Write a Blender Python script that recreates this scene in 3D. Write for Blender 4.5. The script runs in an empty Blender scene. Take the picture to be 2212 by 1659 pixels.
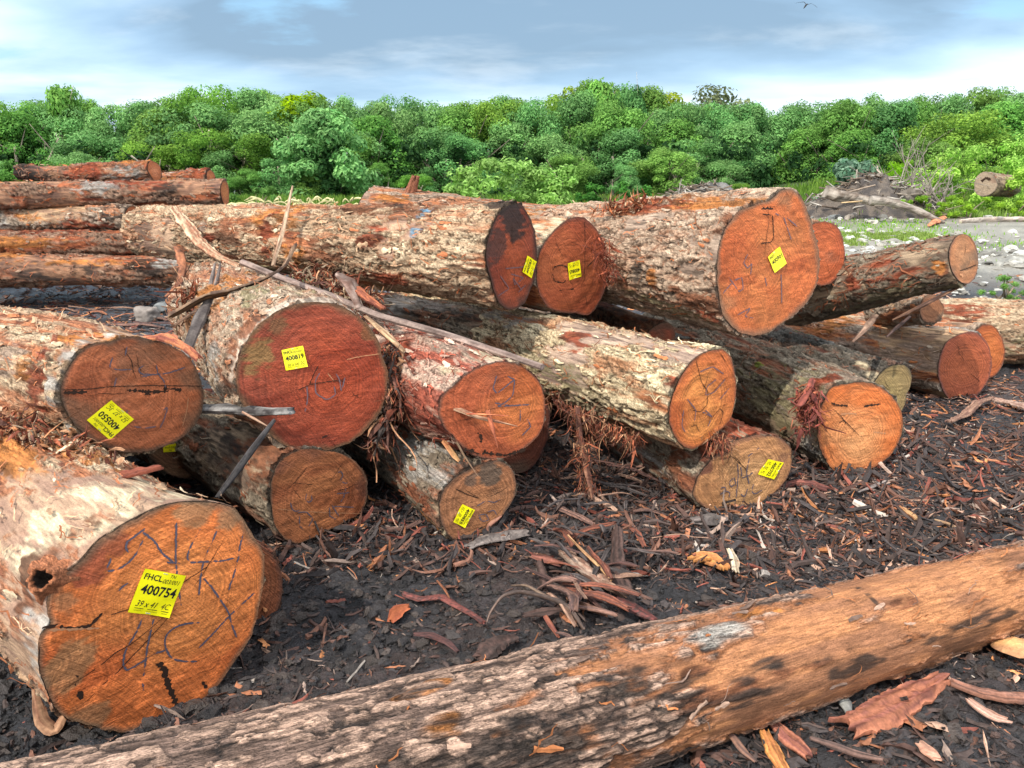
import bpy, math, random
import numpy as np
from mathutils import Vector, Matrix
random.seed(7)
RNG = np.random.default_rng(7)
scene = bpy.context.scene
COL = scene.collection

# ------------------------------------------------------------------ camera geometry (photo measured on a 2212 x 1659 grid)
W0, H0, FPX = 2212.0, 1659.0, 1662.0
EYE = 1.65
PITCH = math.radians(14.65)
CP, SP = math.cos(PITCH), math.sin(PITCH)
CAM = np.array([0.0, 0.0, EYE])

def ray(u, v):
    dx = (u - W0 / 2) / FPX
    dy = -(v - H0 / 2) / FPX
    return np.array([dx, CP + dy * SP, -SP + dy * CP])

def at(u, v, Y):
    """point that the survey pixel (u, v) shows at the ground distance Y"""
    d = ray(u, v)
    return CAM + d * (Y / d[1])

# ------------------------------------------------------------------ numpy noise
def _h(ix, iy, iz, seed):
    n = (ix.astype(np.int64) * 374761393 + iy.astype(np.int64) * 668265263 + iz.astype(np.int64) * 2147483647 + seed * 1274126177)
    n = (n ^ (n >> 13)) & 0xffffffff
    n = (n * 1274126177) & 0xffffffff
    n = (n ^ (n >> 16)) & 0xffffffff
    n = (n * 2246822519) & 0xffffffff
    n = (n ^ (n >> 15)) & 0xffffff
    return n / 16777215.0

def vn(p, seed=0):
    f = np.floor(p)
    i = f.astype(np.int64)
    t = p - f
    t = t * t * t * (t * (t * 6 - 15) + 10)
    x, y, z = i[..., 0], i[..., 1], i[..., 2]
    r = 0
    for a in (0, 1):
        wx = t[..., 0] if a else 1 - t[..., 0]
        for b in (0, 1):
            wy = t[..., 1] if b else 1 - t[..., 1]
            for c in (0, 1):
                wz = t[..., 2] if c else 1 - t[..., 2]
                r = r + wx * wy * wz * _h(x + a, y + b, z + c, seed)
    return r * 2 - 1

def fbm(p, oct=4, seed=0, gain=0.5):
    a, s, r = 1.0, 0.0, 0
    for o in range(oct):
        r = r + a * vn(p * (2.03 ** o) + o * 17.3, seed + o)
        s += a
        a *= gain
    return r / s

def sst(a, b, x):
    t = np.clip((x - a) / (b - a), 0, 1)
    return t * t * (3 - 2 * t)

def worley(s, t, per, seed=0):
    """2D worley, periodic in t with integer period; returns f2-f1, cell random a, cell random b"""
    si, ti = np.floor(s).astype(np.int64), np.floor(t).astype(np.int64)
    f1 = np.full(s.shape, 9.0); f2 = np.full(s.shape, 9.0)
    ida = np.zeros(s.shape); idb = np.zeros(s.shape)
    z0 = np.zeros_like(si)
    for a in (-1, 0, 1):
        for b in (-1, 0, 1):
            cs, ct = si + a, np.mod(ti + b, per)
            px = si + a + 0.1 + 0.8 * _h(cs, ct, z0, seed)
            py = ti + b + 0.1 + 0.8 * _h(cs, ct, z0 + 1, seed)
            d = np.hypot(s - px, t - py)
            m = d < f1
            f2 = np.where(m, f1, np.minimum(f2, d))
            ida = np.where(m, _h(cs, ct, z0 + 2, seed), ida)
            idb = np.where(m, _h(cs, ct, z0 + 3, seed), idb)
            f1 = np.where(m, d, f1)
    return f2 - f1, ida, idb

def mix(a, b, t):
    t = np.asarray(t)[..., None]
    return np.asarray(a) * (1 - t) + np.asarray(b) * t

# ------------------------------------------------------------------ mesh helpers
def link(o, parent=None):
    COL.objects.link(o)
    if parent is not None:
        o.parent = parent
    return o

def build(name, verts, faces, mat, parent=None, col=None, smooth=True, extra=None, mats=None, midx=None):
    """verts (n,3) ; faces: (m,4) or (m,3) array or python list of tuples"""
    verts = np.asarray(verts, dtype=np.float32)
    me = bpy.data.meshes.new(name)
    if isinstance(faces, np.ndarray):
        m, k = faces.shape
        me.vertices.add(len(verts)); me.vertices.foreach_set('co', verts.ravel())
        me.loops.add(m * k); me.loops.foreach_set('vertex_index', faces.astype(np.int32).ravel())
        me.polygons.add(m); me.polygons.foreach_set('loop_start', np.arange(0, m * k, k, dtype=np.int32))
        try:
            me.polygons.foreach_set('loop_total', np.full(m, k, dtype=np.int32))
        except Exception:
            pass
    else:
        me.from_pydata([tuple(map(float, v)) for v in verts], [], faces)
    me.update(calc_edges=True)
    me.polygons.foreach_set('use_smooth', np.full(len(me.polygons), smooth, dtype=bool))
    if col is not None:
        c = np.ones((len(verts), 4), dtype=np.float32)
        c[:, :3] = np.clip(col, 0, 1)
        at_ = me.color_attributes.new('Col', 'FLOAT_COLOR', 'POINT')
        at_.data.foreach_set('color', c.ravel())
    if extra:
        for k_, v_ in extra.items():
            a_ = me.attributes.new(k_, 'FLOAT', 'POINT')
            a_.data.foreach_set('value', np.asarray(v_, dtype=np.float32))
    if mat is not None:
        me.materials.append(mat)
    o = bpy.data.objects.new(name, me)
    link(o, parent)
    return o

def gridfaces(nr, nc, wrap=False, off=0, flip=False):
    r = np.arange(nr - 1)[:, None]
    c = np.arange(nc if wrap else nc - 1)[None, :]
    c2 = (c + 1) % nc
    a = r * nc + c; b = r * nc + c2; d = (r + 1) * nc + c; e = (r + 1) * nc + c2
    f = np.stack([a, b, e, d], -1).reshape(-1, 4) + off
    return f[:, ::-1].copy() if flip else f

def tag(o, label=None, cat=None, group=None, kind=None):
    if label: o['label'] = label
    if cat: o['category'] = cat
    if group: o['group'] = group
    if kind: o['kind'] = kind
    return o

def empty(name, loc=(0, 0, 0), label=None, cat=None, group=None, mat=None):
    o = bpy.data.objects.new(name, None)
    o.empty_display_size = 0.1
    link(o)
    if mat is not None:
        o.matrix_world = mat
    else:
        o.location = tuple(map(float, loc))
    tag(o, label, cat, group)
    return o

# ------------------------------------------------------------------ materials
def newmat(name):
    m = bpy.data.materials.new(name)
    m.use_nodes = True
    nt = m.node_tree
    for n in list(nt.nodes): nt.nodes.remove(n)
    out = nt.nodes.new('ShaderNodeOutputMaterial')
    b = nt.nodes.new('ShaderNodeBsdfPrincipled')
    nt.links.new(b.outputs[0], out.inputs[0])
    return m, nt, b, out

def N(nt, typ, **kw):
    n = nt.nodes.new(typ)
    for k, v in kw.items():
        if k.startswith('i_'):
            key = k[2:]
            n.inputs[int(key) if key.isdigit() else key].default_value = v
        else:
            setattr(n, k, v)
    return n

def L(nt, a, b): nt.links.new(a, b)

def col_noise_mat(name, scale, amt=(0.75, 1.25), rough=0.85, spec=0.3, bump=0.4, bdist=0.004, bscale=None, detail=6, rough2=None):
    """vertex colour x stretched noise, with bump from the same space"""
    m, nt, b, out = newmat(name)
    vc = N(nt, 'ShaderNodeAttribute', attribute_name='Col')
    tc = N(nt, 'ShaderNodeTexCoord')
    mp = N(nt, 'ShaderNodeMapping'); mp.inputs['Scale'].default_value = scale
    L(nt, tc.outputs['Object'], mp.inputs['Vector'])
    nz = N(nt, 'ShaderNodeTexNoise'); nz.inputs['Scale'].default_value = 1.0; nz.inputs['Detail'].default_value = detail
    nz.inputs['Roughness'].default_value = 0.65
    L(nt, mp.outputs[0], nz.inputs['Vector'])
    mr = N(nt, 'ShaderNodeMapRange'); mr.inputs['From Min'].default_value = 0.3; mr.inputs['From Max'].default_value = 0.7
    mr.inputs['To Min'].default_value = amt[0]; mr.inputs['To Max'].default_value = amt[1]
    L(nt, nz.outputs[0], mr.inputs['Value'])
    mu = N(nt, 'ShaderNodeVectorMath', operation='SCALE')
    L(nt, vc.outputs['Color'], mu.inputs[0]); L(nt, mr.outputs[0], mu.inputs['Scale'])
    L(nt, mu.outputs[0], b.inputs['Base Color'])
    b.inputs['Roughness'].default_value = rough
    b.inputs['Specular IOR Level'].default_value = spec
    if rough2 is not None:
        m2 = N(nt, 'ShaderNodeMapRange'); m2.inputs['From Min'].default_value = 0.3; m2.inputs['From Max'].default_value = 0.7
        m2.inputs['To Min'].default_value = rough2; m2.inputs['To Max'].default_value = rough
        L(nt, nz.outputs[0], m2.inputs['Value']); L(nt, m2.outputs[0], b.inputs['Roughness'])
    mp2 = N(nt, 'ShaderNodeMapping'); mp2.inputs['Scale'].default_value = bscale or tuple(s * 1.7 for s in scale)
    L(nt, tc.outputs['Object'], mp2.inputs['Vector'])
    n2 = N(nt, 'ShaderNodeTexNoise'); n2.inputs['Scale'].default_value = 1.0; n2.inputs['Detail'].default_value = 5; n2.inputs['Roughness'].default_value = 0.7
    L(nt, mp2.outputs[0], n2.inputs['Vector'])
    bp = N(nt, 'ShaderNodeBump'); bp.inputs['Strength'].default_value = bump; bp.inputs['Distance'].default_value = bdist
    L(nt, n2.outputs[0], bp.inputs['Height']); L(nt, bp.outputs[0], b.inputs['Normal'])
    return m

MAT_BARK = col_noise_mat('bark', (14, 80, 80), (0.68, 1.3), 0.88, 0.2, 0.9, 0.008, (20, 100, 100))
def bark_detail(m):
    """adds long dark fibre cracks and ridges that stay sharp close up"""
    nt = m.node_tree; b = [n for n in nt.nodes if n.type == 'BSDF_PRINCIPLED'][0]
    src = b.inputs['Base Color'].links[0].from_socket
    tc = [n for n in nt.nodes if n.type == 'TEX_COORD'][0]; bp = [n for n in nt.nodes if n.type == 'BUMP'][0]
    def nz(scale, det, dist):
        mp = N(nt, 'ShaderNodeMapping'); mp.inputs['Scale'].default_value = scale; L(nt, tc.outputs['Object'], mp.inputs['Vector'])
        n = N(nt, 'ShaderNodeTexNoise'); n.inputs['Scale'].default_value = 1.0; n.inputs['Detail'].default_value = det; n.inputs['Roughness'].default_value = .6; n.inputs['Distortion'].default_value = dist
        L(nt, mp.outputs[0], n.inputs['Vector']); return n
    a_ = nz((9, 95, 95), 4, .6); c_ = nz((26, 150, 150), 3, .3)
    def ridge(n, w, lo):
        s = N(nt, 'ShaderNodeMath', operation='SUBTRACT'); s.inputs[1].default_value = .5; L(nt, n.outputs[0], s.inputs[0])
        ab = N(nt, 'ShaderNodeMath', operation='ABSOLUTE'); L(nt, s.outputs[0], ab.inputs[0])
        r = N(nt, 'ShaderNodeMapRange', interpolation_type='SMOOTHSTEP'); r.inputs['From Min'].default_value = 0; r.inputs['From Max'].default_value = w; r.inputs['To Min'].default_value = lo; r.inputs['To Max'].default_value = 1.06
        L(nt, ab.outputs[0], r.inputs['Value']); return r
    r1 = ridge(a_, .038, .58); r2 = ridge(c_, .045, .82)
    mu = N(nt, 'ShaderNodeMath', operation='MULTIPLY'); L(nt, r1.outputs[0], mu.inputs[0]); L(nt, r2.outputs[0], mu.inputs[1])
    sm_ = N(nt, 'ShaderNodeAttribute', attribute_name='smooth'); mx_ = N(nt, 'ShaderNodeMix', data_type='FLOAT'); mx_.inputs[3].default_value = 1.0
    L(nt, sm_.outputs['Fac'], mx_.inputs[0]); L(nt, mu.outputs[0], mx_.inputs[2]); mu = mx_
    sc = N(nt, 'ShaderNodeVectorMath', operation='SCALE'); L(nt, src, sc.inputs[0]); L(nt, mu.outputs[0], sc.inputs['Scale']); L(nt, sc.outputs[0], b.inputs['Base Color'])
    sp = N(nt, 'ShaderNodeTexNoise'); sp.inputs['Scale'].default_value = 170; sp.inputs['Detail'].default_value = 4; sp.inputs['Roughness'].default_value = .75; L(nt, tc.outputs['Object'], sp.inputs['Vector'])
    sr = N(nt, 'ShaderNodeMapRange'); sr.inputs['From Min'].default_value = .32; sr.inputs['From Max'].default_value = .68; sr.inputs['To Min'].default_value = .74; sr.inputs['To Max'].default_value = 1.26; L(nt, sp.outputs[0], sr.inputs['Value'])
    s3 = N(nt, 'ShaderNodeVectorMath', operation='SCALE'); L(nt, sc.outputs[0], s3.inputs[0]); L(nt, sr.outputs[0], s3.inputs['Scale']); L(nt, s3.outputs[0], b.inputs['Base Color'])
    b2 = N(nt, 'ShaderNodeBump'); b2.inputs['Strength'].default_value = .8; b2.inputs['Distance'].default_value = .006
    L(nt, mu.outputs[0], b2.inputs['Height']); L(nt, bp.outputs[0], b2.inputs['Normal']); L(nt, b2.outputs[0], b.inputs['Normal'])
bark_detail(MAT_BARK)
MAT_CHIP = col_noise_mat('wood_chip', (60, 60, 60), (0.65, 1.35), 0.75, 0.35, 0.6, 0.004)
MAT_MUD = col_noise_mat('mud', (26, 26, 26), (0.5, 1.5), 0.7, 0.5, 1.0, 0.03, (38, 38, 38), rough2=0.34)
MAT_STONE = col_noise_mat('stone', (14, 14, 14), (0.7, 1.25), 0.9, 0.2, 0.5, 0.01)
MAT_FIBRE = col_noise_mat('bark_fibre', (80, 80, 80), (0.7, 1.3), 0.85, 0.2, 0.3, 0.003)

def face_mat():
    m, nt, b, out = newmat('sawn_wood')
    vc = N(nt, 'ShaderNodeAttribute', attribute_name='Col')
    rg = N(nt, 'ShaderNodeAttribute', attribute_name='ring')
    tc = N(nt, 'ShaderNodeTexCoord')
    # growth rings: irregular 1D noise over the warped distance from the pith
    mm = N(nt, 'ShaderNodeMath', operation='MULTIPLY'); mm.inputs[1].default_value = 95.0
    L(nt, rg.outputs['Fac'], mm.inputs[0])
    n1 = N(nt, 'ShaderNodeTexNoise', noise_dimensions='1D'); n1.inputs['Scale'].default_value = 1.0; n1.inputs['Detail'].default_value = 2.5; n1.inputs['Roughness'].default_value = 0.7
    L(nt, mm.outputs[0], n1.inputs['W'])
    r1 = N(nt, 'ShaderNodeMapRange'); r1.inputs['From Min'].default_value = 0.3; r1.inputs['From Max'].default_value = 0.7
    r1.inputs['To Min'].default_value = 0.74; r1.inputs['To Max'].default_value = 1.2
    L(nt, n1.outputs[0], r1.inputs['Value'])
    # saw streaks
    mp = N(nt, 'ShaderNodeMapping'); mp.inputs['Scale'].default_value = (1, 22, 95); mp.inputs['Rotation'].default_value = (0.35, 0, 0)
    L(nt, tc.outputs['Object'], mp.inputs['Vector'])
    oi = N(nt, 'ShaderNodeObjectInfo'); rm = N(nt, 'ShaderNodeMath', operation='MULTIPLY'); rm.inputs[1].default_value = 3.0; L(nt, oi.outputs['Random'], rm.inputs[0])
    cxr = N(nt, 'ShaderNodeCombineXYZ'); L(nt, rm.outputs[0], cxr.inputs[0]); L(nt, cxr.outputs[0], mp.inputs['Rotation'])
    n2 = N(nt, 'ShaderNodeTexNoise'); n2.inputs['Scale'].default_value = 1.0; n2.inputs['Detail'].default_value = 4; n2.inputs['Distortion'].default_value = 1.6
    L(nt, mp.outputs[0], n2.inputs['Vector'])
    r2 = N(nt, 'ShaderNodeMapRange'); r2.inputs['From Min'].default_value = 0.3; r2.inputs['From Max'].default_value = 0.7
    r2.inputs['To Min'].default_value = 0.84; r2.inputs['To Max'].default_value = 1.16
    L(nt, n2.outputs[0], r2.inputs['Value'])
    n3 = N(nt, 'ShaderNodeTexNoise'); n3.inputs['Scale'].default_value = 160; n3.inputs['Detail'].default_value = 3
    L(nt, tc.outputs['Object'], n3.inputs['Vector'])
    r3 = N(nt, 'ShaderNodeMapRange'); r3.inputs['From Min'].default_value = 0.3; r3.inputs['From Max'].default_value = 0.7
    r3.inputs['To Min'].default_value = 0.8; r3.inputs['To Max'].default_value = 1.2
    L(nt, n3.outputs[0], r3.inputs['Value'])
    a = N(nt, 'ShaderNodeMath', operation='MULTIPLY'); L(nt, r1.outputs[0], a.inputs[0]); L(nt, r2.outputs[0], a.inputs[1])
    a2 = N(nt, 'ShaderNodeMath', operation='MULTIPLY'); L(nt, a.outputs[0], a2.inputs[0]); L(nt, r3.outputs[0], a2.inputs[1])
    sc = N(nt, 'ShaderNodeVectorMath', operation='SCALE'); L(nt, vc.outputs['Color'], sc.inputs[0]); L(nt, a2.outputs[0], sc.inputs['Scale'])
    L(nt, sc.outputs[0], b.inputs['Base Color'])
    b.inputs['Roughness'].default_value = 0.72; b.inputs['Specular IOR Level'].default_value = 0.3
    # chainsaw arcs: bands around a far off-centre point
    vd = N(nt, 'ShaderNodeVectorMath', operation='DISTANCE'); L(nt, tc.outputs['Object'], vd.inputs[0]); vd.inputs[1].default_value = (0, .9, -.75)
    vm = N(nt, 'ShaderNodeMath', operation='MULTIPLY'); vm.inputs[1].default_value = 120.0; L(nt, vd.outputs['Value'], vm.inputs[0])
    n5 = N(nt, 'ShaderNodeTexNoise', noise_dimensions='1D'); n5.inputs['Scale'].default_value = 1.0; n5.inputs['Detail'].default_value = 1.5; L(nt, vm.outputs[0], n5.inputs['W'])
    r5 = N(nt, 'ShaderNodeMapRange'); r5.inputs['From Min'].default_value = .3; r5.inputs['From Max'].default_value = .7; r5.inputs['To Min'].default_value = .86; r5.inputs['To Max'].default_value = 1.12; L(nt, n5.outputs[0], r5.inputs['Value'])
    s5 = N(nt, 'ShaderNodeVectorMath', operation='SCALE'); L(nt, sc.outputs[0], s5.inputs[0]); L(nt, r5.outputs[0], s5.inputs['Scale']); L(nt, s5.outputs[0], b.inputs['Base Color'])
    ad0 = N(nt, 'ShaderNodeMath', operation='ADD'); L(nt, n2.outputs[0], ad0.inputs[0]); L(nt, n5.outputs[0], ad0.inputs[1])
    ad = N(nt, 'ShaderNodeMath', operation='ADD'); L(nt, ad0.outputs[0], ad.inputs[0]); L(nt, n3.outputs[0], ad.inputs[1])
    bp = N(nt, 'ShaderNodeBump'); bp.inputs['Strength'].default_value = 0.7; bp.inputs['Distance'].default_value = 0.004
    L(nt, ad.outputs[0], bp.inputs['Height']); L(nt, bp.outputs[0], b.inputs['Normal'])
    return m
MAT_FACE = face_mat()

def flat_mat(name, c, rough=0.5, noise=0.0, nscale=200, spec=0.3):
    m, nt, b, out = newmat(name)
    b.inputs['Roughness'].default_value = rough
    b.inputs['Specular IOR Level'].default_value = spec
    tc = N(nt, 'ShaderNodeTexCoord')
    nz = N(nt, 'ShaderNodeTexNoise'); nz.inputs['Scale'].default_value = nscale; nz.inputs['Detail'].default_value = 3
    L(nt, tc.outputs['Object'], nz.inputs['Vector'])
    cr = N(nt, 'ShaderNodeMix', data_type='RGBA'); cr.inputs[6].default_value = (*[x * (1 - noise) for x in c], 1); cr.inputs[7].default_value = (*[min(1, x * (1 + noise)) for x in c], 1)
    L(nt, nz.outputs[0], cr.inputs[0]); L(nt, cr.outputs[2], b.inputs['Base Color'])
    return m
MAT_TAG = flat_mat('yellow_plastic_tag', (.95, 0.84, 0.01), 0.28, 0.10, 25, .5)
MAT_STAPLE = flat_mat('staple_metal', (.45, .45, .45), .3, .1)
MAT_INK = flat_mat('black_print', (0.012, 0.012, 0.014), 0.5, 0.1)
MAT_CRAYON = flat_mat('blue_black_crayon', (0.095, 0.08, 0.105), 0.7, 0.5, 300)
MAT_CRAYON2 = flat_mat('faint_blue_crayon', (0.14, 0.085, 0.095), 0.7, 0.4, 300)
MAT_CRACK = flat_mat('dark_crack', (0.03, 0.014, 0.008), 0.9, 0.5, 300)
MAT_SCRATCH = flat_mat('pale_scratch', (0.42, 0.20, 0.10), 0.9, 0.3, 300)
MAT_BLUEPAINT = flat_mat('blue_paint', (0.10, 0.22, 0.32), 0.8, 0.5, 40)

def leaf_mat(name, amt=(0.75, 1.3), trans=0.38, rough=0.55):
    m, nt, b, out = newmat(name)
    vc = N(nt, 'ShaderNodeAttribute', attribute_name='Col')
    oi = N(nt, 'ShaderNodeObjectInfo')
    hs = N(nt, 'ShaderNodeHueSaturation')
    r = N(nt, 'ShaderNodeMapRange'); r.inputs['To Min'].default_value = 0.8; r.inputs['To Max'].default_value = 1.2
    L(nt, oi.outputs['Random'], r.inputs['Value']); L(nt, r.outputs[0], hs.inputs['Value'])
    r2 = N(nt, 'ShaderNodeMapRange'); r2.inputs['To Min'].default_value = 0.485; r2.inputs['To Max'].default_value = 0.512
    ml = N(nt, 'ShaderNodeMath', operation='FRACT'); mz = N(nt, 'ShaderNodeMath', operation='MULTIPLY'); mz.inputs[1].default_value = 7.31
    L(nt, oi.outputs['Random'], mz.inputs[0]); L(nt, mz.outputs[0], ml.inputs[0]); L(nt, ml.outputs[0], r2.inputs['Value']); L(nt, r2.outputs[0], hs.inputs['Hue'])
    L(nt, vc.outputs['Color'], hs.inputs['Color'])
    L(nt, hs.outputs[0], b.inputs['Base Color'])
    b.inputs['Roughness'].default_value = .7; b.inputs['Specular IOR Level'].default_value = 0.14; hs.inputs['Saturation'].default_value = 1.12
    tr = N(nt, 'ShaderNodeBsdfTranslucent'); L(nt, hs.outputs[0], tr.inputs[0])
    mx = N(nt, 'ShaderNodeMixShader'); mx.inputs[0].default_value = trans
    L(nt, b.outputs[0], mx.inputs[1]); L(nt, tr.outputs[0], mx.inputs[2]); L(nt, mx.outputs[0], out.inputs[0])
    return m
MAT_LEAF = leaf_mat('leaf')
# ------------------------------------------------------------------ logs
PAL = {
 'cream': dict(light=(.66,.51,.34), mid=(.46,.29,.175), dark=(.07,.045,.028), fib=(.42,.15,.065), bareA=(.42,.275,.18), bareB=(.28,.17,.12)),
 'greycream': dict(light=(.60,.47,.34), mid=(.40,.27,.18), dark=(.06,.045,.035), fib=(.38,.16,.08), bareA=(.50,.40,.31), bareB=(.32,.25,.20)),
 'scaly': dict(light=(.57,.42,.30), mid=(.42,.28,.19), dark=(.055,.038,.03), fib=(.46,.17,.075), bareA=(.42,.31,.23), bareB=(.28,.20,.15)),
 'yellowcream': dict(light=(.86,.72,.47), mid=(.60,.46,.28), dark=(.075,.05,.03), fib=(.42,.15,.06), bareA=(.50,.36,.26), bareB=(.33,.23,.18)),
 'pinkish': dict(light=(.64,.46,.35), mid=(.40,.24,.18), dark=(.06,.035,.028), fib=(.34,.085,.05), bareA=(.50,.36,.28), bareB=(.32,.20,.16)),
 'tan':   dict(light=(.52,.41,.31), mid=(.33,.235,.17), dark=(.06,.04,.028), fib=(.46,.16,.06), bareA=(.45,.29,.17), bareB=(.25,.15,.10)),
 'grey':  dict(light=(.36,.30,.22), mid=(.20,.155,.11), dark=(.04,.03,.022), fib=(.28,.10,.05), bareA=(.36,.26,.17), bareB=(.16,.11,.08)),
 'red':   dict(light=(.34,.22,.15), mid=(.20,.10,.065), dark=(.03,.018,.014), fib=(.40,.12,.05), bareA=(.32,.17,.10), bareB=(.13,.07,.05)),
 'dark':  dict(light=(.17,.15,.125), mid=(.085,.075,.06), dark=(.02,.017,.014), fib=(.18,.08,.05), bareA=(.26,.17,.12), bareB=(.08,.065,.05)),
 'front': dict(light=(.43,.28,.205), mid=(.20,.13,.10), dark=(.028,.024,.023), fib=(.44,.16,.06), bareA=(.47,.205,.09), bareB=(.30,.135,.07)),
}

class Log:
    pass

def basis(a):
    a = a / np.linalg.norm(a)
    up = np.array([0, 0, 1.0])
    e3 = up - a * (up @ a); e3 /= np.linalg.norm(e3)
    e2 = np.cross(e3, a)
    return a, e2, e3

def make_log(label, poly, Yc, axis, length, pal='cream', taper=0.9, bare=0.25, group=None, cat='log', c0=None, res=0.008,
             relief=1.0, thick=0.012, round_at=0.45, patches=(), seed=1, fibres=120, flakes=60, fib=0.25,
             heart=(.50,.19,.07), outer=(.36,.12,.05), rim=(.12,.075,.045), rimw=0.06, stain=0.3, pith=None, cell=(0.075, 0.034),
             face_part=True, lumps=0.03, bend=0.0, Rover=None, mud_shade=0.0, name='log', stainc=(.10,.075,.05), grain=1.0, ringwarp=0.12, splitc=0.0, fnorm=None, terr=1.0, fpatch=(), platew=.18, bstreak=1.0, plq=.22, smoothw=.72, lite=1.18):
    lg = Log()
    poly = np.array(poly, float)
    cpx = np.array(c0, float) if c0 is not None else (poly.min(0) + poly.max(0)) / 2
    C = at(cpx[0], cpx[1], Yc)
    a, e2, e3 = basis(np.array(axis, float))
    lg.C, lg.a, lg.e2, lg.e3 = C, a, e2, e3
    R3 = np.stack([a, e2, e3], 1)
    M = Matrix.Identity(4)
    for i in range(3):
        for j in range(3): M[i][j] = float(R3[i, j])
        M[i][3] = float(C[i])
    root = empty(name, mat=M, label=label, cat=cat, group=group)
    lg.root = root
    fn = a if fnorm is None else np.array(fnorm, float)/np.linalg.norm(fnorm)
    fl = np.array([fn @ a, fn @ e2, fn @ e3])
    def px_(y, z):
        return -(fl[1]*y + fl[2]*z)/fl[0]
    lg.px = px_
    def loc_on_face(u, v, off=0.0):
        d = ray(u, v)
        t = ((C - a * off - CAM) @ fn) / (d @ fn)
        P = CAM + d * t - C
        return np.array([P @ a, P @ e2, P @ e3])
    lg.face_pt = loc_on_face
    q = np.array([loc_on_face(*p)[1:] for p in poly])
    th = np.arctan2(q[:, 1], q[:, 0]); rr = np.hypot(q[:, 0], q[:, 1])
    o = np.argsort(th); th, rr = th[o], rr[o]
    dense = np.linspace(-np.pi, np.pi, 721)[:-1]
    r0 = np.interp(dense, np.concatenate([th - 2*np.pi, th, th + 2*np.pi]), np.tile(rr, 3))
    k = np.exp(-0.5 * (np.arange(-12, 13) / 4.0) ** 2); k /= k.sum()
    r0 = np.convolve(np.concatenate([r0[-12:], r0, r0[:12]]), k, 'valid')
    Rm = float(r0.mean()) if Rover is None else Rover
    lg.Rm, lg.length, lg.taper = Rm, length, taper
    def Rt(t):
        return np.interp(np.mod(t + np.pi, 2*np.pi) - np.pi, np.append(dense, np.pi), np.append(r0, r0[0]))
    def hit(u, v):
        """surface coordinates (s, theta) under a survey pixel"""
        d = ray(u, v); D = np.array([d @ a, d @ e2, d @ e3]); O = np.array([(CAM - C) @ a, (CAM - C) @ e2, (CAM - C) @ e3])
        kx = (taper - 1) / length * Rm
        # cone radius Rm + kx*s
        A = D[1]**2 + D[2]**2 - (kx*D[0])**2
        B = 2*(D[1]*O[1] + D[2]*O[2] - kx*D[0]*(Rm + kx*O[0]))
        Cc = O[1]**2 + O[2]**2 - (Rm + kx*O[0])**2
        disc = B*B - 4*A*Cc
        if disc < 0:
            t = -B / (2*A)
        else:
            t = (-B - math.sqrt(disc)) / (2*A)
        P = O + D*t
        return P[0], math.atan2(P[2], P[1])
    lg.hit = hit
    nth = max(40, int(2*np.pi*Rm/res)); ns = max(12, int(length/(res*1.25)))
    T = -np.pi + 2*np.pi*np.arange(nth)/nth
    s = np.linspace(0, 1, ns)
    s = (s ** 1.06) * length
    S, TH = np.meshgrid(s, T, indexing='ij')
    def base_radius(S, TH):
        bl = sst(0, round_at, S)
        cy = np.stack([S*2.2, np.cos(TH)*1.3, np.sin(TH)*1.3], -1)
        lump = fbm(cy + seed*7.7, 3, seed) * lumps * Rm * 2.2
        r = (Rt(TH)*(1-bl) + Rm*bl)
        return r * (1 + (taper-1)*S/length) + lump * sst(0.0, 0.12, S)
    R = base_radius(S, TH)
    co, si = np.cos(TH), np.sin(TH)
    P = np.stack([S, co*R, si*R], -1)
    sd = seed * 13
    # warp
    w1 = fbm(P*9 + 3.1, 3, sd+1); w2 = fbm(P*9 + 31.7, 3, sd+2)
    arc = TH * Rm
    per = max(4, int(round(2*np.pi*Rm/cell[1]))); per2 = max(8, int(round(2*np.pi*Rm/(cell[1]*0.42))))
    tt = (TH + np.pi)/(2*np.pi)
    d1, ia, ib = worley(S/cell[0] + w1*0.9, tt*per + w2*0.9, per, sd+3)
    d2, ic, idd = worley(S/(cell[0]*0.42) + w2*1.1, tt*per2 + w1*1.1, per2, sd+4)
    crack = sst(0.0, 0.16, d1); crack2 = sst(0.0, 0.22, d2)
    big = fbm(np.stack([S*1.6, co*Rm*4.0, si*Rm*4.0], -1) + seed*3.3, 4, sd+5)
    ragged = (ia - 0.5)*0.16 + (ic-0.5)*0.10 + w1*0.10
    bl = big + ragged
    thr = np.quantile(big, bare) if bare > 0 else -9
    B = 1 - sst(thr-0.03, thr+0.03, bl)           # 1 = bark gone
    F = sst(0.18, 0.42, fbm(np.stack([S*1.7, co*Rm*11, si*Rm*11], -1) + seed*5.1, 4, sd+6) + fib - 0.15)   # reddish fibrous zones
    RG = fbm(P*np.array([7, 26, 26.]) + 5.5, 4, sd+27)
    # patches
    fx = {}
    def set_patch(u, v, hs, ha, kind, soft=0.25, rot=0.0):
        s0, t0 = (u, v) if abs(v) < 7 and abs(u) < 9 else hit(u, v)
        ds = (S - s0); dt = (np.mod(TH - t0 + np.pi, 2*np.pi) - np.pi) * R
        c_, s_ = math.cos(rot), math.sin(rot)
        e = np.hypot((ds*c_ + dt*s_)/hs, (-ds*s_ + dt*c_)/ha) + ragged*0.8 + w2*0.45 + RG*.9
        return 1 - sst(1-soft, 1+soft, e)
    for p in patches:
        m = set_patch(*p[:5], **(p[5] if len(p) > 5 else {}))
        kd = p[4]
        if kd == 'bare': B = np.maximum(B, m)
        elif kd == 'bark': B = B * (1-m)
        else: fx.setdefault(kd, []).append(m)
    C_ = PAL[pal]
    rag2 = fbm(P*np.array([7, 26, 26.]), 3, sd+7)
    # flaking terraces: layers of scale that step down along ragged contour lines
    Wp = np.stack([w1*.5, w2*.9, (w1+w2)*.6], -1)
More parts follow.
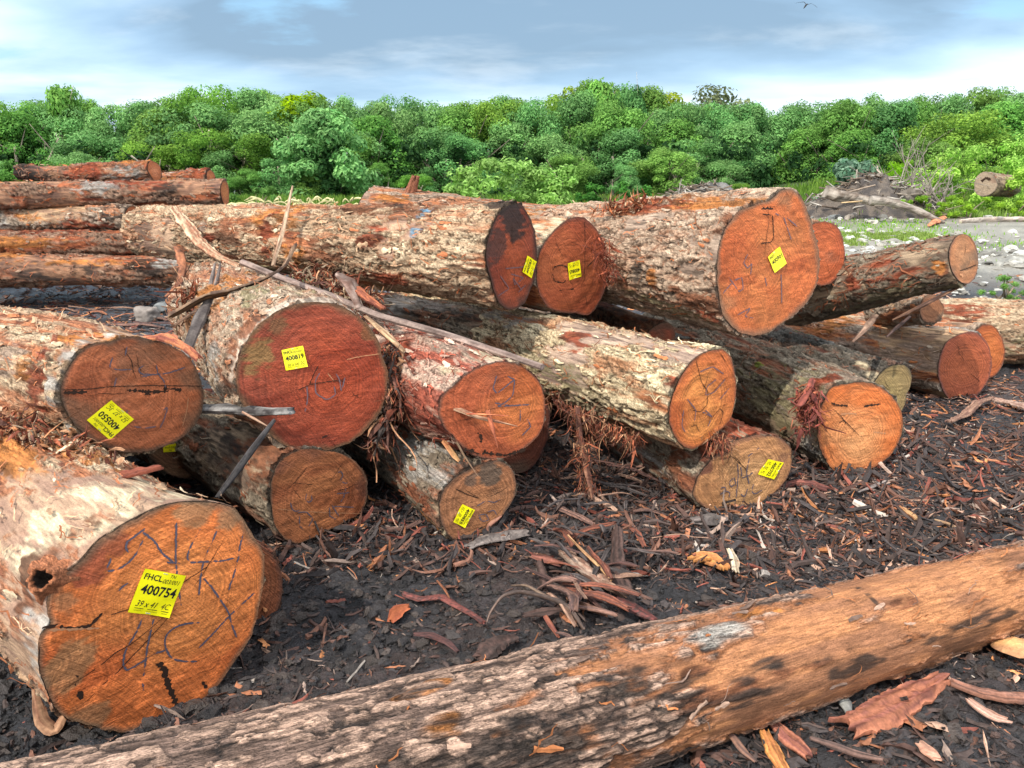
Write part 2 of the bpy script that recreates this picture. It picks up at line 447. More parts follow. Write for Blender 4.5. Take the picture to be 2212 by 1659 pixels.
    q = fbm(P*np.array([4.6, 24, 24.])*(.075/cell[0])**.5 + Wp, 4, sd+21, .45)*7.5 + 40 + ia*0.8
    lev = np.floor(q); fr = q - lev
    q2 = fbm(P*np.array([17, 60, 60.]) + Wp*2, 3, sd+22)*5 + 40
    lev2 = np.floor(q2); fr2 = q2 - lev2
    hl = _h(lev.astype(np.int64), (lev*0).astype(np.int64), (lev*0).astype(np.int64), sd+23)
    hl2 = _h(lev2.astype(np.int64), lev.astype(np.int64), (lev*0).astype(np.int64), sd+24)
    led = 1 - sst(0.02, 0.22, fr); led2 = 1 - sst(0.02, 0.28, fr2)
    # long wavy fissures
    rg = np.abs(fbm(P*np.array([3.2, 24, 24.]) + Wp*1.3, 4, sd+25))
    fis = 1 - sst(0.018, 0.085, rg)
    hb = 0.0046*(lev-40)*.6 + 0.0012*fr + 0.0011*(lev2-40)*.7 + 0.004*(ia-.5) - 0.010*fis - 0.0025*(1-crack)
    hb = hb + 0.004*fbm(P*np.array([14, 45, 45]), 3, sd+8)
    streak = fbm(P*np.array([10, 80, 80.0]), 3, sd+9)
    streak2 = fbm(P*np.array([4, 30, 30.0]), 3, sd+10)
    h_fib = thick*0.35 + 0.007*streak + 0.005*streak2
    h_bare = 0.0008*streak + 0.004*fbm(P*3, 2, sd+12)
    # colours
    cb = mix(np.broadcast_to(C_['mid'], P.shape), C_['light'], sst(0.15, 0.8, hl*0.75 + hl2*0.25 + w1*0.3))
    cb = cb * (0.86 + 0.28*(hl2[..., None]))
    tone = sst(-0.3, 0.35, fbm(P*2.2, 3, sd+14))
    cb = mix(cb, cb*np.array([.62, .58, .56]), tone*0.8)
    cb = mix(cb, np.array(C_['light'])*1.12, sst(.35, .75, fbm(P*np.array([5, 12, 12.]), 3, sd+26)+.25)*.22)
    cb = mix(cb, np.array(C_['fib'])*1.0, sst(.17, .37, fbm(P*np.array([2.6, 15, 15.])+7, 4, sd+29)*.9+.3*w2+fib*.25)*.8)
    pm = sst(.10, .17, d1 + .34*rag2 + .12*streak + .08*w1)*sst(plq, plq+.05, ia + .25*rag2)
    cpl = mix(np.array(C_['mid'])*(.8 + 1.0*streak[..., None] + .5*rag2[..., None]), np.array(C_['light'])*(.72 + .5*ib[..., None] + .15*streak[..., None]), pm)
    cb = mix(cb, cpl, np.full(pm.shape, platew))
    hb = hb*(1-.55*platew) + platew*(.0048*pm + .0012*streak)
    cb = mix(cb, C_['dark'], led*(0.60-.3*platew))
    cb = mix(cb, C_['dark'], led2*0.28)
    cb = mix(cb, C_['dark'], fis*0.88)
    cb = mix(cb, C_['dark'], (1-crack)*0.25)
    cf = mix(np.broadcast_to(C_['fib'], P.shape), np.array(C_['fib'])*np.array([.34,.22,.25]), sst(-0.15, 0.4, streak))
    cf = mix(cf, C_['light'], sst(0.2, 0.5, streak2)*0.6)
    cc = mix(cb, cf, F*0.9)
    cbare = mix(np.broadcast_to(C_['bareA'], P.shape), C_['bareB'], sst(-0.35, 0.45, streak2*0.8 + fbm(P*5, 3, sd+15)*0.9))
    fst = fbm(P*np.array([7, 150, 150.]), 3, sd+44)
    cbare = cbare*(1 + bstreak*(0.25*streak[..., None] + .15*fst[..., None]))
    cbare = mix(cbare, np.array(C_['bareB'])*.35, sst(.22, .34, fbm(P*np.array([6, 55, 55.])+3, 4, sd+45))*.75*bstreak)
    cbare = mix(cbare, np.array(C_['bareB'])*0.4, sst(0.25, 0.5, fbm(P*np.array([3.5, 9, 9]), 4, sd+16))*0.7)
    h_bark = thick + hb*relief
    h = h_bark*(1-F) + h_fib*F
    h = h*(1-B) + h_bare*B
    h = np.clip(h, -.012, .035)
    cb = cb*lite; cf = cf*lite
    edge = np.clip(1 - np.abs(B - 0.45)*2.4, 0, 1)
    cc = mix(cc, cbare, B)
    cc = mix(cc, np.array(C_['fib'])*0.75, edge*0.7)
    KC = {'red': (.33,.075,.035), 'orange': (.58,.22,.06), 'darkstain': (.035,.028,.024), 'blue': (.12,.24,.34), 'moss': (.20,.24,.03), 'pale': (.66,.54,.36),
          'greywhite': (.40,.37,.33), 'olive': (.26,.22,.12), 'black': (.02,.017,.016), 'rust': (.26,.10,.05), 'smooth': (.34,.24,.18)}
    for kd, ms in fx.items():
        for m in ms:
            v = np.array(KC[kd])*(0.8 + 0.5*(streak[..., None]) + 0.25*(ic[..., None]-0.5))
            if kd in ('red', 'orange', 'rust'):
                cc = mix(cc, v*(1-0.62*sst(-.05, .3, streak2+.4*streak)[..., None]), m*0.92*sst(-.45, -.1, rag2+.4*streak))
                h = h + m*(0.007*streak + 0.006*streak2 + 0.004)
            elif kd in ('olive', 'moss', 'darkstain', 'blue'):
                cc = mix(cc, v, m*.85*sst(-.22, .12, rag2*.7 + streak2*.6 + streak*.5))
            elif kd in ('greywhite', 'pale', 'smooth'):
                cc = mix(cc, v*(1+.4*fst[..., None]), m*.85*sst(-.3, .1, rag2*.7 + streak2*.5 + streak*.4))
            else:
                cc = mix(cc, v, m*0.85)
    if mud_shade > 0:
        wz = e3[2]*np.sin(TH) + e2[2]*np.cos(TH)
        cc = mix(cc, (.03,.026,.024), sst(0.1, 0.9, -wz)*mud_shade*sst(-.5, .3, w1+0.2))  # darkens the underside: mud plus shade painted into the colour
    # ragged start of the bark behind the cut
    jag = 0.004 + 0.012*np.clip(fbm(np.stack([co*6, si*6, co*0], -1)*Rm*4, 3, sd+20)+0.4, 0, 1)[0]
    h = h * sst(-0.01, 0.03, S)[...] if False else h
    Rr = R + h
    X = S.copy()
    X[0] = 0.0035 + jag*0.4
    bendv = bend * (S/length)**2
    yy_, zz_ = co*Rr, si*Rr
    X = X + px_(yy_, zz_)*(1-S/length)**2
    V = np.stack([X, yy_, zz_ + bendv], -1)
    r0i = Rt(T)*0.985
    inner = np.stack([0.004 + px_(np.cos(T)*r0i, np.sin(T)*r0i), np.cos(T)*r0i, np.sin(T)*r0i], -1)
    rear = np.stack([np.full(nth, length-0.002), np.cos(T)*R[-1]*0.3, np.sin(T)*R[-1]*0.3 + bend], -1)
    V = np.concatenate([inner[None], V, rear[None]], 0)
    cc = np.concatenate([np.broadcast_to(np.array(C_['dark'])*1.4, (1, nth, 3)), cc, cc[-1:]*0.5 + np.array(C_['bareB'])*0.5], 0)
    F_ = gridfaces(ns+2, nth, wrap=True)
    # rear plug
    build('bark_surface' if bare < 0.95 else 'trunk_surface', V.reshape(-1, 3), F_, MAT_BARK, root, col=cc.reshape(-1, 3), smooth=True, extra={'smooth': np.concatenate([np.zeros((1, nth)), B*smoothw, np.zeros((1, nth))], 0).ravel()})
    nb = nth
    Vc = np.concatenate([[[length-0.001, 0, bend]], np.stack([np.full(nb, length-0.001), np.cos(T)*R[-1]*0.93, np.sin(T)*R[-1]*0.93+bend], -1)], 0)
    Fc = np.array([[0, 1+i, 1+(i+1) % nb] for i in range(nb)])
    build('far_cut_face', Vc, Fc, MAT_FACE, root, col=np.broadcast_to(np.array(outer)*0.8, (nb+1, 3)), extra={'ring': np.concatenate([[0], np.full(nb, Rm)])}, smooth=False)
    # ------------------------------------------------ near cut face
    if face_part:
        nf = min(nth, 300); nr = max(14, int(Rm/0.0065))
        Tf = -np.pi + 2*np.pi*np.arange(nf)/nf
        fr = np.linspace(0, 1, nr)**0.85
        FR, FT = np.meshgrid(fr, Tf, indexing='ij')
        RR = Rt(Tf)[None, :]*(1 + 0.010*vn(np.stack([np.cos(Tf)*14, np.sin(Tf)*14, Tf*0], -1), sd+31)[None, :])
        y = np.cos(FT)*RR*FR; z = np.sin(FT)*RR*FR
        Pf = np.stack([y, z, y*0+seed*3.7], -1)
        pl = loc_on_face(*pith)[1:] if pith is not None else np.array([0.0, 0.0])
        dy, dz = y - pl[0], z - pl[1]
        dist = np.hypot(dy, dz)
        # rings follow the outline near the rim
        ring = dist*(1-FR**2*0.7) + (FR*RR.mean())*(FR**2*0.7)
        ring = ring*(1 + ringwarp*fbm(Pf*5, 3, sd+33)) + 0.004*fbm(Pf*30, 2, sd+34)
        edge = (1-FR)*RR
        mott = fbm(Pf*np.array([5, 7, 1]), 4, sd+35)
        fine = fbm(Pf*np.array([18, 60, 1]), 3, sd+36)
        ch = mix(np.broadcast_to(heart, Pf.shape), outer, sst(0.15, 0.9, dist/Rm*0.75 + mott*0.45 + 0.1))
        ch = ch*np.array([1.10, 1.0, .92])*(1 + 0.26*mott[..., None] + 0.3*fine[..., None])
        ch = mix(ch, ch*np.array([.62,.45,.42]), sst(.1,.45, fbm(Pf*np.array([2.2, 6, 1])+4.4, 4, sd+41))*.6)
        ray_ = fbm(np.stack([np.cos(np.arctan2(dz, dy))*16, np.sin(np.arctan2(dz, dy))*16, dist*2], -1), 3, sd+37)
        ch = ch*(1 + 0.12*ray_[..., None])
        st = sst(0.12, 0.5, fbm(Pf*np.array([3.5, 5, 1]) + 9.1, 4, sd+38) + 0.2*sst(0.6, 1.0, FR) + stain - 0.45)
        ch = mix(ch, stainc, st*min(1, 0.45+stain*0.8))
        for (pu, pv, pr, pc, ps_) in fpatch:
            c_ = loc_on_face(pu, pv); dd = np.hypot(y-c_[1], z-c_[2])/pr + .7*fbm(Pf*7+pu, 4, sd+42) + .45*fine
            ch = mix(ch, pc, (1-sst(.75, 1.1, dd))*ps_)
        rimn = rimw*(0.5 + 0.9*sst(-.5, .5, fbm(np.stack([np.cos(FT)*3, np.sin(FT)*3, FT*0], -1)+seed, 3, sd+39)))*Rm*1.6
        ch = mix(ch, rim, (1-sst(0, 1, edge/np.maximum(rimn, 1e-4)))*0.85)
        hx = 0.0014*fine + 0.0025*mott + 0.002*fbm(Pf*14, 2, sd+40)
        if splitc: hx = hx - splitc*sst(0, 0.02, z)
        hx = hx*1.6 + .0012*np.sin(dist*90 + 3*mott) * sst(0, .5, fbm(Pf*3+2, 2, sd+43)+.2)
        hx = hx * (1-sst(0.9, 1.0, FR))
        Vf = np.stack([-0.0025 - hx + px_(y, z), y, z], -1)
        lg.pith = pl
        build('cut_face', Vf.reshape(-1, 3), gridfaces(nr, nf, wrap=True, flip=True), MAT_FACE, root, col=ch.reshape(-1, 3), extra={'ring': ring.ravel()})
    if face_part and Rm > .14:
        rg_ = np.random.default_rng(seed*7+1)
        for q_ in range(int(rg_.integers(2, 4))):
            a0 = rg_.uniform(0, 6.28); r1_ = rg_.uniform(.02, .35)*Rm; r2_ = rg_.uniform(.45, .93)*Rm; kk = 9; Vr = []
            wv = rg_.normal(0, .025, kk).cumsum(); w_ = rg_.uniform(.0008, .0018)
            for k_ in range(kk):
                f_ = k_/(kk-1); r_ = r1_ + (r2_-r1_)*f_; aa = a0 + wv[k_]
                y_, z_ = math.cos(aa)*r_ + lg.pith[0]*(1-f_), math.sin(aa)*r_ + lg.pith[1]*(1-f_)
                hw = w_*(math.sin(math.pi*(.1+.85*f_)))
                for sg in (-1, 1):
                    yy2, zz2 = y_ - math.sin(aa)*hw*sg, z_ + math.cos(aa)*hw*sg
                    Vr.append((-.0062 + px_(yy2, zz2), yy2, zz2))
            build('drying_crack', np.array(Vr), np.array([(2*i, 2*i+1, 2*i+3, 2*i+2) for i in range(kk-1)]), MAT_CRACK, root, smooth=False)
    # ------------------------------------------------ loose fibres and flakes of bark clinging to the log
    rng = np.random.default_rng(seed*101+5)
    Vs, Fs, Cs = [], [], []
    off = 0
    for kdx in range(int(flakes*1.3) + int(fibres*2.2)):
        fibre = kdx >= int(flakes*1.3)
        s_ = rng.uniform(0.01, length*0.98); t_ = rng.uniform(-np.pi, np.pi)
        up = e3[2]*math.sin(t_) + e2[2]*math.cos(t_)
        if up < -.75: continue
        if fibre:
            ln = rng.uniform(0.03, 0.13)*(1.6 if rng.random() < 0.12 else 1); wd = rng.uniform(0.0012, 0.0042)
            n = 8
            ang = rng.normal(0, 0.5); lift_end = rng.uniform(0.0, 0.018)*(2.4 if rng.random() < 0.12 else 1); curl = rng.normal(0, .8)
            cl = np.array(C_['fib'])*rng.uniform(0.35, 1.2) if rng.random() < 0.6 else np.array(C_['mid'])*rng.uniform(0.5, 1.5)
        else:
            ln = rng.uniform(0.02, 0.085); wd = ln*rng.uniform(.10, .26)
            n = 6
            ang = rng.normal(0, 0.3); lift_end = rng.uniform(0.001, 0.012); curl = rng.normal(0, 0.25)
            q_ = rng.random()
            cl = (np.array(C_['light']) if q_ < 0.35 else np.array(C_['mid']) if q_ < .7 else np.array(C_['fib']))*rng.uniform(0.55, 1.05)
        x, t = s_, t_; ps = []
        wob = rng.normal(0, .5 if fibre else .15, n)
        for i in range(n):
            f = i/(n-1); ps.append((x, t, thick*0.9 + 0.003 + lift_end*f*f)); aa = ang + curl*f + wob[i]
            x += math.cos(aa)*ln/(n-1); t += math.sin(aa)*ln/(n-1)/Rm
        if min(p[0] for p in ps) < 0.0 and not fibre: continue
        for i, (x, t, lf) in enumerate(ps):
            f = i/(n-1)
            w = wd*(1 if 0 < i < n-1 else .55)*rng.uniform(0.45, 1.25); aa = ang + curl*f
            for k_ in (-1, 0, 1):
                Vs.append((x - math.sin(aa)*w*k_, t + math.cos(aa)*w/Rm*k_, lf - (0 if fibre else abs(k_)*wd*0.25))); Cs.append(cl*rng.uniform(0.7, 1.2))
        for i in range(n-1):
            for k_ in (0, 1):
                a0 = off + i*3 + k_
                Fs.append((a0, a0+1, a0+4, a0+3))
        off += n*3
    if Vs:
        Vs = np.array(Vs); s_, t_ = Vs[:, 0], Vs[:, 1]
        r_ = base_radius(s_, t_) + Vs[:, 2]
        y_, z_ = np.cos(t_)*r_, np.sin(t_)*r_
        Vs = np.stack([s_ + px_(y_, z_)*(1-np.clip(s_/length, 0, 1))**2, y_, z_ + bend*(s_/length)**2], -1)
        ob = build('loose_bark', np.array(Vs), np.array(Fs), MAT_FIBRE, root, col=np.array(Cs), smooth=False)
        ob['kind'] = 'stuff'
    return lg

# ------------------------------------------------------------------ marks, cracks and tags on a cut face
def ribbon(lg, strokes, mat, width=0.006, name='crayon_mark', off=0.0065, dash=0.0, seed=3, wobble=0.15):
    rng = np.random.default_rng(seed)
    for st in strokes:
        pts = np.array([lg.face_pt(*p, off)[1:] for p in st])
        seg = np.hypot(*(np.diff(pts, axis=0).T)); cum = np.concatenate([[0], np.cumsum(seg)])
        n = max(3, int(cum[-1]/0.006)); tt = np.linspace(0, cum[-1], n)
        q = np.stack([np.interp(tt, cum, pts[:, 0]), np.interp(tt, cum, pts[:, 1])], 1)
        for _ in range(3):
            q[1:-1] = q[:-2]*.25 + q[1:-1]*.5 + q[2:]*.25
        d = np.gradient(q, axis=0); d /= np.maximum(np.linalg.norm(d, axis=1, keepdims=True), 1e-6)
        nn = np.stack([-d[:, 1], d[:, 0]], 1)
        q = q + nn*(rng.normal(size=n)*.0006)[:, None]
        w = width*0.5*np.clip(1 + wobble*rng.normal(size=n), .3, 2)
        w *= np.clip(np.minimum(np.arange(n), n-1-np.arange(n))/2.0 + 0.45, 0, 1)
        on = True
        if dash:
            for i in range(n):
                if rng.random() < (0.3 if on else 0.65): on = rng.random() > dash
                if not on: w[i] *= .12
        V = []
        for i in range(n):
            for k in (-1, 1):
                p = q[i] + nn[i]*w[i]*k
                V.append((-off + lg.px(p[0], p[1]), p[0], p[1]))
        build(name, np.array(V), np.array([(2*i, 2*i+1, 2*i+3, 2*i+2) for i in range(n-1)]), mat, lg.root, smooth=False)

def text_mesh(txt, bold=0.0, shear=0.0):
    cu = bpy.data.curves.new('t', 'FONT'); cu.body = txt; cu.offset = bold; cu.shear = shear; cu.resolution_u = 2
    o = bpy.data.objects.new('t', cu); COL.objects.link(o)
    bpy.context.view_layer.update()
    dg = bpy.context.evaluated_depsgraph_get()
    me = bpy.data.meshes.new_from_object(o.evaluated_get(dg))
    n = len(me.vertices); v = np.zeros(n*3, dtype=np.float32); me.vertices.foreach_get('co', v); v = v.reshape(-1, 3)
    fs = [tuple(p.vertices) for p in me.polygons]
    bpy.data.objects.remove(o); bpy.data.curves.remove(cu); bpy.data.meshes.remove(me)
    mn, mx = v.min(0), v.max(0)
    return (v[:, :2]-mn[:2])/(mx[:2]-mn[:2]), fs

def add_tag(lg, corners, number, hand='', code='003/001', off=0.009, seed=1):
    """corners TL,TR,BR,BL as read on the tag"""
    TL, TR, BR, BL = [lg.face_pt(*c, off)[1:] for c in corners]
    def uv(u, v):  # u right, v down 0..1
        p = (TL*(1-u) + TR*u)*(1-v) + (BL*(1-u) + BR*u)*v
        return p
    n = 9
    rng = np.random.default_rng(seed)
    ph = rng.uniform(0, 6, 3)
    def lift(u, v): return 0.0020*math.sin(u*5+ph[0])*math.cos(v*4+ph[1]) + .0012*abs(math.sin(u*4+v*6+ph[2])) + .010*max(0, u-.8)*max(0, (v-.75 if ph[2] > 3 else .25-v))*8 + 0.003*max(0, u-0.85)**1*6*(v > 0.5) * 0.3
    V = []
    for i in range(n):
        for j in range(n):
            u, v = j/(n-1), i/(n-1)
            p = uv(u, v); V.append((-off-lift(u, v)+lg.px(p[0], p[1]), p[0], p[1]))
    Fq = gridfaces(n, n, flip=False)
    # back face for thickness
    V2 = [(x+0.0008, y, z) for x, y, z in V]
    F2 = gridfaces(n, n, off=n*n, flip=True)
    t = build('tag', np.array(V+V2), np.concatenate([Fq, F2]), MAT_TAG, lg.root, smooth=True)
    def put(txt, box, bold=0.0, shear=0.0, nm='lettering'):
        v2, fs = text_mesh(txt, bold, shear)
        VV = []
        for (x, y) in v2:
            u = box[0] + (box[2]-box[0])*x; v = box[3] + (box[1]-box[3])*y
            p = uv(u, v); VV.append((-off-0.0011-lift(u, v)+lg.px(p[0], p[1]), p[0], p[1]))
        build(nm, np.array(VV), fs, MAT_INK, t, smooth=False)
    for (su, sv) in ((.5, .035), (.47, .965)):
        c1, c2 = uv(su-.05, sv), uv(su+.05, sv); nn_ = (BL-TL)/np.linalg.norm(BL-TL)*.0009
        VV = [(-off-.0028+lg.px(*p), *p) for p in (c1-nn_, c2-nn_, c2+nn_, c1+nn_)] + [(-off+lg.px(*p), *p) for p in (c1-nn_, c2-nn_, c2+nn_, c1+nn_)]
        build('staple', np.array(VV), [(0,1,2,3),(0,4,5,1),(1,5,6,2),(2,6,7,3),(3,7,4,0)], MAT_STAPLE, t, smooth=False)
    put('FHCL', (.06, .09, .48, .23), 0.02)
    put(number, (.09, .33, .93, .56), 0.022)
    if code:
        put(code, (.50, .15, .92, .25), 0.0, 0.35, 'handwriting')
        put('TN', (.64, .035, .78, .11), 0.0, 0.3, 'handwriting')
    if hand:
        put(hand, (.10, .70, .93, .84), 0.0, 0.35, 'handwriting')
        def bar(u0, u1, v0, v1):
            VV = [(-off-0.0011-lift(u, v)+lg.px(*uv(u, v)), *uv(u, v)) for (u, v) in ((u0, v0), (u1, v0), (u1, v1), (u0, v1))]
            build('printed_line', np.array(VV), [(0, 1, 2, 3)], MAT_INK, t, smooth=False)
        bar(.10, .32, .875, .888); bar(.42, .66, .875, .888); bar(.76, .93, .875, .888)
        put('LENGTH(m)', (.11, .92, .32, .945), 0.0, 0, 'lettering'); put('DIAMETER(cm)', (.40, .92, .67, .945), 0.0, 0, 'lettering'); put('GRADE', (.78, .92, .91, .945), 0.0, 0, 'lettering')
    return t

# ------------------------------------------------------------------ sticks, strips, slabs of bark
def sweep(pts, rad, flat=1.0, n=10, seed=1, rough=0.15, jagend=True, up=None, colors=((.30,.18,.10), (.10,.06,.04)), res=0.012, cup=0.0, twist=0.0, fine=18):
    pts = np.array(pts, float)
    seg = np.linalg.norm(np.diff(pts, axis=0), axis=1); cum = np.concatenate([[0], np.cumsum(seg)])
    m = max(5, int(cum[-1]/res)); tt = np.linspace(0, cum[-1], m)
    q = np.stack([np.interp(tt, cum, pts[:, i]) for i in range(3)], 1)
    for _ in range(max(1, m//12)):
        q[1:-1] = q[:-2]*.25 + q[1:-1]*.5 + q[2:]*.25
    rad = np.atleast_1d(np.array(rad, float)); rr = np.interp(tt/cum[-1], np.linspace(0, 1, len(rad)), rad)
    d = np.gradient(q, axis=0); d /= np.linalg.norm(d, axis=1, keepdims=True)
    up = np.array(up if up is not None else (0, 0, 1.0), float)
    e1 = np.cross(d, up); e1 /= np.maximum(np.linalg.norm(e1, axis=1, keepdims=True), 1e-6)
    e2 = np.cross(e1, d)
    T = 2*np.pi*np.arange(n)/n
    nz = fbm(np.stack([tt[:, None]*8 + 0*T[None], np.cos(T)[None]*1.4 + 0*tt[:, None], np.sin(T)[None]*1.4 + 0*tt[:, None]], -1)+seed*3.1, 3, seed)
    nf = fbm(np.stack([tt[:, None]*fine + 0*T[None], np.cos(T)[None]*fine*.2 + 0*tt[:, None], np.sin(T)[None]*fine*.2 + 0*tt[:, None]], -1)+seed*9.1, 3, seed+3)
    R = rr[:, None]*(1 + rough*2*nz + rough*nf)
    tw = twist*tt[:, None]/cum[-1]
    ca, sa = np.cos(T[None]), np.sin(T[None])
    a1 = ca*R; a2 = sa*R*flat - cup*np.abs(ca)**2*R
    b1 = a1*np.cos(tw) - a2*np.sin(tw); b2 = a1*np.sin(tw) + a2*np.cos(tw)
    V = q[:, None, :] + e1[:, None, :]*b1[..., None] + e2[:, None, :]*b2[..., None]
    if jagend:
        for end, sg in ((0, -1), (m-1, 1)):
            V[end] += d[end]*sg*(rr[end]*0.9*(0.5+0.5*np.sin(T*3+seed))*0.8)[:, None]
    V = V.reshape(-1, 3)
    Fq = gridfaces(m, n, wrap=True)
    ca_, cb_ = np.array(colors[0]), np.array(colors[1])
    cc = mix(np.broadcast_to(ca_, nz.shape+(3,)), cb_, sst(-0.35, 0.35, nf*0.9 + nz*0.5))
    stv = fbm(np.stack([tt[:, None]*6 + 0*T[None], np.cos(T)[None]*9 + 0*tt[:, None], np.sin(T)[None]*9 + 0*tt[:, None]], -1)+seed*1.7, 3, seed+7)
    cc = cc*(1+0.25*nz[..., None]+.9*stv[..., None])
    Vn = [V]; cn = [cc.reshape(-1, 3)]
    caps = np.array([[0]*4])
    V = np.concatenate([V, q[:1], q[-1:]], 0); cc = np.concatenate([cc.reshape(-1, 3), [ca_*1.3], [ca_*1.3]], 0)
    k0, k1 = m*n, m*n+1
    tri = [(k0, (i+1) % n, i, i) for i in range(n)]
    faces = [tuple(f) for f in Fq.tolist()] + [(k0, (i+1) % n, i) for i in range(n)] + [(k1, (m-1)*n+i, (m-1)*n+(i+1) % n) for i in range(n)]
    return V, faces, cc

def stick(label, pts, rad, name='stick', cat='stick', group=None, parent=None, mat=None, **kw):
    if kw.get('flat', 1) <= .36 and parent is None and not kw.get('keep'):
        V, Fq, cc = slab(pts, np.atleast_1d(rad), seed=kw.get('seed', 1), colors=kw.get('colors', ((.3,.15,.1),(.1,.05,.04))))
    else:
        kw.pop('keep', None); V, Fq, cc = sweep(pts, rad, **kw)
    if parent is None:
        c = np.array(V[np.argmin(V[:, 2])])
        c = V.mean(0); c[2] = V[:, 2].min()
        o = build(name, V - c, Fq, mat or MAT_FIBRE, None, col=cc, smooth=False)
        o.location = tuple(map(float, c)); tag(o, label, cat, group)
    else:
        o = build(name, V, Fq, mat or MAT_FIBRE, parent, col=cc, smooth=False)
    return o

def slab(pts, rad, seed=1, colors=((.3,.15,.1),(.1,.05,.04)), thick=.35, nk=9):
    """flat torn piece of bark: ragged long edges, blunt splintered ends, grooved along its length"""
    rng = np.random.default_rng(seed)
    pts = np.array(pts, float); seg = np.linalg.norm(np.diff(pts, axis=0), axis=1); cum = np.concatenate([[0], np.cumsum(seg)])
    m = max(8, int(cum[-1]/.009)); tt = np.linspace(0, cum[-1], m)
    q = np.stack([np.interp(tt, cum, pts[:, i]) for i in range(3)], 1)
    for _ in range(max(1, m//8)): q[1:-1] = q[:-2]*.25 + q[1:-1]*.5 + q[2:]*.25
    mr = float(np.max(rad)); rr = np.interp(tt/cum[-1], np.linspace(0, 1, len(rad)), rad)
    rr = np.maximum(rr, .55*mr)
    d = np.gradient(q, axis=0); d /= np.linalg.norm(d, axis=1, keepdims=True)
    e1 = np.cross(d, (0, 0, 1.0)); e1 /= np.maximum(np.linalg.norm(e1, axis=1, keepdims=True), 1e-6); e2 = np.cross(e1, d)
    tl = rng.normal(0, .25); ca, sa = math.cos(tl), math.sin(tl)
    lo = fbm(np.stack([tt*14, tt*0+seed, tt*0], -1), 3, seed); hi = fbm(np.stack([tt*70, tt*0+seed, tt*0], -1), 3, seed+1)
    lo2 = fbm(np.stack([tt*14, tt*0+seed+9, tt*0], -1), 3, seed); hi2 = fbm(np.stack([tt*70, tt*0+seed+9, tt*0], -1), 3, seed+1)
    wl = rr*(.95 + .28*lo + .16*hi); wr = rr*(.95 + .28*lo2 + .16*hi2)
    k = np.linspace(-1, 1, nk); grv = rng.normal(0, .35, nk); cs = rng.uniform(.55, 1.35, nk)
    X = np.where(k[None] < 0, wl[:, None], wr[:, None])*k[None]
    cupv = -.25*k[None]**2*mr*rng.uniform(-.5, 1.5)
    nz_ = fbm(np.stack([tt[:, None]*30 + 0*k[None], k[None]*5 + 0*tt[:, None], 0*X], -1)+seed, 3, seed+4)
    Zt = mr*thick*(.35 + .35*grv[None] + .6*nz_) + cupv; Zb = cupv - mr*thick*.4 + 0*Zt
    jag = np.zeros_like(X); jag[0] = -rng.uniform(0, mr*1.1, nk); jag[-1] = rng.uniform(0, mr*1.1, nk); jag[1] = jag[0]*.5; jag[-2] = jag[-1]*.5
    def place(Z):
        a_ = X*ca - Z*sa; b_ = X*sa + Z*ca
        return q[:, None] + e1[:, None]*a_[..., None] + e2[:, None]*b_[..., None] + d[:, None]*jag[..., None]
    V = np.concatenate([place(Zt).reshape(-1, 3), place(Zb).reshape(-1, 3)])
    n1 = m*nk; F1 = gridfaces(m, nk).tolist(); F2 = gridfaces(m, nk, off=n1, flip=True).tolist(); Fs = [tuple(f) for f in F1+F2]
    for i in range(m-1):
        for kk in (0, nk-1): Fs.append((i*nk+kk, (i+1)*nk+kk, n1+(i+1)*nk+kk, n1+i*nk+kk))
    for j in range(nk-1):
        for i in (0, m-1): Fs.append((i*nk+j, i*nk+j+1, n1+i*nk+j+1, n1+i*nk+j))
    st_ = fbm(np.stack([tt[:, None]*9 + 0*k[None], k[None]*7 + 0*tt[:, None], 0*X], -1)+seed*2.2, 3, seed+5)
    cc = mix(np.broadcast_to(np.array(colors[0]), X.shape+(3,)), colors[1], sst(-.25, .3, st_ + .5*nz_))*(cs[None, :, None]*(1+.4*nz_[..., None]))
    cc = np.concatenate([cc.reshape(-1, 3), cc.reshape(-1, 3)*.6])
    return V, Fs, cc

def merge(parts):
    V, Fq, C_ = [], [], []
    off = 0
    for v, f, c in parts:
        V.append(v); C_.append(c)
        Fq += [tuple(i+off for i in t) for t in f]
        off += len(v)
    return np.concatenate(V), Fq, np.concatenate(C_)
# ------------------------------------------------------------------ coordinate readers for the enlarged survey views
def zz(s, x0, y0):
    return lambda pts: [(x*s + x0, y*s + y0) for x, y in pts]
z1 = zz(.3922, 0, 650.6); z2 = zz(.3465, 0, 1084.4); z3 = zz(.3922, 759, 650.6); z4 = zz(.3137, 1518, 379.5)
z5 = zz(.3922, 759, 325.3); z6 = zz(.3137, 1518, 650.6); z7 = zz(.2696, 325.3, 488); z8 = zz(.3465, 759, 1084.4); z9 = zz(.3873, 1355.5, 1084.4)

# logs given by two ends -----------------------------------------------------------
def log2(label, A, B, ra, rb, seed, **kw):
    """A = near end in world coordinates, B = far end"""
    A = np.array(A, float); B = np.array(B, float)
    ax, e2, e3 = basis(B-A)
    rng = np.random.default_rng(seed)
    poly = []
    for k in range(20):
        t = 2*math.pi*k/20
        r = ra*(1+.07*math.sin(2*t+seed)+.04*math.sin(3*t+seed*2)+.02*rng.normal())
        P = A + e2*math.cos(t)*r + e3*math.sin(t)*r
        d = P-CAM; D = np.array([d[0], d[1]*CP - d[2]*SP, d[1]*SP + d[2]*CP])
        poly.append((W0/2 + FPX*D[0]/D[1], H0/2 - FPX*D[2]/D[1]))
    d = A-CAM; D = np.array([d[0], d[1]*CP - d[2]*SP, d[1]*SP + d[2]*CP])
    c0 = (W0/2 + FPX*D[0]/D[1], H0/2 - FPX*D[2]/D[1])
    return make_log(label, poly, A[1], B-A, np.linalg.norm(B-A), taper=rb/ra, seed=seed, c0=c0, **kw)

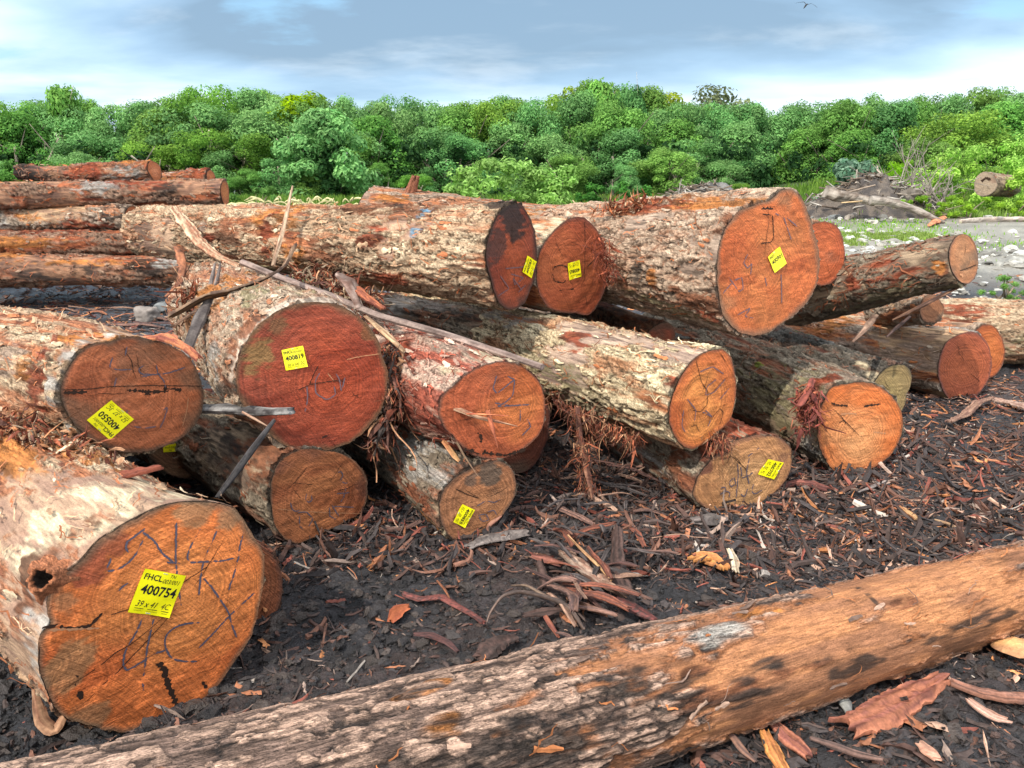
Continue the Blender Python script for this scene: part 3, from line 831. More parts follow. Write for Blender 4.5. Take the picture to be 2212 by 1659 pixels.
G1 = 'cut logs heaped in the front pile'
LG = {}
# 400754 ------------------------------------------------------------------
LG[1] = lg = make_log('largest cut log at lower left, tag 400754 on its orange face, bark peeled back',
  [(298,1117),(350,1093),(409,1084),(461,1087),(502,1095),(530,1126),(545,1157),(568,1192),(570,1251),(558,1313),(537,1386),(499,1434),(461,1493),(416,1531),(346,1562),(263,1580),(194,1564),(149,1552),(118,1531),(104,1493),(85,1452),(83,1410),(88,1362),(112,1350),(104,1327),(100,1292),(121,1258),(152,1228),(180,1206),(208,1171),(256,1140)],
  2.12, (-.735,.68,0.0), 2.6, pal='cream', taper=.86, bare=.16, c0=(325,1332), res=.0058, relief=1.15, seed=11, fibres=420, flakes=150, fib=.38, bstreak=.25, smoothw=.9,
  heart=(.66,.24,.07), outer=(.56,.16,.045), rim=(.17,.11,.065), rimw=.05, stain=.12, stainc=(.26,.15,.075), pith=(395,1290), ringwarp=.35, fpatch=[(190,1225,.05,(.24,.05,.03),.7),(250,1165,.045,(.24,.055,.03),.7),(420,1105,.07,(.30,.20,.10),.6),(490,1120,.05,(.32,.21,.11),.6),(150,1440,.07,(.33,.20,.09),.6),(140,1300,.04,(.30,.18,.09),.5),(200,1545,.05,(.28,.18,.09),.6),(350,1270,.03,(.7,.3,.1),.5)], group=G1,
  patches=[(.12,1.75,.50,.40,'bare'),(.22,1.15,.52,.26,'bare'),(.12,2.4,.26,.26,'bare'),(.1,.7,.16,.2,'bare'),(150,1110,.16,.2,'pale'),(400,1060,.2,.16,'pale'),
           (300,1010,.16,.035,'red',dict(rot=.1)),(55,1240,.06,.2,'rust'),(190,985,.25,.08,'orange'),(20,985,.25,.10,'orange'),(40,1400,.09,.12,'greywhite')])
ribbon(lg, z2([(780,270),(790,310),(830,330)]) and [z2([(905,165),(790,250),(780,290),(800,315)]), z2([(890,190),(960,240),(1010,320),(1080,375)]), z2([(1100,130),(1097,250),(1095,380),(1105,450),(1118,560),(1130,645)]),
   z2([(1250,170),(1185,280),(1165,350),(1185,380),(1290,372),(1380,368),(1460,352)]), z2([(1350,180),(1320,260),(1290,310),(1262,400),(1250,480),(1240,580)]),
   z2([(1520,185),(1495,280),(1485,350),(1460,450),(1425,550)]), z2([(690,350),(680,390),(655,435),(720,425),(780,395),(840,340),(890,240)]), z2([(1040,375),(1120,385)]),
   z2([(1270,475),(1340,560),(1395,640),(1430,700),(1450,780),(1475,845)]), z2([(1595,560),(1500,645),(1430,710),(1330,820),(1240,910)]),
   z2([(885,735),(845,820),(780,930),(765,1010),(790,1055),(830,1030),(900,990),(960,945),(1030,925)]), z2([(958,730),(935,830),(915,930),(905,1020),(895,1085)]),
   z2([(1245,752),(1170,757),(1100,775),(1035,825),(1025,890),(1045,940),(1075,980),(1150,995),(1230,993)]), z2([(740,555),(765,520),(800,505)]), z2([(890,1130),(895,1175)])],
  MAT_CRAYON, .0062, dash=.34)
ribbon(lg, [z2([(1290,405),(1160,490),(1000,590),(880,645),(690,705)]), z2([(245,900),(245,1060),(290,1170),(350,1310)])], MAT_CRACK, .0028, name='crack', off=.005)
ribbon(lg, [z2([(262,785),(345,772),(455,790),(560,775),(640,690)])], MAT_CRACK, .009, name='crack', off=.005, wobble=.4)
ribbon(lg, [z2([(300,800),(400,795),(520,792),(620,785)])], MAT_SCRATCH, .006, name='scratch', off=.0055, wobble=.6)
ribbon(lg, [z2([(995,1000),(1025,1070),(1060,1160),(1115,1300)])], MAT_CRACK, .016, name='dark_gash', off=.0045, wobble=.5)
ribbon(lg, [z2([(975,1010),(1035,1040),(1040,1090)]), z2([(470,1080),(490,1160),(510,1230)]), z2([(1260,1120),(1290,1160)])], MAT_CRACK, .012, name='dark_gash', off=.004, wobble=.5)
add_tag(lg, z2([(905,415),(1160,460),(1050,720),(795,685)]), '400754', '39 x 41  4C', seed=2)
# hollow branch stub on its flank
hs, ht = lg.hit(88, 1243)
def stub(lg, s, t, r, ln, hollow=True, col=(.40,.15,.07), lean=-0.5, name='branch_stub'):
    R = lg.Rm*(1+(lg.taper-1)*s/lg.length)
    nrm = np.array([lean, math.cos(t), math.sin(t)]); nrm /= np.linalg.norm(nrm)
    base = np.array([s, math.cos(t)*R*.93, math.sin(t)*R*.93])
    u = np.cross(nrm, [1, 0, 0]); u /= np.linalg.norm(u); v = np.cross(nrm, u)
    n = 28; prof = [(1.9,-.35),(1.45,.05),(1.25,.4),(1.05,.75),(1.0,1.0),(.9,1.06),(.74,1.02),(.66,.8),(.5,.3),(0.02,.2)] if hollow else [(1.5,-.2),(1.2,.3),(1.0,.8),(.92,1.0),(.02,1.0)]
    V, C_ = [], []
    for i, (pr, ph) in enumerate(prof):
        for j in range(n):
            a = 2*math.pi*j/n
            w = 1+.1*math.sin(3*a+1)+.09*math.sin(7*a+i*.6)+.05*math.sin(13*a)
            V.append(base + nrm*ph*ln*(1+.14*math.sin(5*a)+.1*math.sin(11*a)) + (u*math.cos(a)+v*math.sin(a))*pr*r*w)
            c = np.array(col)*(1+.25*math.sin(9*a+2*i))
            if hollow and i >= 7: c = np.array((.03,.02,.015))
            C_.append(c)
    return build(name, np.array(V), gridfaces(len(prof), n, wrap=True, flip=False), MAT_BARK, lg.root, col=np.array(C_), smooth=True)
stub(lg, hs, ht, .034, .06, lean=-1.1)

# 400550 ------------------------------------------------------------------
LG[2] = lg = make_log('oval brown-faced log with tag 400550 upside down, resting on the largest log',
  [(188,749),(235,739),(326,735),(377,751),(412,776),(428,808),(437,839),(437,882),(422,917),(392,945),(353,964),(306,976),(255,974),(220,960),(184,939),(153,906),(134,870),(130,840),(140,808),(160,775)],
  3.1, (-.835,.55,0.0), 2.2, pal='cream', taper=.9, bare=.12, c0=(285,858), res=.0068, relief=1.2, seed=23, fibres=380, flakes=120, fib=.4,
  heart=(.37,.12,.05), outer=(.32,.105,.045), rim=(.085,.058,.038), rimw=.06, stain=.24, stainc=(.17,.09,.05), pith=(300,850), ringwarp=.5, group=G1,
  patches=[(.08,2.6,.16,.4,'bare'),(.08,1.7,.07,.3,'bare'),(100,780,.07,.2,'red'),(180,735,.10,.10,'orange'),(330,730,.25,.07,'orange'),(60,800,.08,.05,'orange'),(130,830,.05,.25,'greywhite'),(20,780,.12,.1,'smooth')])
ribbon(lg, [z1([(620,310),(600,365),(655,380),(722,375)]), z1([(700,250),(690,300)]), z1([(790,355),(760,375),(775,400),(850,405),(930,395),(1020,365)]), z1([(860,350),(870,400),(905,440),(912,475)]), z1([(840,405),(780,415)])], MAT_CRAYON, .005, dash=.2)
ribbon(lg, [z1([(640,420),(630,470)]), z1([(740,690),(800,700),(860,690)]), z1([(900,600),(925,580),(905,650),(880,700)]), z1([(700,600),(695,640)])], MAT_CRAYON2, .006, dash=.2)
ribbon(lg, [z1([(345,490),(480,485),(620,470),(800,465),(950,466),(1110,468)])], MAT_CRACK, .0035, name='crack', off=.005)
ribbon(lg, [z1([(350,505),(480,500)]), z1([(700,490),(860,500),(930,495)]), z1([(790,505),(830,515)]), z1([(900,480),(1000,490)])], MAT_CRACK, .010, name='dark_gash', off=.0048, wobble=.7)
ribbon(lg, [z1([(1037,530),(1030,600),(1005,690)])], MAT_SCRATCH, .0035, name='scratch', off=.005)
add_tag(lg, z1([(605,765),(478,655),(610,545),(737,650)]), '400550', '52 x 37  3C', seed=3)

# 400819 ------------------------------------------------------------------
LG[3] = lg = make_log('thick log with a deep red round face and tag 400819, charred stub in front',
  [(553,709),(580,684),(628,660),(686,653),(726,658),(769,678),(800,709),(820,742),(824,768),(835,792),(837,831),(828,870),(808,909),(777,941),(737,964),(690,976),(643,970),(604,956),(573,925),(541,894),(518,862),(508,823),(514,780),(528,745)],
  3.4, (-.50,.866,0.0), 2.3, pal='greycream', taper=.93, bare=.2, c0=(672,815), res=.0068, relief=1.2, seed=31, fibres=420, flakes=260, fib=.35,
  heart=(.33,.065,.026), outer=(.22,.05,.027), rim=(.115,.07,.035), rimw=.07, stain=.12, stainc=(.15,.085,.03), fpatch=[(560,760,.085,(.20,.13,.045),.75),(600,700,.05,(.13,.085,.035),.6),(800,720,.05,(.16,.08,.03),.6)], pith=(722,824), ringwarp=.18, group=G1,
  patches=[(470,800,.1,.2,'greywhite'),(455,860,.1,.15,'greywhite'),(.05,1.5,.05,.6,'bare'),(540,700,.06,.06,'rust'),(500,760,.05,.05,'rust'),(460,640,.3,.25,'orange'),(600,625,.3,.2,'olive'),(.1,3.0,.09,.3,'smooth')])
ribbon(lg, [z1([(1705,460),(1760,450),(1800,445),(1838,438),(1900,440)]), z1([(1705,460),(1735,390),(1755,355)]), z1([(1640,490),(1705,462)])], MAT_CRACK, .004, name='crack', off=.005)
ribbon(lg, [z1([(1910,322),(1980,305),(2090,290)]), z1([(1838,438),(1805,395)])], MAT_SCRATCH, .004, name='scratch', off=.005)
ribbon(lg, [z1([(1690,470),(1695,540),(1680,610)]), z1([(1760,395),(1735,440),(1740,510),(1800,545),(1850,515),(1840,470)]), z1([(1850,400),(1870,430),(1880,500),(1900,420)])], MAT_CRAYON2, .006, dash=.2)
add_tag(lg, z1([(1550,270),(1668,245),(1695,360),(1575,382)]), '400819', '30 x 64  2C', seed=4)

# log 24 / 30 ------------------------------------------------------------------
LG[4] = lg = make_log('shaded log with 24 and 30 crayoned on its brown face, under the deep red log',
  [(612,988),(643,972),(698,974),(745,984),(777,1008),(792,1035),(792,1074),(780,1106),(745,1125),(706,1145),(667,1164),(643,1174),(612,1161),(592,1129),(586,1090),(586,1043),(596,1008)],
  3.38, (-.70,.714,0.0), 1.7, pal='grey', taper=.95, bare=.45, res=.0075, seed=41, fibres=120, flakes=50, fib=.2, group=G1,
  heart=(.36,.14,.055), outer=(.27,.10,.042), rim=(.13,.08,.05), rimw=.03, stain=.2, stainc=(.12,.05,.035), pith=(690,1070), mud_shade=.6,
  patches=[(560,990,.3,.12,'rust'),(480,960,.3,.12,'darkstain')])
ribbon(lg, [z1([(1860,945),(1880,935),(1890,965),(1870,990),(1905,1005),(1915,1000)]), z1([(1855,1060),(1925,1055)]), z1([(1905,1030),(1890,1090),(1875,1105)]), z1([(1600,1110),(1610,1150),(1630,1160),(1650,1150)]), z1([(1640,1165),(1690,1160),(1725,1200),(1700,1240)]), z1([(1650,1185),(1650,1240),(1670,1255)]), z1([(1690,1060),(1680,1090),(1700,1110),(1720,1100),(1715,1070)]), z1([(1815,1135),(1815,1185),(1850,1200)]), z1([(1830,1125),(1870,1190)]), z1([(1840,1130),(1950,1135)])], MAT_CRAYON, .005, dash=.2)
ribbon(lg, [z1([(1690,915),(1640,980),(1590,1030)]), z1([(1610,1000),(1720,1010)]), z1([(1620,1040),(1660,1090)])], MAT_CRACK, .0025, name='crack', off=.005)
ribbon(lg, [z1([(1530,1145),(1640,1155),(1790,1165),(1990,1170)])], MAT_SCRATCH, .003, name='scratch', off=.005)

# half hidden log with tag ------------------------------------------------------------------
LG[5] = lg = make_log('half-hidden brown log behind tag 400550, its own yellow tag partly covered',
  [(459,900),(463,950),(455,985),(440,1006),(408,1033),(373,1027),(341,1004),(318,976),(305,930),(320,885),(370,855),(425,860)],
  4.0, (-.66,.75,0.0), 1.8, pal='grey', taper=.9, bare=.4, res=.009, seed=47, fibres=60, flakes=30, group=G1,
  heart=(.26,.14,.075), outer=(.20,.115,.065), rim=(.08,.05,.035), rimw=.06, stain=.4, stainc=(.12,.08,.05))
add_tag(lg, z1([(1030,825),(900,832),(893,702),(1027,690)]), '400573', '33 x 30  4C', code='003/014', seed=5)

LG[6] = lg = make_log('dark rusty log end peeking out to the right of the largest log',
  [(545,1172),(575,1188),(598,1215),(608,1250),(604,1300),(588,1340),(552,1380),(500,1392),(450,1370),(420,1320),(410,1270),(420,1220),(460,1180),(505,1168)],
  2.64, (-.75,.66,0.0), 1.3, pal='red', taper=.95, bare=.3, res=.0075, seed=53, fibres=60, flakes=30, group=G1,
  heart=(.28,.10,.04), outer=(.22,.075,.035), rim=(.13,.055,.035), rimw=.06, stain=.2)

# log with splintered strip ------------------------------------------------------------------
LG[7] = lg = make_log('log with a splintered bark strip hanging across its orange-red face',
  [(1014,804),(1057,786),(1100,782),(1136,798),(1167,831),(1177,870),(1175,906),(1165,937),(1139,964),(1104,984),(1069,991),(1034,986),(1002,968),(979,941),(955,917),(947,886),(951,858),(979,835)],
  3.45, (-.555,.832,0.0), 2.0, pal='pinkish', taper=.95, bare=.22, res=.0068, seed=61, fibres=420, flakes=220, fib=.45, group=G1,
  heart=(.52,.17,.055), outer=(.33,.085,.035), rim=(.12,.06,.04), rimw=.04, stain=.14, stainc=(.14,.06,.035), pith=(1110,865),
  patches=[(860,790,.1,.16,'red'),(850,760,.2,.1,'red'),(.12,1.9,.10,.2,'pale'),(.1,2.9,.08,.12,'pale'),(985,760,.2,.07,'smooth')])
ribbon(lg, [z3([(800,410),(780,480),(800,510),(850,470),(900,430),(890,520),(845,560),(800,580),(980,570)]), z3([(900,430),(860,415)]), z3([(790,560),(870,575)]), z3([(970,650),(990,690),(940,740)]), z3([(930,600),(930,660)])], MAT_CRAYON, .006, dash=.15)
ribbon(lg, [z3([(690,700),(720,760),(700,800),(740,830)]), z3([(600,815),(700,830),(850,850),(960,815)])], MAT_CRACK, .012, name='dark_gash', off=.0045, wobble=.7)
V, Fq, cc = merge([sweep([at(*p, 3.38-.03*i) for i, p in enumerate([(944,864),(994,886),(1034,902),(1073,910),(1118,921)])], [.022,.024,.017,.013,.003], flat=.4, seed=4, rough=.25, colors=((.42,.27,.17),(.18,.075,.045))),
                   sweep([at(1054,889,3.27), at(1064,925,3.25), at(1075,966,3.24)], [.012,.012,.003], flat=.35, seed=5, rough=.25, colors=((.48,.15,.07),(.22,.06,.035))),
                   sweep([at(1010,894,3.3), at(1060,896,3.24), at(1098,898,3.2)], [.008,.006,.002], flat=.5, seed=6, rough=.3, colors=((.5,.2,.09),(.3,.07,.04)))])
Mi = np.array(lg.root.matrix_world.inverted())
def to_local(lg, V):
    d = np.asarray(V) - lg.C
    return np.stack([d @ lg.a, d @ lg.e2, d @ lg.e3], 1)
build('bark_splinter', to_local(lg, V), Fq, MAT_FIBRE, lg.root, col=cc, smooth=False)
V, Fq, cc = sweep([at(950,900,3.42), at(979,941,3.36), at(1003,985,3.34), at(1032,1028,3.33)], [.004,.006,.004,.0015], seed=7, colors=((.3,.2,.12),(.15,.09,.06)))
build('hanging_twig', to_local(lg, V), Fq, MAT_FIBRE, lg.root, col=cc, smooth=False)
V, Fq, cc = sweep([at(960,955,3.5), at(985,990,3.45), at(1010,1012,3.42)], [.016,.018,.004], flat=.4, seed=17, colors=((.62,.36,.17),(.4,.15,.07)))
build('bark_flap', to_local(lg, V), Fq, MAT_FIBRE, lg.root, col=cc, smooth=False)

# 400855 ------------------------------------------------------------------
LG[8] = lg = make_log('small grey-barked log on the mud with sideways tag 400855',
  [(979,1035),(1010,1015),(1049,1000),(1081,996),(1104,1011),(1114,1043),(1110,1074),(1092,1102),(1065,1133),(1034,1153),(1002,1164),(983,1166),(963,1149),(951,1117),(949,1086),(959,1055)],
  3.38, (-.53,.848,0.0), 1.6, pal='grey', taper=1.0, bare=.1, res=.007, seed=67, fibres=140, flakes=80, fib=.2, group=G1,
  heart=(.34,.16,.075), outer=(.30,.14,.07), rim=(.09,.055,.04), rimw=.05, stain=.25, stainc=(.13,.075,.045), pith=(1040,1080), mud_shade=.5, fpatch=[(1060,1025,.06,(.10,.075,.055),.85),(1020,1035,.04,(.13,.085,.06),.8)],
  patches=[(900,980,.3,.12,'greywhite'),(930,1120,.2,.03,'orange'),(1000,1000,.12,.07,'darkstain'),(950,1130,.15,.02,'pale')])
ribbon(lg, [z3([(690,1130),(740,1100),(790,1110),(820,1090)]), z3([(700,1180),(720,1215),(760,1205),(740,1170),(700,1180)]), z3([(750,1160),(790,1150),(800,1180)])], MAT_CRAYON, .005, dash=.25)
ribbon(lg, [z3([(575,1035),(640,1065),(700,1085)])], MAT_CRACK, .004, name='crack', off=.005)
add_tag(lg, z3([(680,1150),(625,1248),(560,1215),(612,1118)]), '400855', '33 x 38  4C', seed=6)

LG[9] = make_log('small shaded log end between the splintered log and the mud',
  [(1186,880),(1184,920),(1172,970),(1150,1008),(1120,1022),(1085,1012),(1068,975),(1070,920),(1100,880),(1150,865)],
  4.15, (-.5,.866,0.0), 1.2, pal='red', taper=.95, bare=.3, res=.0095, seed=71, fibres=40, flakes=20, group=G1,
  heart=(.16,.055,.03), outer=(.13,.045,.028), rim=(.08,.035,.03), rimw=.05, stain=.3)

# long cream centre log ------------------------------------------------------------------
LG[10] = lg = make_log('long cream-barked log in the centre with a crayoned fresh orange face',
  [(1504,772),(1535,758),(1559,754),(1577,770),(1585,800),(1589,831),(1586,870),(1575,909),(1547,933),(1520,956),(1498,970),(1477,964),(1457,941),(1445,909),(1447,874),(1457,843),(1477,803)],
  3.7, (-.561,.828,-0.002), 3.3, pal='yellowcream', taper=.88, bare=.18, res=.0062, relief=1.1, seed=79, fibres=300, flakes=130, fib=.12, group=G1,
  heart=(.62,.26,.075), outer=(.44,.13,.04), rim=(.16,.06,.035), rimw=.05, stain=.08, stainc=(.3,.1,.05), pith=(1510,875), ringwarp=.3,
  patches=[(1330,720,.45,.055,'smooth'),(1455,770,.16,.09,'smooth'),(1250,740,.12,.06,'red'),(1010,700,.13,.045,'orange'),(1190,810,.4,.12,'olive'),(1100,690,.3,.05,'greywhite'),(1455,830,.05,.04,'red'),(1445,860,.06,.04,'pale'),(1180,900,.3,.07,'red')])
ribbon(lg, [z3([(2010,430),(1960,470),(1950,520),(2000,500),(2060,430)]), z3([(1920,390),(1990,360),(2050,400)]), z3([(1830,600),(1820,690),(1840,720)]), z3([(1980,650),(1960,700)]), z3([(2030,540),(2080,480)]), z3([(1850,540),(1900,600),(1890,660)]), z3([(1935,610),(1990,640),(1950,600)])], MAT_CRAYON2, .006, dash=.1)
ribbon(lg, [z3([(1930,450),(1965,500),(1960,570),(1925,610),(1880,600)]), z3([(1990,640),(2030,590),(2050,610),(2030,680)]), z3([(1870,690),(1900,680),(1915,720)]), z3([(1900,330),(1930,450)]), z3([(2035,290),(2060,330)])], MAT_CRACK, .0035, name='crack', off=.005)

# 400702 ------------------------------------------------------------------
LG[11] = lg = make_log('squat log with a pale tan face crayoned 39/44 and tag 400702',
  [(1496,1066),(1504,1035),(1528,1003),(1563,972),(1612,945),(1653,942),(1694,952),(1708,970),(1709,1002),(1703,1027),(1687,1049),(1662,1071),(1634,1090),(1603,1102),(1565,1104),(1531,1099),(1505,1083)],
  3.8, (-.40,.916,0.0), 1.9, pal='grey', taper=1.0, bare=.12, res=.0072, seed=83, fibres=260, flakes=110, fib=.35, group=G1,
  heart=(.44,.26,.125), outer=(.34,.175,.08), rim=(.15,.07,.045), rimw=.07, stain=.15, stainc=(.13,.055,.035), pith=(1620,1030), mud_shade=.5, fpatch=[(1530,1010,.05,(.14,.05,.035),.8),(1560,975,.045,(.10,.05,.035),.8),(1690,990,.04,(.24,.11,.06),.7)],  # dark upper-left face patches: shadow of the log above painted into the colour
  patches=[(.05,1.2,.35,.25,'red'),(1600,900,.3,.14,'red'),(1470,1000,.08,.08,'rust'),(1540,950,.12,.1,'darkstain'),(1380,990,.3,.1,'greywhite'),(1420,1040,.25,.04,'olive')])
ribbon(lg, [z6([(125,1290),(150,1275),(160,1300),(115,1335),(165,1305),(190,1320),(180,1350)]), z6([(215,1215),(180,1250),(195,1280),(230,1260),(215,1215)]), z6([(240,1120),(245,1200),(230,1350)]), z6([(262,1140),(270,1220),(320,1200),(345,1180)]), z6([(320,1080),(300,1180),(320,1260)]), z6([(262,1330),(290,1350),(310,1290)]), z6([(350,1260),(335,1310),(360,1330),(410,1300)]), z6([(310,1070),(390,1010)])], MAT_CRAYON, .006, dash=.08)
add_tag(lg, z6([(558,1112),(490,1226),(378,1190),(450,1088)]), '400702', '37 . 93  4C', seed=7)

# bright orange log ------------------------------------------------------------------
LG[12] = lg = make_log('mossy grey-barked log with the brightest orange face, right of tag 400702',
  [(1791,839),(1832,829),(1866,825),(1894,833),(1920,851),(1938,873),(1949,902),(1948,930),(1940,955),(1923,983),(1894,1005),(1863,1022),(1825,1029),(1800,1015),(1782,989),(1769,958),(1766,924),(1769,889),(1782,861)],
  4.26, (-.235,.97,0.0), 2.8, pal='grey', taper=.98, bare=.06, res=.0072, seed=89, fibres=260, flakes=120, fib=.2, group=G1,
  heart=(.54,.27,.12), outer=(.47,.14,.04), rim=(.18,.07,.035), rimw=.05, stain=.05, stainc=(.22,.06,.03), pith=(1857,942), ringwarp=.2, mud_shade=.2,
  patches=[(1700,860,.5,.2,'olive'),(1755,860,.09,.16,'rust'),(1735,890,.05,.1,'red'),(1790,830,.1,.08,'red'),(1705,800,.05,.03,'moss'),(1640,790,.05,.03,'moss'),(1845,820,.12,.05,'smooth'),(1740,960,.1,.12,'greywhite')])
ribbon(lg, [z6([(1110,725),(1160,715),(1225,710)]), z6([(885,700),(920,715),(1000,720)])], MAT_CRACK, .010, name='dark_gash', off=.005, wobble=.5)
ribbon(lg, [z6([(950,780),(1010,772),(1060,778)]), z6([(1160,900),(1260,910)])], MAT_SCRATCH, .008, name='scratch', off=.005, wobble=.5)
ribbon(lg, [z6([(940,840),(965,820),(990,830),(975,850)]), z6([(790,850),(810,920)])], MAT_CRACK, .005, name='crack', off=.005)

LG[13] = make_log('dark-barked log with an olive green face behind the brightest orange one',
  [(1894,817),(1907,801),(1929,789),(1954,789),(1967,804),(1967,829),(1957,851),(1951,880),(1935,905),(1905,905),(1885,885),(1880,845)],
  5.25, (-.20,.98,0.0), 2.6, pal='dark', taper=1.05, bare=.12, res=.009, seed=97, fibres=120, flakes=60, fib=.1, group=G1, c0=(1926,846),
  heart=(.25,.20,.09), outer=(.22,.165,.08), rim=(.13,.10,.06), rimw=.06, stain=.3, stainc=(.10,.10,.045),
  patches=[(1880,810,.25,.06,'pale'),(1800,745,.2,.06,'greywhite'),(1735,700,.1,.03,'moss')])

# 400901 ------------------------------------------------------------------
LG[14] = lg = make_log('biggest upper log on the right with tag 400901 on its tall orange face',
  [(1681,414),(1703,409),(1722,417),(1736,437),(1746,464),(1754,492),(1763,521),(1769,549),(1769,580),(1763,612),(1750,643),(1731,665),(1706,685),(1681,703),(1656,718),(1628,725),(1600,718),(1578,703),(1559,674),(1551,630),(1549,583),(1553,536),(1562,505),(1578,477),(1593,458),(1622,446),(1656,437),(1672,425)],
  4.3, (-.50,.866,-0.03), 2.7, pal='scaly', taper=.72, bare=.1, c0=(1660,570), res=.0068, relief=1.3, seed=103, fibres=420, flakes=200, fib=.10, group=G1,
  heart=(.45,.16,.055), outer=(.42,.12,.04), rim=(.17,.10,.06), rimw=.06, stain=.1, stainc=(.24,.14,.07), pith=(1650,575), ringwarp=.6, round_at=.8, cell=(.05,.034), platew=.6, plq=.10,
  patches=[(1560,430,.6,.10,'orange'),(1400,445,.3,.07,'red'),(1600,470,.15,.1,'rust'),(1410,600,.05,.07,'orange'),(1380,585,.08,.09,'darkstain'),(1480,640,.5,.06,'rust'),(1400,650,.5,.08,'olive'),(1530,670,.12,.05,'red'),(1520,700,.5,.07,'smooth'),(1340,640,.12,.1,'smooth')])
ribbon(lg, [z4([(480,260),(485,340),(490,430),(470,460),(400,465)]), z4([(395,262),(440,270),(490,262)])], MAT_CRACK, .006, name='crack', off=.005)
ribbon(lg, [z4([(400,245),(450,238),(500,240)])], MAT_CRACK, .03, name='dark_gash', off=.004, wobble=.3)
ribbon(lg, [z4([(310,540),(280,600),(310,640),(340,600),(330,680)]), z4([(140,810),(200,740)]), z4([(220,720),(270,700),(280,780),(250,800),(180,700)]), z4([(240,960),(330,910),(290,970),(350,980)]), z4([(580,290),(650,350)]), z4([(500,260),(560,290),(610,440)]), z4([(540,680),(545,880)]), z4([(430,700),(440,760)])], MAT_CRAYON2, .007, dash=.2)
add_tag(lg, z4([(447,560),(527,488),(578,603),(497,670)]), '400901', '', code='', seed=8)

# 400865 ------------------------------------------------------------------
LG[15] = lg = make_log('red-brown log end with tag 400865 upside down, wedged between two long logs',
  [(1230,472),(1261,470),(1277,482),(1292,502),(1304,529),(1308,561),(1308,600),(1304,631),(1292,655),(1273,680),(1245,676),(1210,672),(1183,663),(1167,639),(1159,600),(1161,561),(1171,533),(1190,507),(1210,486)],
  4.85, (-.62,.785,0.0), 2.0, pal='tan', taper=.9, bare=.3, res=.0085, seed=107, fibres=120, flakes=60, fib=.4, group=G1,
  heart=(.34,.10,.038), outer=(.27,.07,.03), rim=(.12,.05,.035), rimw=.04, stain=.1, stainc=(.10,.04,.03), pith=(1225,575),
  patches=[(.08,2.3,.4,.3,'bare'),(1190,490,.15,.12,'pale')])
ribbon(lg, [z5([(1285,390),(1288,520),(1285,700)]), z5([(1290,800),(1300,860)])], MAT_CRACK, .004, name='crack', off=.005)
ribbon(lg, [z5([(1110,660),(1120,640),(1150,630),(1190,640),(1195,690),(1170,730),(1120,720),(1108,680)]), z5([(1140,770),(1250,760)]), z5([(1300,640),(1350,590)])], MAT_CRACK, .006, name='dark_gash', off=.005, wobble=.5)
add_tag(lg, z5([(1266,693),(1200,714),(1190,622),(1257,602)]), '400865', '37 x 48  3C', seed=9)

# 400587 ------------------------------------------------------------------
LG[16] = lg = make_log('long cream-barked log lying on top of the pile, charred end with tag 400587',
  [(1069,474),(1085,451),(1112,441),(1128,443),(1139,463),(1151,490),(1157,521),(1159,557),(1155,596),(1143,631),(1132,655),(1104,669),(1081,659),(1069,635),(1059,600),(1049,561),(1053,521),(1061,494)],
  4.4, (-.82,.565,0.008), 3.72, pal='cream', taper=.70, bare=.08, c0=(1108,557), res=.0062, relief=1.25, seed=113, lite=1.35, fibres=520, flakes=240, fib=.2, group=G1,
  heart=(.30,.07,.028), outer=(.20,.05,.028), rim=(.035,.025,.02), rimw=.10, stain=.30, stainc=(.06,.035,.028), pith=(1110,570), fpatch=[(1105,460,.13,(.03,.023,.02),.9),(1075,525,.10,(.05,.03,.025),.7)],
  patches=[(1000,430,.6,.04,'rust'),(830,455,.5,.08,'rust'),(600,465,.25,.10,'orange'),(578,500,.05,.16,'red'),(800,510,.10,.06,'red'),(850,600,.20,.055,'red'),(640,545,.12,.09,'orange'),(700,560,.2,.1,'rust'),
           (905,485,.05,.07,'blue'),(920,455,.06,.03,'blue'),(870,450,.14,.05,'darkstain'),(1062,560,.05,.45,'black'),(1090,440,.10,.10,'black'),(430,490,.10,.06,'smooth'),(460,515,.06,.04,'red'),(900,640,.8,.06,'olive'),(560,580,.8,.06,'olive'),(490,500,.3,.1,'rust')])
ribbon(lg, [z5([(820,690),(870,760),(810,800)]), z5([(890,700),(940,770)]), z5([(920,780),(960,740)]), z5([(880,680),(950,700),(900,740),(890,700)]), z5([(850,650),(950,640)])], MAT_CRAYON2, .006, dash=.1)
add_tag(lg, z5([(942,668),(970,578),(1018,612),(992,703)]), '400587', '38 x 51  3C', seed=10)

LG[17] = make_log('small round red-faced log end just behind the biggest upper log',
  [(1752,486),(1769,480),(1791,480),(1807,489),(1816,505),(1822,530),(1824,555),(1819,580),(1810,596),(1794,612),(1770,616),(1748,606),(1733,580),(1728,545),(1735,508)],
  5.6, (-.45,.893,0.0), 1.6, fnorm=(-.3,.95,0), pal='tan', taper=.9, bare=.3, res=.01, seed=127, fibres=50, flakes=20, group=G1,
  heart=(.44,.12,.045), outer=(.34,.085,.035), rim=(.14,.055,.035), rimw=.06, stain=.12)

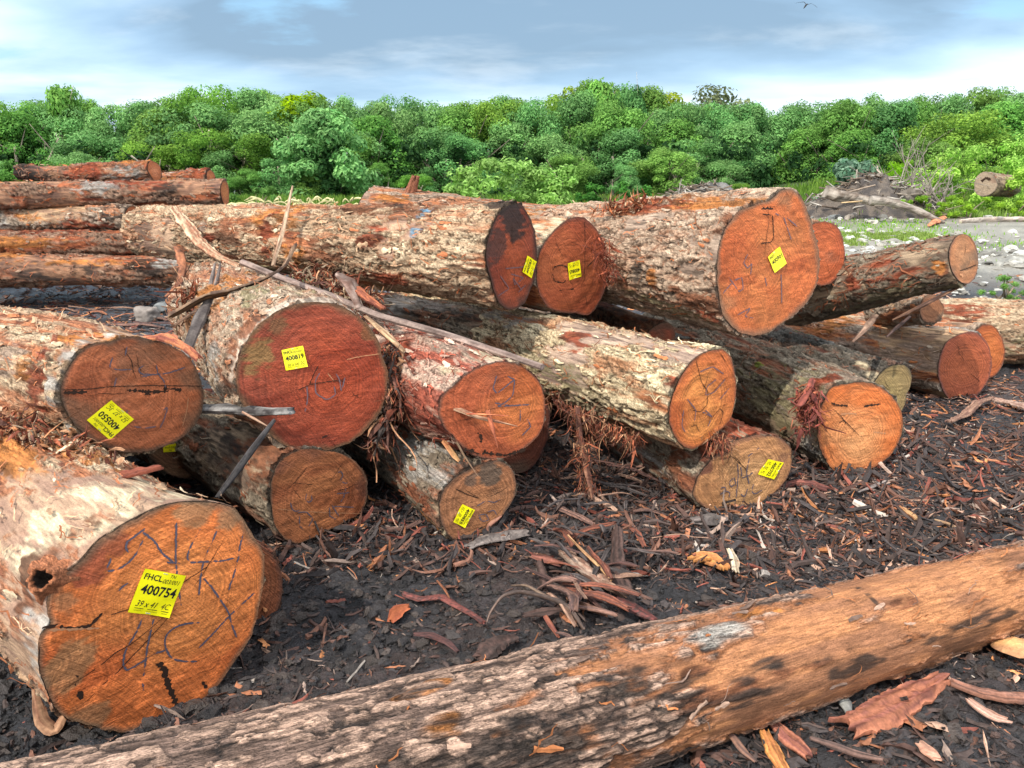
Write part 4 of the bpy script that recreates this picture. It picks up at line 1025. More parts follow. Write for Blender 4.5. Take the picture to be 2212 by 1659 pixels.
LG[18] = lg = make_log('tilted log at the right, its raised end brown-faced, torn red bark on its side',
  [(2051,536),(2058,521),(2070,508),(2083,506),(2098,514),(2108,533),(2112,555),(2111,580),(2105,599),(2092,613),(2076,610),(2064,599),(2054,580),(2050,558)],
  5.0, (-.43,.87,-.30), 1.5, pal='grey', taper=1.5, bare=.3, res=.0078, relief=1.1, seed=131, fibres=260, flakes=90, fib=.2, group=G1, round_at=.2,
  heart=(.31,.16,.08), outer=(.28,.12,.055), rim=(.10,.06,.045), rimw=.06, stain=.25, mud_shade=.4,
  patches=[(1960,560,.25,.12,'bare'),(2010,540,.12,.12,'bare'),(1880,600,.16,.05,'red',dict(rot=.3)),(1960,590,.12,.03,'red'),(1850,620,.06,.1,'red'),(1900,570,.12,.03,'red'),(2030,580,.05,.06,'orange'),(1930,640,.6,.08,'olive')])
ribbon(lg, [z4([(1770,655),(1820,640),(1885,612)])], MAT_CRACK, .006, name='crack', off=.005)
ribbon(lg, [z4([(1770,680),(1795,685),(1785,700)])], MAT_TAG if False else MAT_SCRATCH, .014, name='scratch', off=.005)

LG[20] = log2('broken brown log end hanging in the shade under the tilted log', tuple(at(2012,668,5.7)), tuple(at(1900,672,6.4)), .10, .13, 137, pal='tan', bare=.3, res=.010, fibres=60, flakes=20, group=G1,
  heart=(.22,.10,.05), outer=(.19,.085,.045), rim=(.1,.05,.03), rimw=.08, stain=.3)

LG[21] = lg = make_log('red-barked log on the mud at the right with an oval red-brown face',
  [(2064,726),(2083,718),(2101,716),(2117,723),(2130,738),(2139,764),(2142,785),(2136,814),(2123,839),(2105,858),(2083,867),(2058,870),(2045,855),(2032,829),(2026,801),(2029,776),(2036,754),(2048,735)],
  5.75, (-.56,.828,0.0), 2.9, fnorm=(-.22,.975,0), pal='tan', taper=.95, bare=.35, res=.0085, seed=139, fibres=240, flakes=100, fib=.4, group=G1,
  heart=(.34,.095,.04), outer=(.27,.075,.038), rim=(.14,.06,.05), rimw=.05, stain=.12, stainc=(.12,.05,.04), mud_shade=.3,
  patches=[(2000,705,.4,.08,'greywhite'),(1900,690,.3,.08,'red'),(1960,770,.5,.13,'smooth'),(1830,680,.2,.08,'pale'),(1800,700,.2,.1,'orange')])
LG[22] = make_log('orange-faced log end directly behind the oval red-brown one at the right',
  [(2108,713),(2123,701),(2142,702),(2158,720),(2167,742),(2170,765),(2164,789),(2152,808),(2134,818),(2112,812),(2098,790),(2096,745)],
  6.35, (-.56,.828,0.0), 2.2, fnorm=(-.22,.975,0), pal='tan', taper=.95, bare=.3, res=.0105, seed=149, fibres=70, flakes=30, group=G1,
  heart=(.46,.15,.045), outer=(.36,.10,.035), rim=(.14,.06,.04), rimw=.06, stain=.1)

LG[23] = log2('cream-barked log running out of the picture at the right edge', (3.98,7.3,.29), (8.2,6.6,.27), .29, .27, 151, pal='cream', bare=.12, res=.0105, relief=1.1, fib=.1,
  patches=[(2080,680,.2,.12,'red'),(2150,740,2.0,.06,'olive')], fibres=120, flakes=50, group=G1)
LG[19] = log2('cream-barked log behind the top of the pile with a broken branch stub', (-1.18,6.55,1.31), (1.35,5.95,1.12), .31, .25, 157, pal='tan', bare=.15, res=.009, fib=.35,
  relief=1.1, fibres=260, flakes=120, group=G1, patches=[(840,430,.12,.06,'orange'),(780,430,.08,.3,'smooth'),(1100,450,.3,.05,'orange')], outer=(.25,.2,.15), heart=(.28,.2,.14))
stub(LG[19], .36, 1.75, .035, .14, hollow=False, col=(.30,.12,.07), lean=.35)
LG[25] = log2('grey weathered log lying in the gap under the long cream log', (.46,4.95,.56), (-2.0,6.2,.70), .22, .2, 163, pal='grey', bare=.2, res=.009, fib=.15,
  patches=[(900,660,.4,.12,'greywhite'),(950,690,.3,.1,'darkstain')], fibres=120, flakes=60, group=G1)
LG[26] = log2('rusty log end glimpsed in the dark gap below the biggest upper log', (1.02,5.2,.60), (.4,7.2,.60), .12, .12, 167, pal='red', bare=.4, res=.012,
  heart=(.30,.08,.035), outer=(.25,.06,.03), fibres=20, flakes=10, group=G1)
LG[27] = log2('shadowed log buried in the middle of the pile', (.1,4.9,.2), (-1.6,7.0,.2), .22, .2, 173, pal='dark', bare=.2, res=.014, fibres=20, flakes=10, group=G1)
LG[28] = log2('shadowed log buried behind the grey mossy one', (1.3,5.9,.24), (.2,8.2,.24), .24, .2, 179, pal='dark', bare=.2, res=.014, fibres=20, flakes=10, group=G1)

# foreground log ------------------------------------------------------------------
LG[24] = lg = log2('slender half-debarked log lying alone across the foreground mud', (-1.95,.96,.225), (3.55,3.36,.12), .222, .117, 181, pal='front', bare=.02, res=.0052, relief=1.0, thick=.011,
  fibres=130, flakes=60, fib=-.1, smoothw=.6, lite=1.3, bstreak=.3, cell=(.13,.030), platew=.95, plq=.34, lumps=.012, round_at=.1, cat='log',
  patches=[(1750,1440,.62,.21,'bare'),(2050,1300,.75,.25,'bare'),(1900,1260,.6,.1,'bare'),(1560,1370,.13,.055,'bark'),(1500,1330,.3,.035,'bark'),(1700,1300,.09,.04,'bark'),
           (1290,1520,.07,.045,'bark'),(1400,1560,.14,.06,'bark'),(960,1570,.05,.03,'orange'),(900,1500,.07,.02,'orange'),(1640,1330,.08,.02,'orange'),
           (1560,1370,.10,.035,'greywhite'),(1500,1450,.05,.012,'rust'),(1880,1290,.012,.05,'darkstain'),(1950,1300,.09,.02,'rust'),(1620,1480,.3,.02,'rust'),
           (1840,1440,.10,.03,'darkstain'),(1660,1430,.08,.02,'darkstain'),(2100,1350,.25,.025,'darkstain'),(1150,1620,.9,.05,'darkstain'),(1340,1500,.10,.05,'darkstain')])

# left background stack ------------------------------------------------------------------
G2 = 'logs of the far stack at the left'
def sl(label, u0, v0, u1, v1, r0, r1, Y, seed, dY=.35, **kw):
    A = at(u1, v1, Y); B = at(u0, v0, Y+dY)
    k = Y/FPX
    rs_ = np.random.default_rng(seed)
    base = dict(pal='red', bare=.3, res=.015, fibres=160, flakes=140, fib=.22, relief=2.2, thick=.02, lumps=.05, bend=float(rs_.normal(0, .05)), group=G2)
    base.update(kw)
    base['patches'] = list(base.get('patches', ())) + [(float(rs_.uniform(.2, 4)), float(rs_.uniform(-.6, 1.8)), float(rs_.uniform(.15, .5)), float(rs_.uniform(.06, .14)), k_) for k_ in ('darkstain', 'black', 'darkstain', 'orange', 'red', 'greywhite')]
    return log2(label, A, B, r1*k, r0*k, seed, **base)
sl('highest log of the far stack, reddish with a bluish patch', 45, 388, 334, 369, 14, 20, 10.7, 201, dY=.6, heart=(.5,.2,.1), patches=[(240,375,.4,.1,'darkstain')])
sl('short orange-barked log beside the highest one of the far stack', 300, 388, 455, 382, 13, 14, 11.3, 203, dY=.3, patches=[(380,378,.4,.1,'orange')])
sl('long brown log spanning the far stack just under the top', -120, 420, 486, 416, 27, 24, 10.4, 205, dY=.1, bare=.5)
sl('thin dark log climbing to the right in the far stack', 150, 470, 405, 424, 14, 16, 10.8, 207, dY=.3, pal='grey')
sl('log in the far stack with a visible round orange end', -120, 475, 288, 470, 26, 25, 10.2, 209, dY=.7, pal='tan', heart=(.42,.17,.07), patches=[(240,470,.3,.2,'darkstain'),(60,470,.2,.05,'orange')])
sl('reddish log under the round orange end in the far stack', -120, 508, 300, 507, 17, 17, 10.5, 211, dY=.1)
sl('knobbly red-brown log low in the far stack', -120, 532, 330, 522, 24, 24, 10.15, 213, dY=.1, bare=.15)
sl('bottom log of the far stack with a bright orange stripped band', -120, 584, 425, 585, 33, 31, 10.0, 215, dY=.1, res=.015, patches=[(230,568,1.0,.045,'orange'),(100,590,.6,.1,'bare'),(80,600,.3,.1,'darkstain')])
sl('dark filler log at the back of the far stack', -120, 575, 360, 572, 30, 30, 11.2, 217, dY=.1, pal='dark')
sl('second dark filler log at the back of the far stack', -120, 515, 300, 515, 30, 30, 11.2, 219, dY=.1, pal='dark')
# ------------------------------------------------------------------ ground
def gz(x, y):
    x = np.asarray(x, float); y = np.asarray(y, float)
    p = np.stack([x, y, 0*x], -1)
    near = 1 - sst(9, 16, y)
    h = sst(9, 22, y)*0.80
    h = h + 0.035*fbm(p*1.1+4, 3, 301)*(0.4+0.6*near)
    h = h + 0.034*fbm(p*3.6+8, 3, 302)*near + 0.024*fbm(p*11, 3, 303)*near
    h = h + 0.05*sst(.15, .6, fbm(p*.55+9, 3, 305))*near*sst(4.2, 6, y)
    h = h + sst(22, 30, y)*sst(9, 16, x)*1.0
    return h - 0.012

ang = np.linspace(-1.25, 1.25, 760)
ys = [0.35]
while ys[-1] < 900:
    y_ = ys[-1]
    ys.append(y_*(1.0052 if y_ < 12 else 1.02 if y_ < 40 else 1.12))
ys = np.array(ys)
YY, AA = np.meshgrid(ys, np.tan(ang*0.0)+np.linspace(-1.15, 1.15, 760), indexing='ij')
# square-ish sheet: a little of the yard behind the viewpoint too
XX = AA*(YY+0.6)
ZZ = gz(XX, YY)
P = np.stack([XX, YY, 0*XX], -1)
fine = fbm(P*24, 3, 311)*(YY < 12)
lum = fbm(P*3.2, 4, 312)
ridge = np.abs(fbm(P*np.array([20, 20, 1])+2.2, 3, 319))
ZZ = ZZ + 0.012*fine*(YY < 12) + .010*(ridge-.2)*(YY < 12)
mud = np.broadcast_to(np.array((.024,.0225,.025)), P.shape)*(1+.6*fine[..., None]+.5*lum[..., None])
brown = np.array((.075,.04,.028))
mud = mix(mud, brown, sst(.05, .5, fbm(P*1.3+21, 4, 313)+.35*sst(1.5, 4, XX)-.12)*.4)
wet = np.array((.085,.09,.105))
mud = mix(mud, wet, sst(6, 8.5, YY)*(1-sst(1, 4, XX))*sst(-.35, .25, lum)*.8)
gravel = np.broadcast_to(np.array((.27,.25,.21)), P.shape)*(1+.5*fbm(P*np.array([2.5, 6, 1]), 5, 314)[..., None])
gravel = mix(gravel, (.12,.11,.09), sst(.0, .4, fbm(P*np.array([.5, 1.4, 1])+5, 4, 315))*.7)
grassc = np.array((.13,.21,.045))
gm = sst(9.5, 14, YY + 2.5*fbm(P*.5, 3, 316))*sst(-2, 5, XX + 2*lum)
cg = mix(mud, gravel, gm)
gg = np.maximum(.45*sst(.2, .4, fbm(P*np.array([.35, .6, 1])+33, 4, 317))*sst(14, 16, YY), sst(21, 25, YY + 3*lum))
cg = mix(cg, grassc*(1+.4*fbm(P*7, 3, 318)[..., None]), gg*gm*.8)
cg = mix(cg, (.15,.12,.085), sst(19, 21, YY + lum)*.7)
cg = mix(cg, (.05,.07,.025), sst(25, 29, YY))
nr, nc = YY.shape
ob = build('ground', np.stack([XX, YY, ZZ], -1).reshape(-1, 3), gridfaces(nr, nc), MAT_MUD, None, col=cg.reshape(-1, 3), smooth=True)
ob['kind'] = 'structure'

# ------------------------------------------------------------------ litter of bark chips
PALC = np.array([(.045,.036,.035), (.065,.044,.038), (.085,.045,.035), (.16,.075,.05), (.30,.12,.06), (.46,.19,.075), (.44,.27,.19), (.40,.34,.29), (.28,.20,.16), (.22,.065,.045)])
def chips(n, xr, yr, size, weights, seed, dens=None, tilt=.25, zoff=0.0, thick=.16, aspect=(.12, .36), zfun=None, st=5):
    rng = np.random.default_rng(seed)
    x = rng.uniform(*xr, n*2); y = yr[0]*(yr[1]/yr[0])**rng.random(n*2) if yr[0] > 0 else rng.uniform(*yr, n*2)
    if dens is not None:
        k = rng.random(n*2) < dens(x, y); x, y = x[k], y[k]
    x, y = x[:n], y[:n]; n = len(x)
    ln = size[0]*(size[1]/size[0])**(rng.random(n)**1.9)
    wd = ln*rng.uniform(*aspect, n)
    th = np.maximum(wd*thick, .0012)*rng.uniform(.6, 1.6, n)
    yaw = rng.uniform(0, 2*np.pi, n); pit = rng.normal(0, tilt, n); rol = rng.normal(0, tilt*1.3, n)
    f = np.linspace(0, 1, st)
    lx = (f[None]-.5)*ln[:, None]
    prof_ = np.minimum(1, .45 + 3*np.minimum(f, 1-f)); wf = (prof_[None]**rng.uniform(.3, 2.0, (n, 1)))*rng.uniform(.5, 1.25, (n, st))*wd[:, None]*.5
    bow = rng.normal(0, .10, n)[:, None]*(4*(f-.5)**2)[None]*ln[:, None]
    sk = rng.normal(0, .12, (n, st))*wd[:, None]; lx = lx + rng.normal(0, .03, (n, st))*ln[:, None]
    sl_ = rng.normal(0, .5, (n, 1))*wd[:, None]*((f < .1) | (f > .9))[None]; L_ = np.stack([lx+sl_, -wf+sk, bow], -1); C0 = np.stack([lx, sk, bow + th[:, None]*rng.uniform(.6, 1.8, (n, st))], -1); R_ = np.stack([lx-sl_, wf+sk, bow], -1)
    Bt = np.stack([lx, sk, bow - th[:, None]], -1)
    V = np.stack([L_, C0, R_, Bt], 2)                      # n, st, 4, 3
    cy, sy, cp, sp, cr, sr = np.cos(yaw), np.sin(yaw), np.cos(pit), np.sin(pit), np.cos(rol), np.sin(rol)
    R = np.empty((n, 3, 3))
    R[:, 0, 0] = cy*cp; R[:, 0, 1] = cy*sp*sr-sy*cr; R[:, 0, 2] = cy*sp*cr+sy*sr
    R[:, 1, 0] = sy*cp; R[:, 1, 1] = sy*sp*sr+cy*cr; R[:, 1, 2] = sy*sp*cr-cy*sr
    R[:, 2, 0] = -sp; R[:, 2, 1] = cp*sr; R[:, 2, 2] = cp*cr
    V = np.einsum('nij,nskj->nski', R, V)
    z = (zfun or gz)(x, y) + zoff + ln*.10*np.abs(np.sin(pit)) + wd*.12 + .002
    V = V + np.stack([x, y, z], -1)[:, None, None, :]
    w = np.array(weights, float) if not callable(weights) else None
    if w is not None:
        ci = rng.choice(len(PALC), n, p=w/w.sum())
    else:
        ww = weights(x, y); cw = np.cumsum(ww/ww.sum(1, keepdims=True), 1); ci = (rng.random(n)[:, None] > cw).sum(1).clip(0, len(PALC)-1)
    c = PALC[ci]*rng.uniform(.65, 1.3, (n, 1))
    C_ = np.broadcast_to(c[:, None, None, :], V.shape)*rng.uniform(.8, 1.2, (n, st, 4, 1))
    base = (np.arange(n)*st*4)[:, None]
    fq = []
    for i in range(st-1):
        for a, b in ((0, 1), (1, 2), (2, 3), (3, 0)):
            fq.append([i*4+a, i*4+b, (i+1)*4+b, (i+1)*4+a])
    fq = np.array(fq)
    Fq = (base[:, :, None] + fq[None]).reshape(-1, 4)
    return V, Fq, C_

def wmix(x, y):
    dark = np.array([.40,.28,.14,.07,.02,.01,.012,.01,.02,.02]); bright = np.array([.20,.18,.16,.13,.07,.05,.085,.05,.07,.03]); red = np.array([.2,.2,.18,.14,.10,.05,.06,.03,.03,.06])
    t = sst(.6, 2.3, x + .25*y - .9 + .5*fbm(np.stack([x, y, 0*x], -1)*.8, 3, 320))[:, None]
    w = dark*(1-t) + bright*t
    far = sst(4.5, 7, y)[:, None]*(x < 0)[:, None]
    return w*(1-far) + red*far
def dens(x, y):
    return np.clip(.28 + 1.9*fbm(np.stack([x, y, 0*x], -1)*1.2+3, 3, 321) + .40*sst(.6, 2.2, x), .06, 1)*(1-.6*(1-sst(-.1, .8, x))*(1-sst(3.2, 4, y)))
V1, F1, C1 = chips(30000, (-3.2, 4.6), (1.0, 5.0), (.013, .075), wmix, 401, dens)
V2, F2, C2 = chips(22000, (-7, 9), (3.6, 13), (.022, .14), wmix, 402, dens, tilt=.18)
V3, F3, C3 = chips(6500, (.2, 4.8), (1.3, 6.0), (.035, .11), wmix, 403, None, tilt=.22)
def wred(x, y):
    t = sst(.2, 1.6, x + .2*y - .8)[:, None]
    return np.array([.34,.27,.18,.09,.02,.008,.012,.01,.02,.05])*(1-t) + np.array([.14,.17,.20,.17,.10,.03,.05,.02,.06,.06])*t
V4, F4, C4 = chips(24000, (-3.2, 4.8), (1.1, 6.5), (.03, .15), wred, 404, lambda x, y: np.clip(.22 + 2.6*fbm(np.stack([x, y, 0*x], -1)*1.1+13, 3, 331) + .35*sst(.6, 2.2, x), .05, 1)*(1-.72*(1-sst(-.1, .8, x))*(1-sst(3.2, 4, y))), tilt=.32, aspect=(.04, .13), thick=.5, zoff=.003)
V5, F5, C5 = chips(5000, (-1.2, 3.4), (3.0, 4.9), (.05, .2), [.3,.25,.2,.12,.04,.01,.02,.01,.03,.06], 405, None, tilt=.5, aspect=(.04, .16), thick=.4, zoff=.012)
V6, F6, C6 = chips(9000, (-9, 1), (5.2, 12), (.04, .22), [.12,.16,.22,.2,.12,.03,.05,.02,.06,.1], 406, None, tilt=.2, aspect=(.06, .2), thick=.4, zoff=.004)
LV = (V1, V2, V3, V4, V5, V6)
V = np.concatenate([a.reshape(-1, 3) for a in LV]); Cc = np.concatenate([a.reshape(-1, 3) for a in (C1, C2, C3, C4, C5, C6)])
offs = np.concatenate([[0], np.cumsum([a.size//3 for a in LV])])
ob = build('bark_litter', V, np.concatenate([f_+o_ for f_, o_ in zip((F1, F2, F3, F4, F5, F6), offs)]), MAT_CHIP, None, col=Cc, smooth=False)
tag(ob, 'small dark and reddish bark chips littering the muddy ground', 'bark litter', kind='stuff')
# clods of mud
def lumps_(n, xr, yr, size, cols, seed, name, mat, label, cat, dens=None, zsink=.3, flat=(.45, .8), sub=2):
    rng = np.random.default_rng(seed)
    import bmesh
    bm = bmesh.new(); bmesh.ops.create_icosphere(bm, subdivisions=sub, radius=1.0)
    bv = np.array([v.co[:] for v in bm.verts]); bf = np.array([[v.index for v in f.verts] for f in bm.faces]); bm.free()
    x = rng.uniform(*xr, n*2); y = yr[0]*(yr[1]/yr[0])**rng.random(n*2)
    if dens is not None:
        k = rng.random(n*2) < dens(x, y); x, y = x[k], y[k]
    x, y = x[:n], y[:n]; n = len(x)
    r = size[0]*(size[1]/size[0])**(rng.random(n)**2.2)
    sc = np.stack([rng.uniform(.7, 1.4, n), rng.uniform(.6, 1.1, n), rng.uniform(*flat, n)], -1)
    yaw = rng.uniform(0, 6.28, n)
    V = bv[None]*sc[:, None]
    V = V*(1 + .48*vn(bv[None]*1.6 + rng.uniform(0, 90, (n, 1, 3)), 5)[..., None] + .30*vn(bv[None]*3.7 + rng.uniform(0, 90, (n, 1, 3)), 6)[..., None])
    c, s = np.cos(yaw)[:, None], np.sin(yaw)[:, None]
    V = np.stack([V[..., 0]*c - V[..., 1]*s, V[..., 0]*s + V[..., 1]*c, V[..., 2]], -1)*r[:, None, None]
    V = V + np.stack([x, y, gz(x, y) + r*(sc[:, 2]-zsink)*.6], -1)[:, None]
    cols = np.array(cols)
    cc = np.broadcast_to((cols[rng.integers(0, len(cols), n)]*rng.uniform(.7, 1.25, (n, 1)))[:, None], V.shape)
    Fq = (np.arange(n)*len(bv))[:, None, None] + bf[None]
    ob = build(name, V.reshape(-1, 3), Fq.reshape(-1, 3), mat, None, col=cc.reshape(-1, 3), smooth=False)
    tag(ob, label, cat, kind='stuff')
lumps_(15000, (-3, 4.0), (1.0, 5.5), (.006, .038), [(.028,.025,.026),(.045,.038,.036),(.07,.055,.048)], 411, 'mud_clods', MAT_MUD, 'black crumbly mud clods between the logs', 'mud clods', zsink=.3, flat=(.3, .7))
lumps_(36000, (-2.6, 2.2), (1.2, 4.2), (.003, .013), [(.026,.024,.026),(.05,.044,.045),(.02,.019,.02),(.09,.055,.045)], 413, 'mud_crumbs', MAT_MUD, 'fine black crumbs of mud and bark dust on the ground', 'mud crumbs', zsink=.2, flat=(.4, .9), sub=1)
lumps_(5200, (1.5, 16), (10, 24), (.025, .15), [(.42,.41,.37),(.34,.32,.28),(.5,.5,.47),(.2,.19,.17)], 412, 'gravel_stones', MAT_STONE, 'pale rubble stones strewn over the gravel yard at the right', 'stones',
       dens=lambda x, y: np.clip(.25 + 1.2*fbm(np.stack([x*.5, y, 0*x], -1)*.7, 3, 322), .05, 1), flat=(.3, .6))

# individual larger pieces of bark that read one by one
V, Fq, C_ = chips(150, (.3, 4.4), (1.35, 5.4), (.09, .19), wmix, 420, None, tilt=.2, aspect=(.13, .36), thick=.2, st=10)
VL, FL, CL = chips(60, (-2.0, .6), (1.75, 3.3), (.07, .14), [3,4,5,3,2,1,1,.5,1,2], 421, None, tilt=.2, aspect=(.13, .36), thick=.2, st=10)
f1 = Fq[:36]
cnt = 0
for VV, CCc in ((V, C_), (VL, CL)):
    for i in range(len(VV)):
        v = VV[i].reshape(-1, 3); c = v.mean(0); c[2] = v[:, 2].min()
        o = build('bark_chip', v-c, f1.copy(), MAT_CHIP, None, col=CCc[i].reshape(-1, 3), smooth=False)
        o.location = tuple(map(float, c))
        tag(o, 'loose hand-sized chip of bark lying on the dark mud', 'bark chip', 'large bark chips scattered on the mud')

PALS = (
 (16, (1.15, 3.6), (1.15, 2.0), (.13, .24), (.22, .42), 431, 'slab-like piece of red-brown bark below the foreground log', 'bark pieces below the foreground log', [0,1,3,5,3,1,2,.5,1,3]),
 (24, (1.9, 4.2), (3.0, 4.8), (.13, .24), (.15, .34), 432, 'flat piece of bark on the sunny mud at the right', 'bark pieces on the sunny right mud', [0,1,3,4,3,1,3,1,2,1.5]))
for (n_, xr_, yr_, sz_, as_, sd_, lb_, gr_, w_) in PALS:
    V_, F_, C_ = chips(n_, xr_, yr_, sz_, w_, sd_, None, tilt=.16, aspect=as_, thick=.16, st=12)
    ff = F_[:44]
    for i in range(len(V_)):
        v = V_[i].reshape(-1, 3); c = v.mean(0); c[2] = v[:, 2].min()
        o = build('bark_piece', v-c, ff.copy(), MAT_CHIP, None, col=C_[i].reshape(-1, 3)*RNG.uniform(.7, 1.2, (48, 1)), smooth=False)
        o.location = tuple(map(float, c)); tag(o, lb_, 'bark piece', gr_)
# ------------------------------------------------------------------ loose pieces of wood on and around the pile
GR = ((.24,.20,.18), (.10,.085,.08)); RB = ((.30,.12,.06), (.11,.045,.03)); TN_ = ((.46,.32,.19), (.20,.11,.065)); BK = ((.055,.05,.048), (.02,.018,.018)); OG = ((.52,.24,.09), (.28,.10,.045))
DB = ((.085,.05,.042), (.035,.025,.022)); PW = ((.5,.42,.34), (.25,.18,.14))
stick('long flat grey-brown pole slanting down across the heap', [at(523,566,4.6), at(600,598,4.5), at(700,634,4.3), at(820,683,4.02), at(960,722,3.82), at(1172,793,3.5)], [.025,.027,.026,.026,.025,.022], name='wooden_pole', cat='pole', flat=.7, n=8, rough=.06, colors=((.27,.20,.17),(.15,.105,.09)), jagend=False, seed=2)
stick('long curved brown bark strip draped over the top of the heap', [at(374,680,3.9), at(441,643,3.95), at(500,630,3.98), at(554,610,4.05), at(592,592,4.15), at(616,572,4.3), at(634,535,4.45)], [.022,.034,.028,.026,.022,.018,.006], name='bark_strip', cat='bark strip', flat=.3, cup=.4, rough=.2, colors=((.30,.19,.12),(.09,.055,.04)), seed=3)
stick('frayed end of brown bark hanging at the left of the heap', [at(380,700,4.15), at(420,672,4.2), at(470,650,4.3)], [.012,.03,.02], name='bark_strip', cat='bark strip', flat=.3, rough=.3, colors=((.24,.14,.09),(.07,.045,.035)), seed=33)
stick('pale splinter standing upright against the long cream log', [at(632,402,5.05), at(623,445,5.0), at(611,500,4.95), at(590,572,4.85)], [.006,.016,.017,.014], name='splinter', cat='splinter', flat=.5, colors=((.44,.32,.22),(.22,.13,.085)), seed=4)
stick('left one of two thin grey prongs sticking up from the heap', [at(464,570,4.5), at(459,597,4.48), at(452,628,4.45)], [.006,.012,.014], name='splinter', cat='splinter', colors=GR, seed=5)
stick('right one of two thin grey prongs sticking up from the heap', [at(476,568,4.5), at(471,597,4.48), at(463,630,4.45)], [.004,.011,.013], name='splinter', cat='splinter', colors=GR, seed=6)
stick('dark weathered plank wedged upright between the brown oval log and the deep red one', [at(455,640,4.0), at(440,670,3.92), at(420,715,3.75), at(400,770,3.6)], [.022,.036,.032,.028], name='plank', cat='plank', flat=.4, n=8, rough=.1, colors=((.13,.11,.10),(.055,.045,.043)), seed=7)
stick('charred grey log stub jutting in front of the deep red face', [at(430,884,3.45), at(500,884,3.32), at(560,888,3.22), at(626,888,3.14)], [.032,.036,.03,.024], name='charred_stub', cat='charred wood', flat=.65, n=12, rough=.16, colors=((.26,.25,.24),(.035,.03,.03)), seed=8)
stick('thin black charred stick leaning below the deep red face', [at(592,908,3.1), at(560,950,3.02), at(520,1005,2.94), at(470,1073,2.86)], [.008,.013,.014,.009], name='charred_stick', cat='stick', colors=((.06,.055,.055),(.025,.022,.022)), seed=9)
stick('short rusty twig beside the charred stub', [at(524,880+10,3.15), at(550,905,3.1), at(585,925,3.08)], [.004,.006,.002], name='twig', cat='stick', colors=((.4,.25,.17),(.2,.1,.07)), seed=10)
stick('grey knobbly bark chunk on the heap right of the deep red log', [at(733,594,4.4), at(752,612,4.3), at(766,638,4.2), at(778,664,4.1)], [.025,.04,.03,.022], name='bark_chunk', cat='bark', flat=.5, rough=.3, colors=((.26,.19,.16),(.11,.06,.045)), seed=11)
stick('red fibrous bark strip beside the grey bark chunk', [at(772,626,4.25), at(795,645,4.15), at(822,664,4.05)], [.025,.032,.012], name='bark_strip', cat='bark strip', flat=.35, rough=.3, colors=((.40,.13,.06),(.16,.05,.035)), seed=12)
stick('tan splintered stick pointing down beside the deep red face', [at(790,684,3.85), at(830,718,3.75), at(872,757,3.65)], [.010,.02,.012], name='stick', cat='stick', flat=.6, colors=TN_, seed=13)
stick('reddish bark strand drooping at the left end of the long cream log', [at(385,535,5.6), at(395,575,5.3), at(388,610,5.0), at(358,640,4.9)], [.03,.028,.02,.012], name='bark_strip', cat='bark strip', flat=.45, rough=.3, colors=RB, seed=14)
stick('broad pale bark sheet peeling down the left end of the long cream log', [at(375,450,5.9), at(402,482,5.55), at(430,520,5.35), at(470,552,5.15), at(515,572,5.05)], [.03,.045,.045,.035,.012], name='bark_sheet', cat='bark sheet', flat=.35, rough=.25, colors=((.48,.35,.23),(.26,.12,.07)), seed=15)
stick('dark splinter slanting across the red-barked log at the right', [at(1891,682,5.3), at(1868,712,5.0), at(1842,738,4.9)], [.02,.026,.008], name='splinter', cat='splinter', flat=.5, colors=((.26,.17,.12),(.12,.07,.05)), seed=16)
stick('thin dark twig beside the splinter on the red-barked log', [at(1965,685,5.3), at(1940,705,5.15), at(1915,728,5.0)], [.01,.013,.005], name='twig', cat='stick', colors=DB, seed=17)
stick('ragged splintered wood hanging under the tilted log', [at(2085,615,5.0), at(2030,640,5.05), at(1975,668,5.1), at(1930,690,5.15)], [.01,.03,.03,.012], name='splinter', cat='splinter', flat=.4, rough=.3, colors=((.24,.13,.08),(.08,.045,.035)), seed=18)
stick('orange bark scrap lying on the brown oval log', [at(318,728,3.25), at(355,722,3.2), at(400,745,3.1), at(424,766,3.05)], [.02,.035,.016,.004], name='bark_strip', cat='bark strip', flat=.3, rough=.35, colors=((.42,.16,.075),(.20,.06,.04)), seed=19)
stick('dark red bark slab lying on the peeled top of the largest log', [at(205,1034,2.56), at(270,1028,2.5), at(340,1012,2.5)], [.010,.032,.018], name='bark_slab', cat='bark slab', flat=.3, rough=.3, colors=((.26,.075,.045),(.15,.045,.03)), seed=20)
stick('curl of orange bark under the bottom left of the largest log', [at(75,1490,2.1), at(90,1560,2.02), at(118,1585,2.0), at(140,1545,2.05)], [.008,.018,.022,.012], name='bark_curl', cat='bark curl', flat=.4, rough=.2, colors=((.42,.24,.14),(.16,.075,.045)), seed=21)

def gs(label, pts, rad, lift=0.0, **kw):
    if kw.get('flat', 1) < .5:
        kw.setdefault('fine', 75); kw.setdefault('res', .007); kw.setdefault('n', 14); kw['rough'] = kw.get('rough', .15)*1.3; mr = max(rad); rad = [max(r, .6*mr*(.8+.4*((k*7+kw.get('seed', 1)*3) % 5)/5)) for k, r in enumerate(rad)]
    """stick lying on the mud: pixels are read on the ground plane"""
    P_ = []
    for i, (u, v) in enumerate(pts):
        lf = lift[i] if isinstance(lift, (list, tuple)) else lift
        d = ray(u, v); t = (EYE-lf-.015)/(-d[2]); q = CAM + d*t
        q[2] = gz(q[0], q[1]) + lf + .012
        P_.append(q)
    return stick(label, P_, rad, **kw)
gs('thin orange-tan stick leaning on the bark slabs in the middle mud', z8([(1350,210),(1450,310),(1560,410),(1662,500)]), [.004,.007,.008,.005], lift=[.16,.12,.06,.02], colors=((.5,.3,.15),(.28,.14,.07)), seed=30)
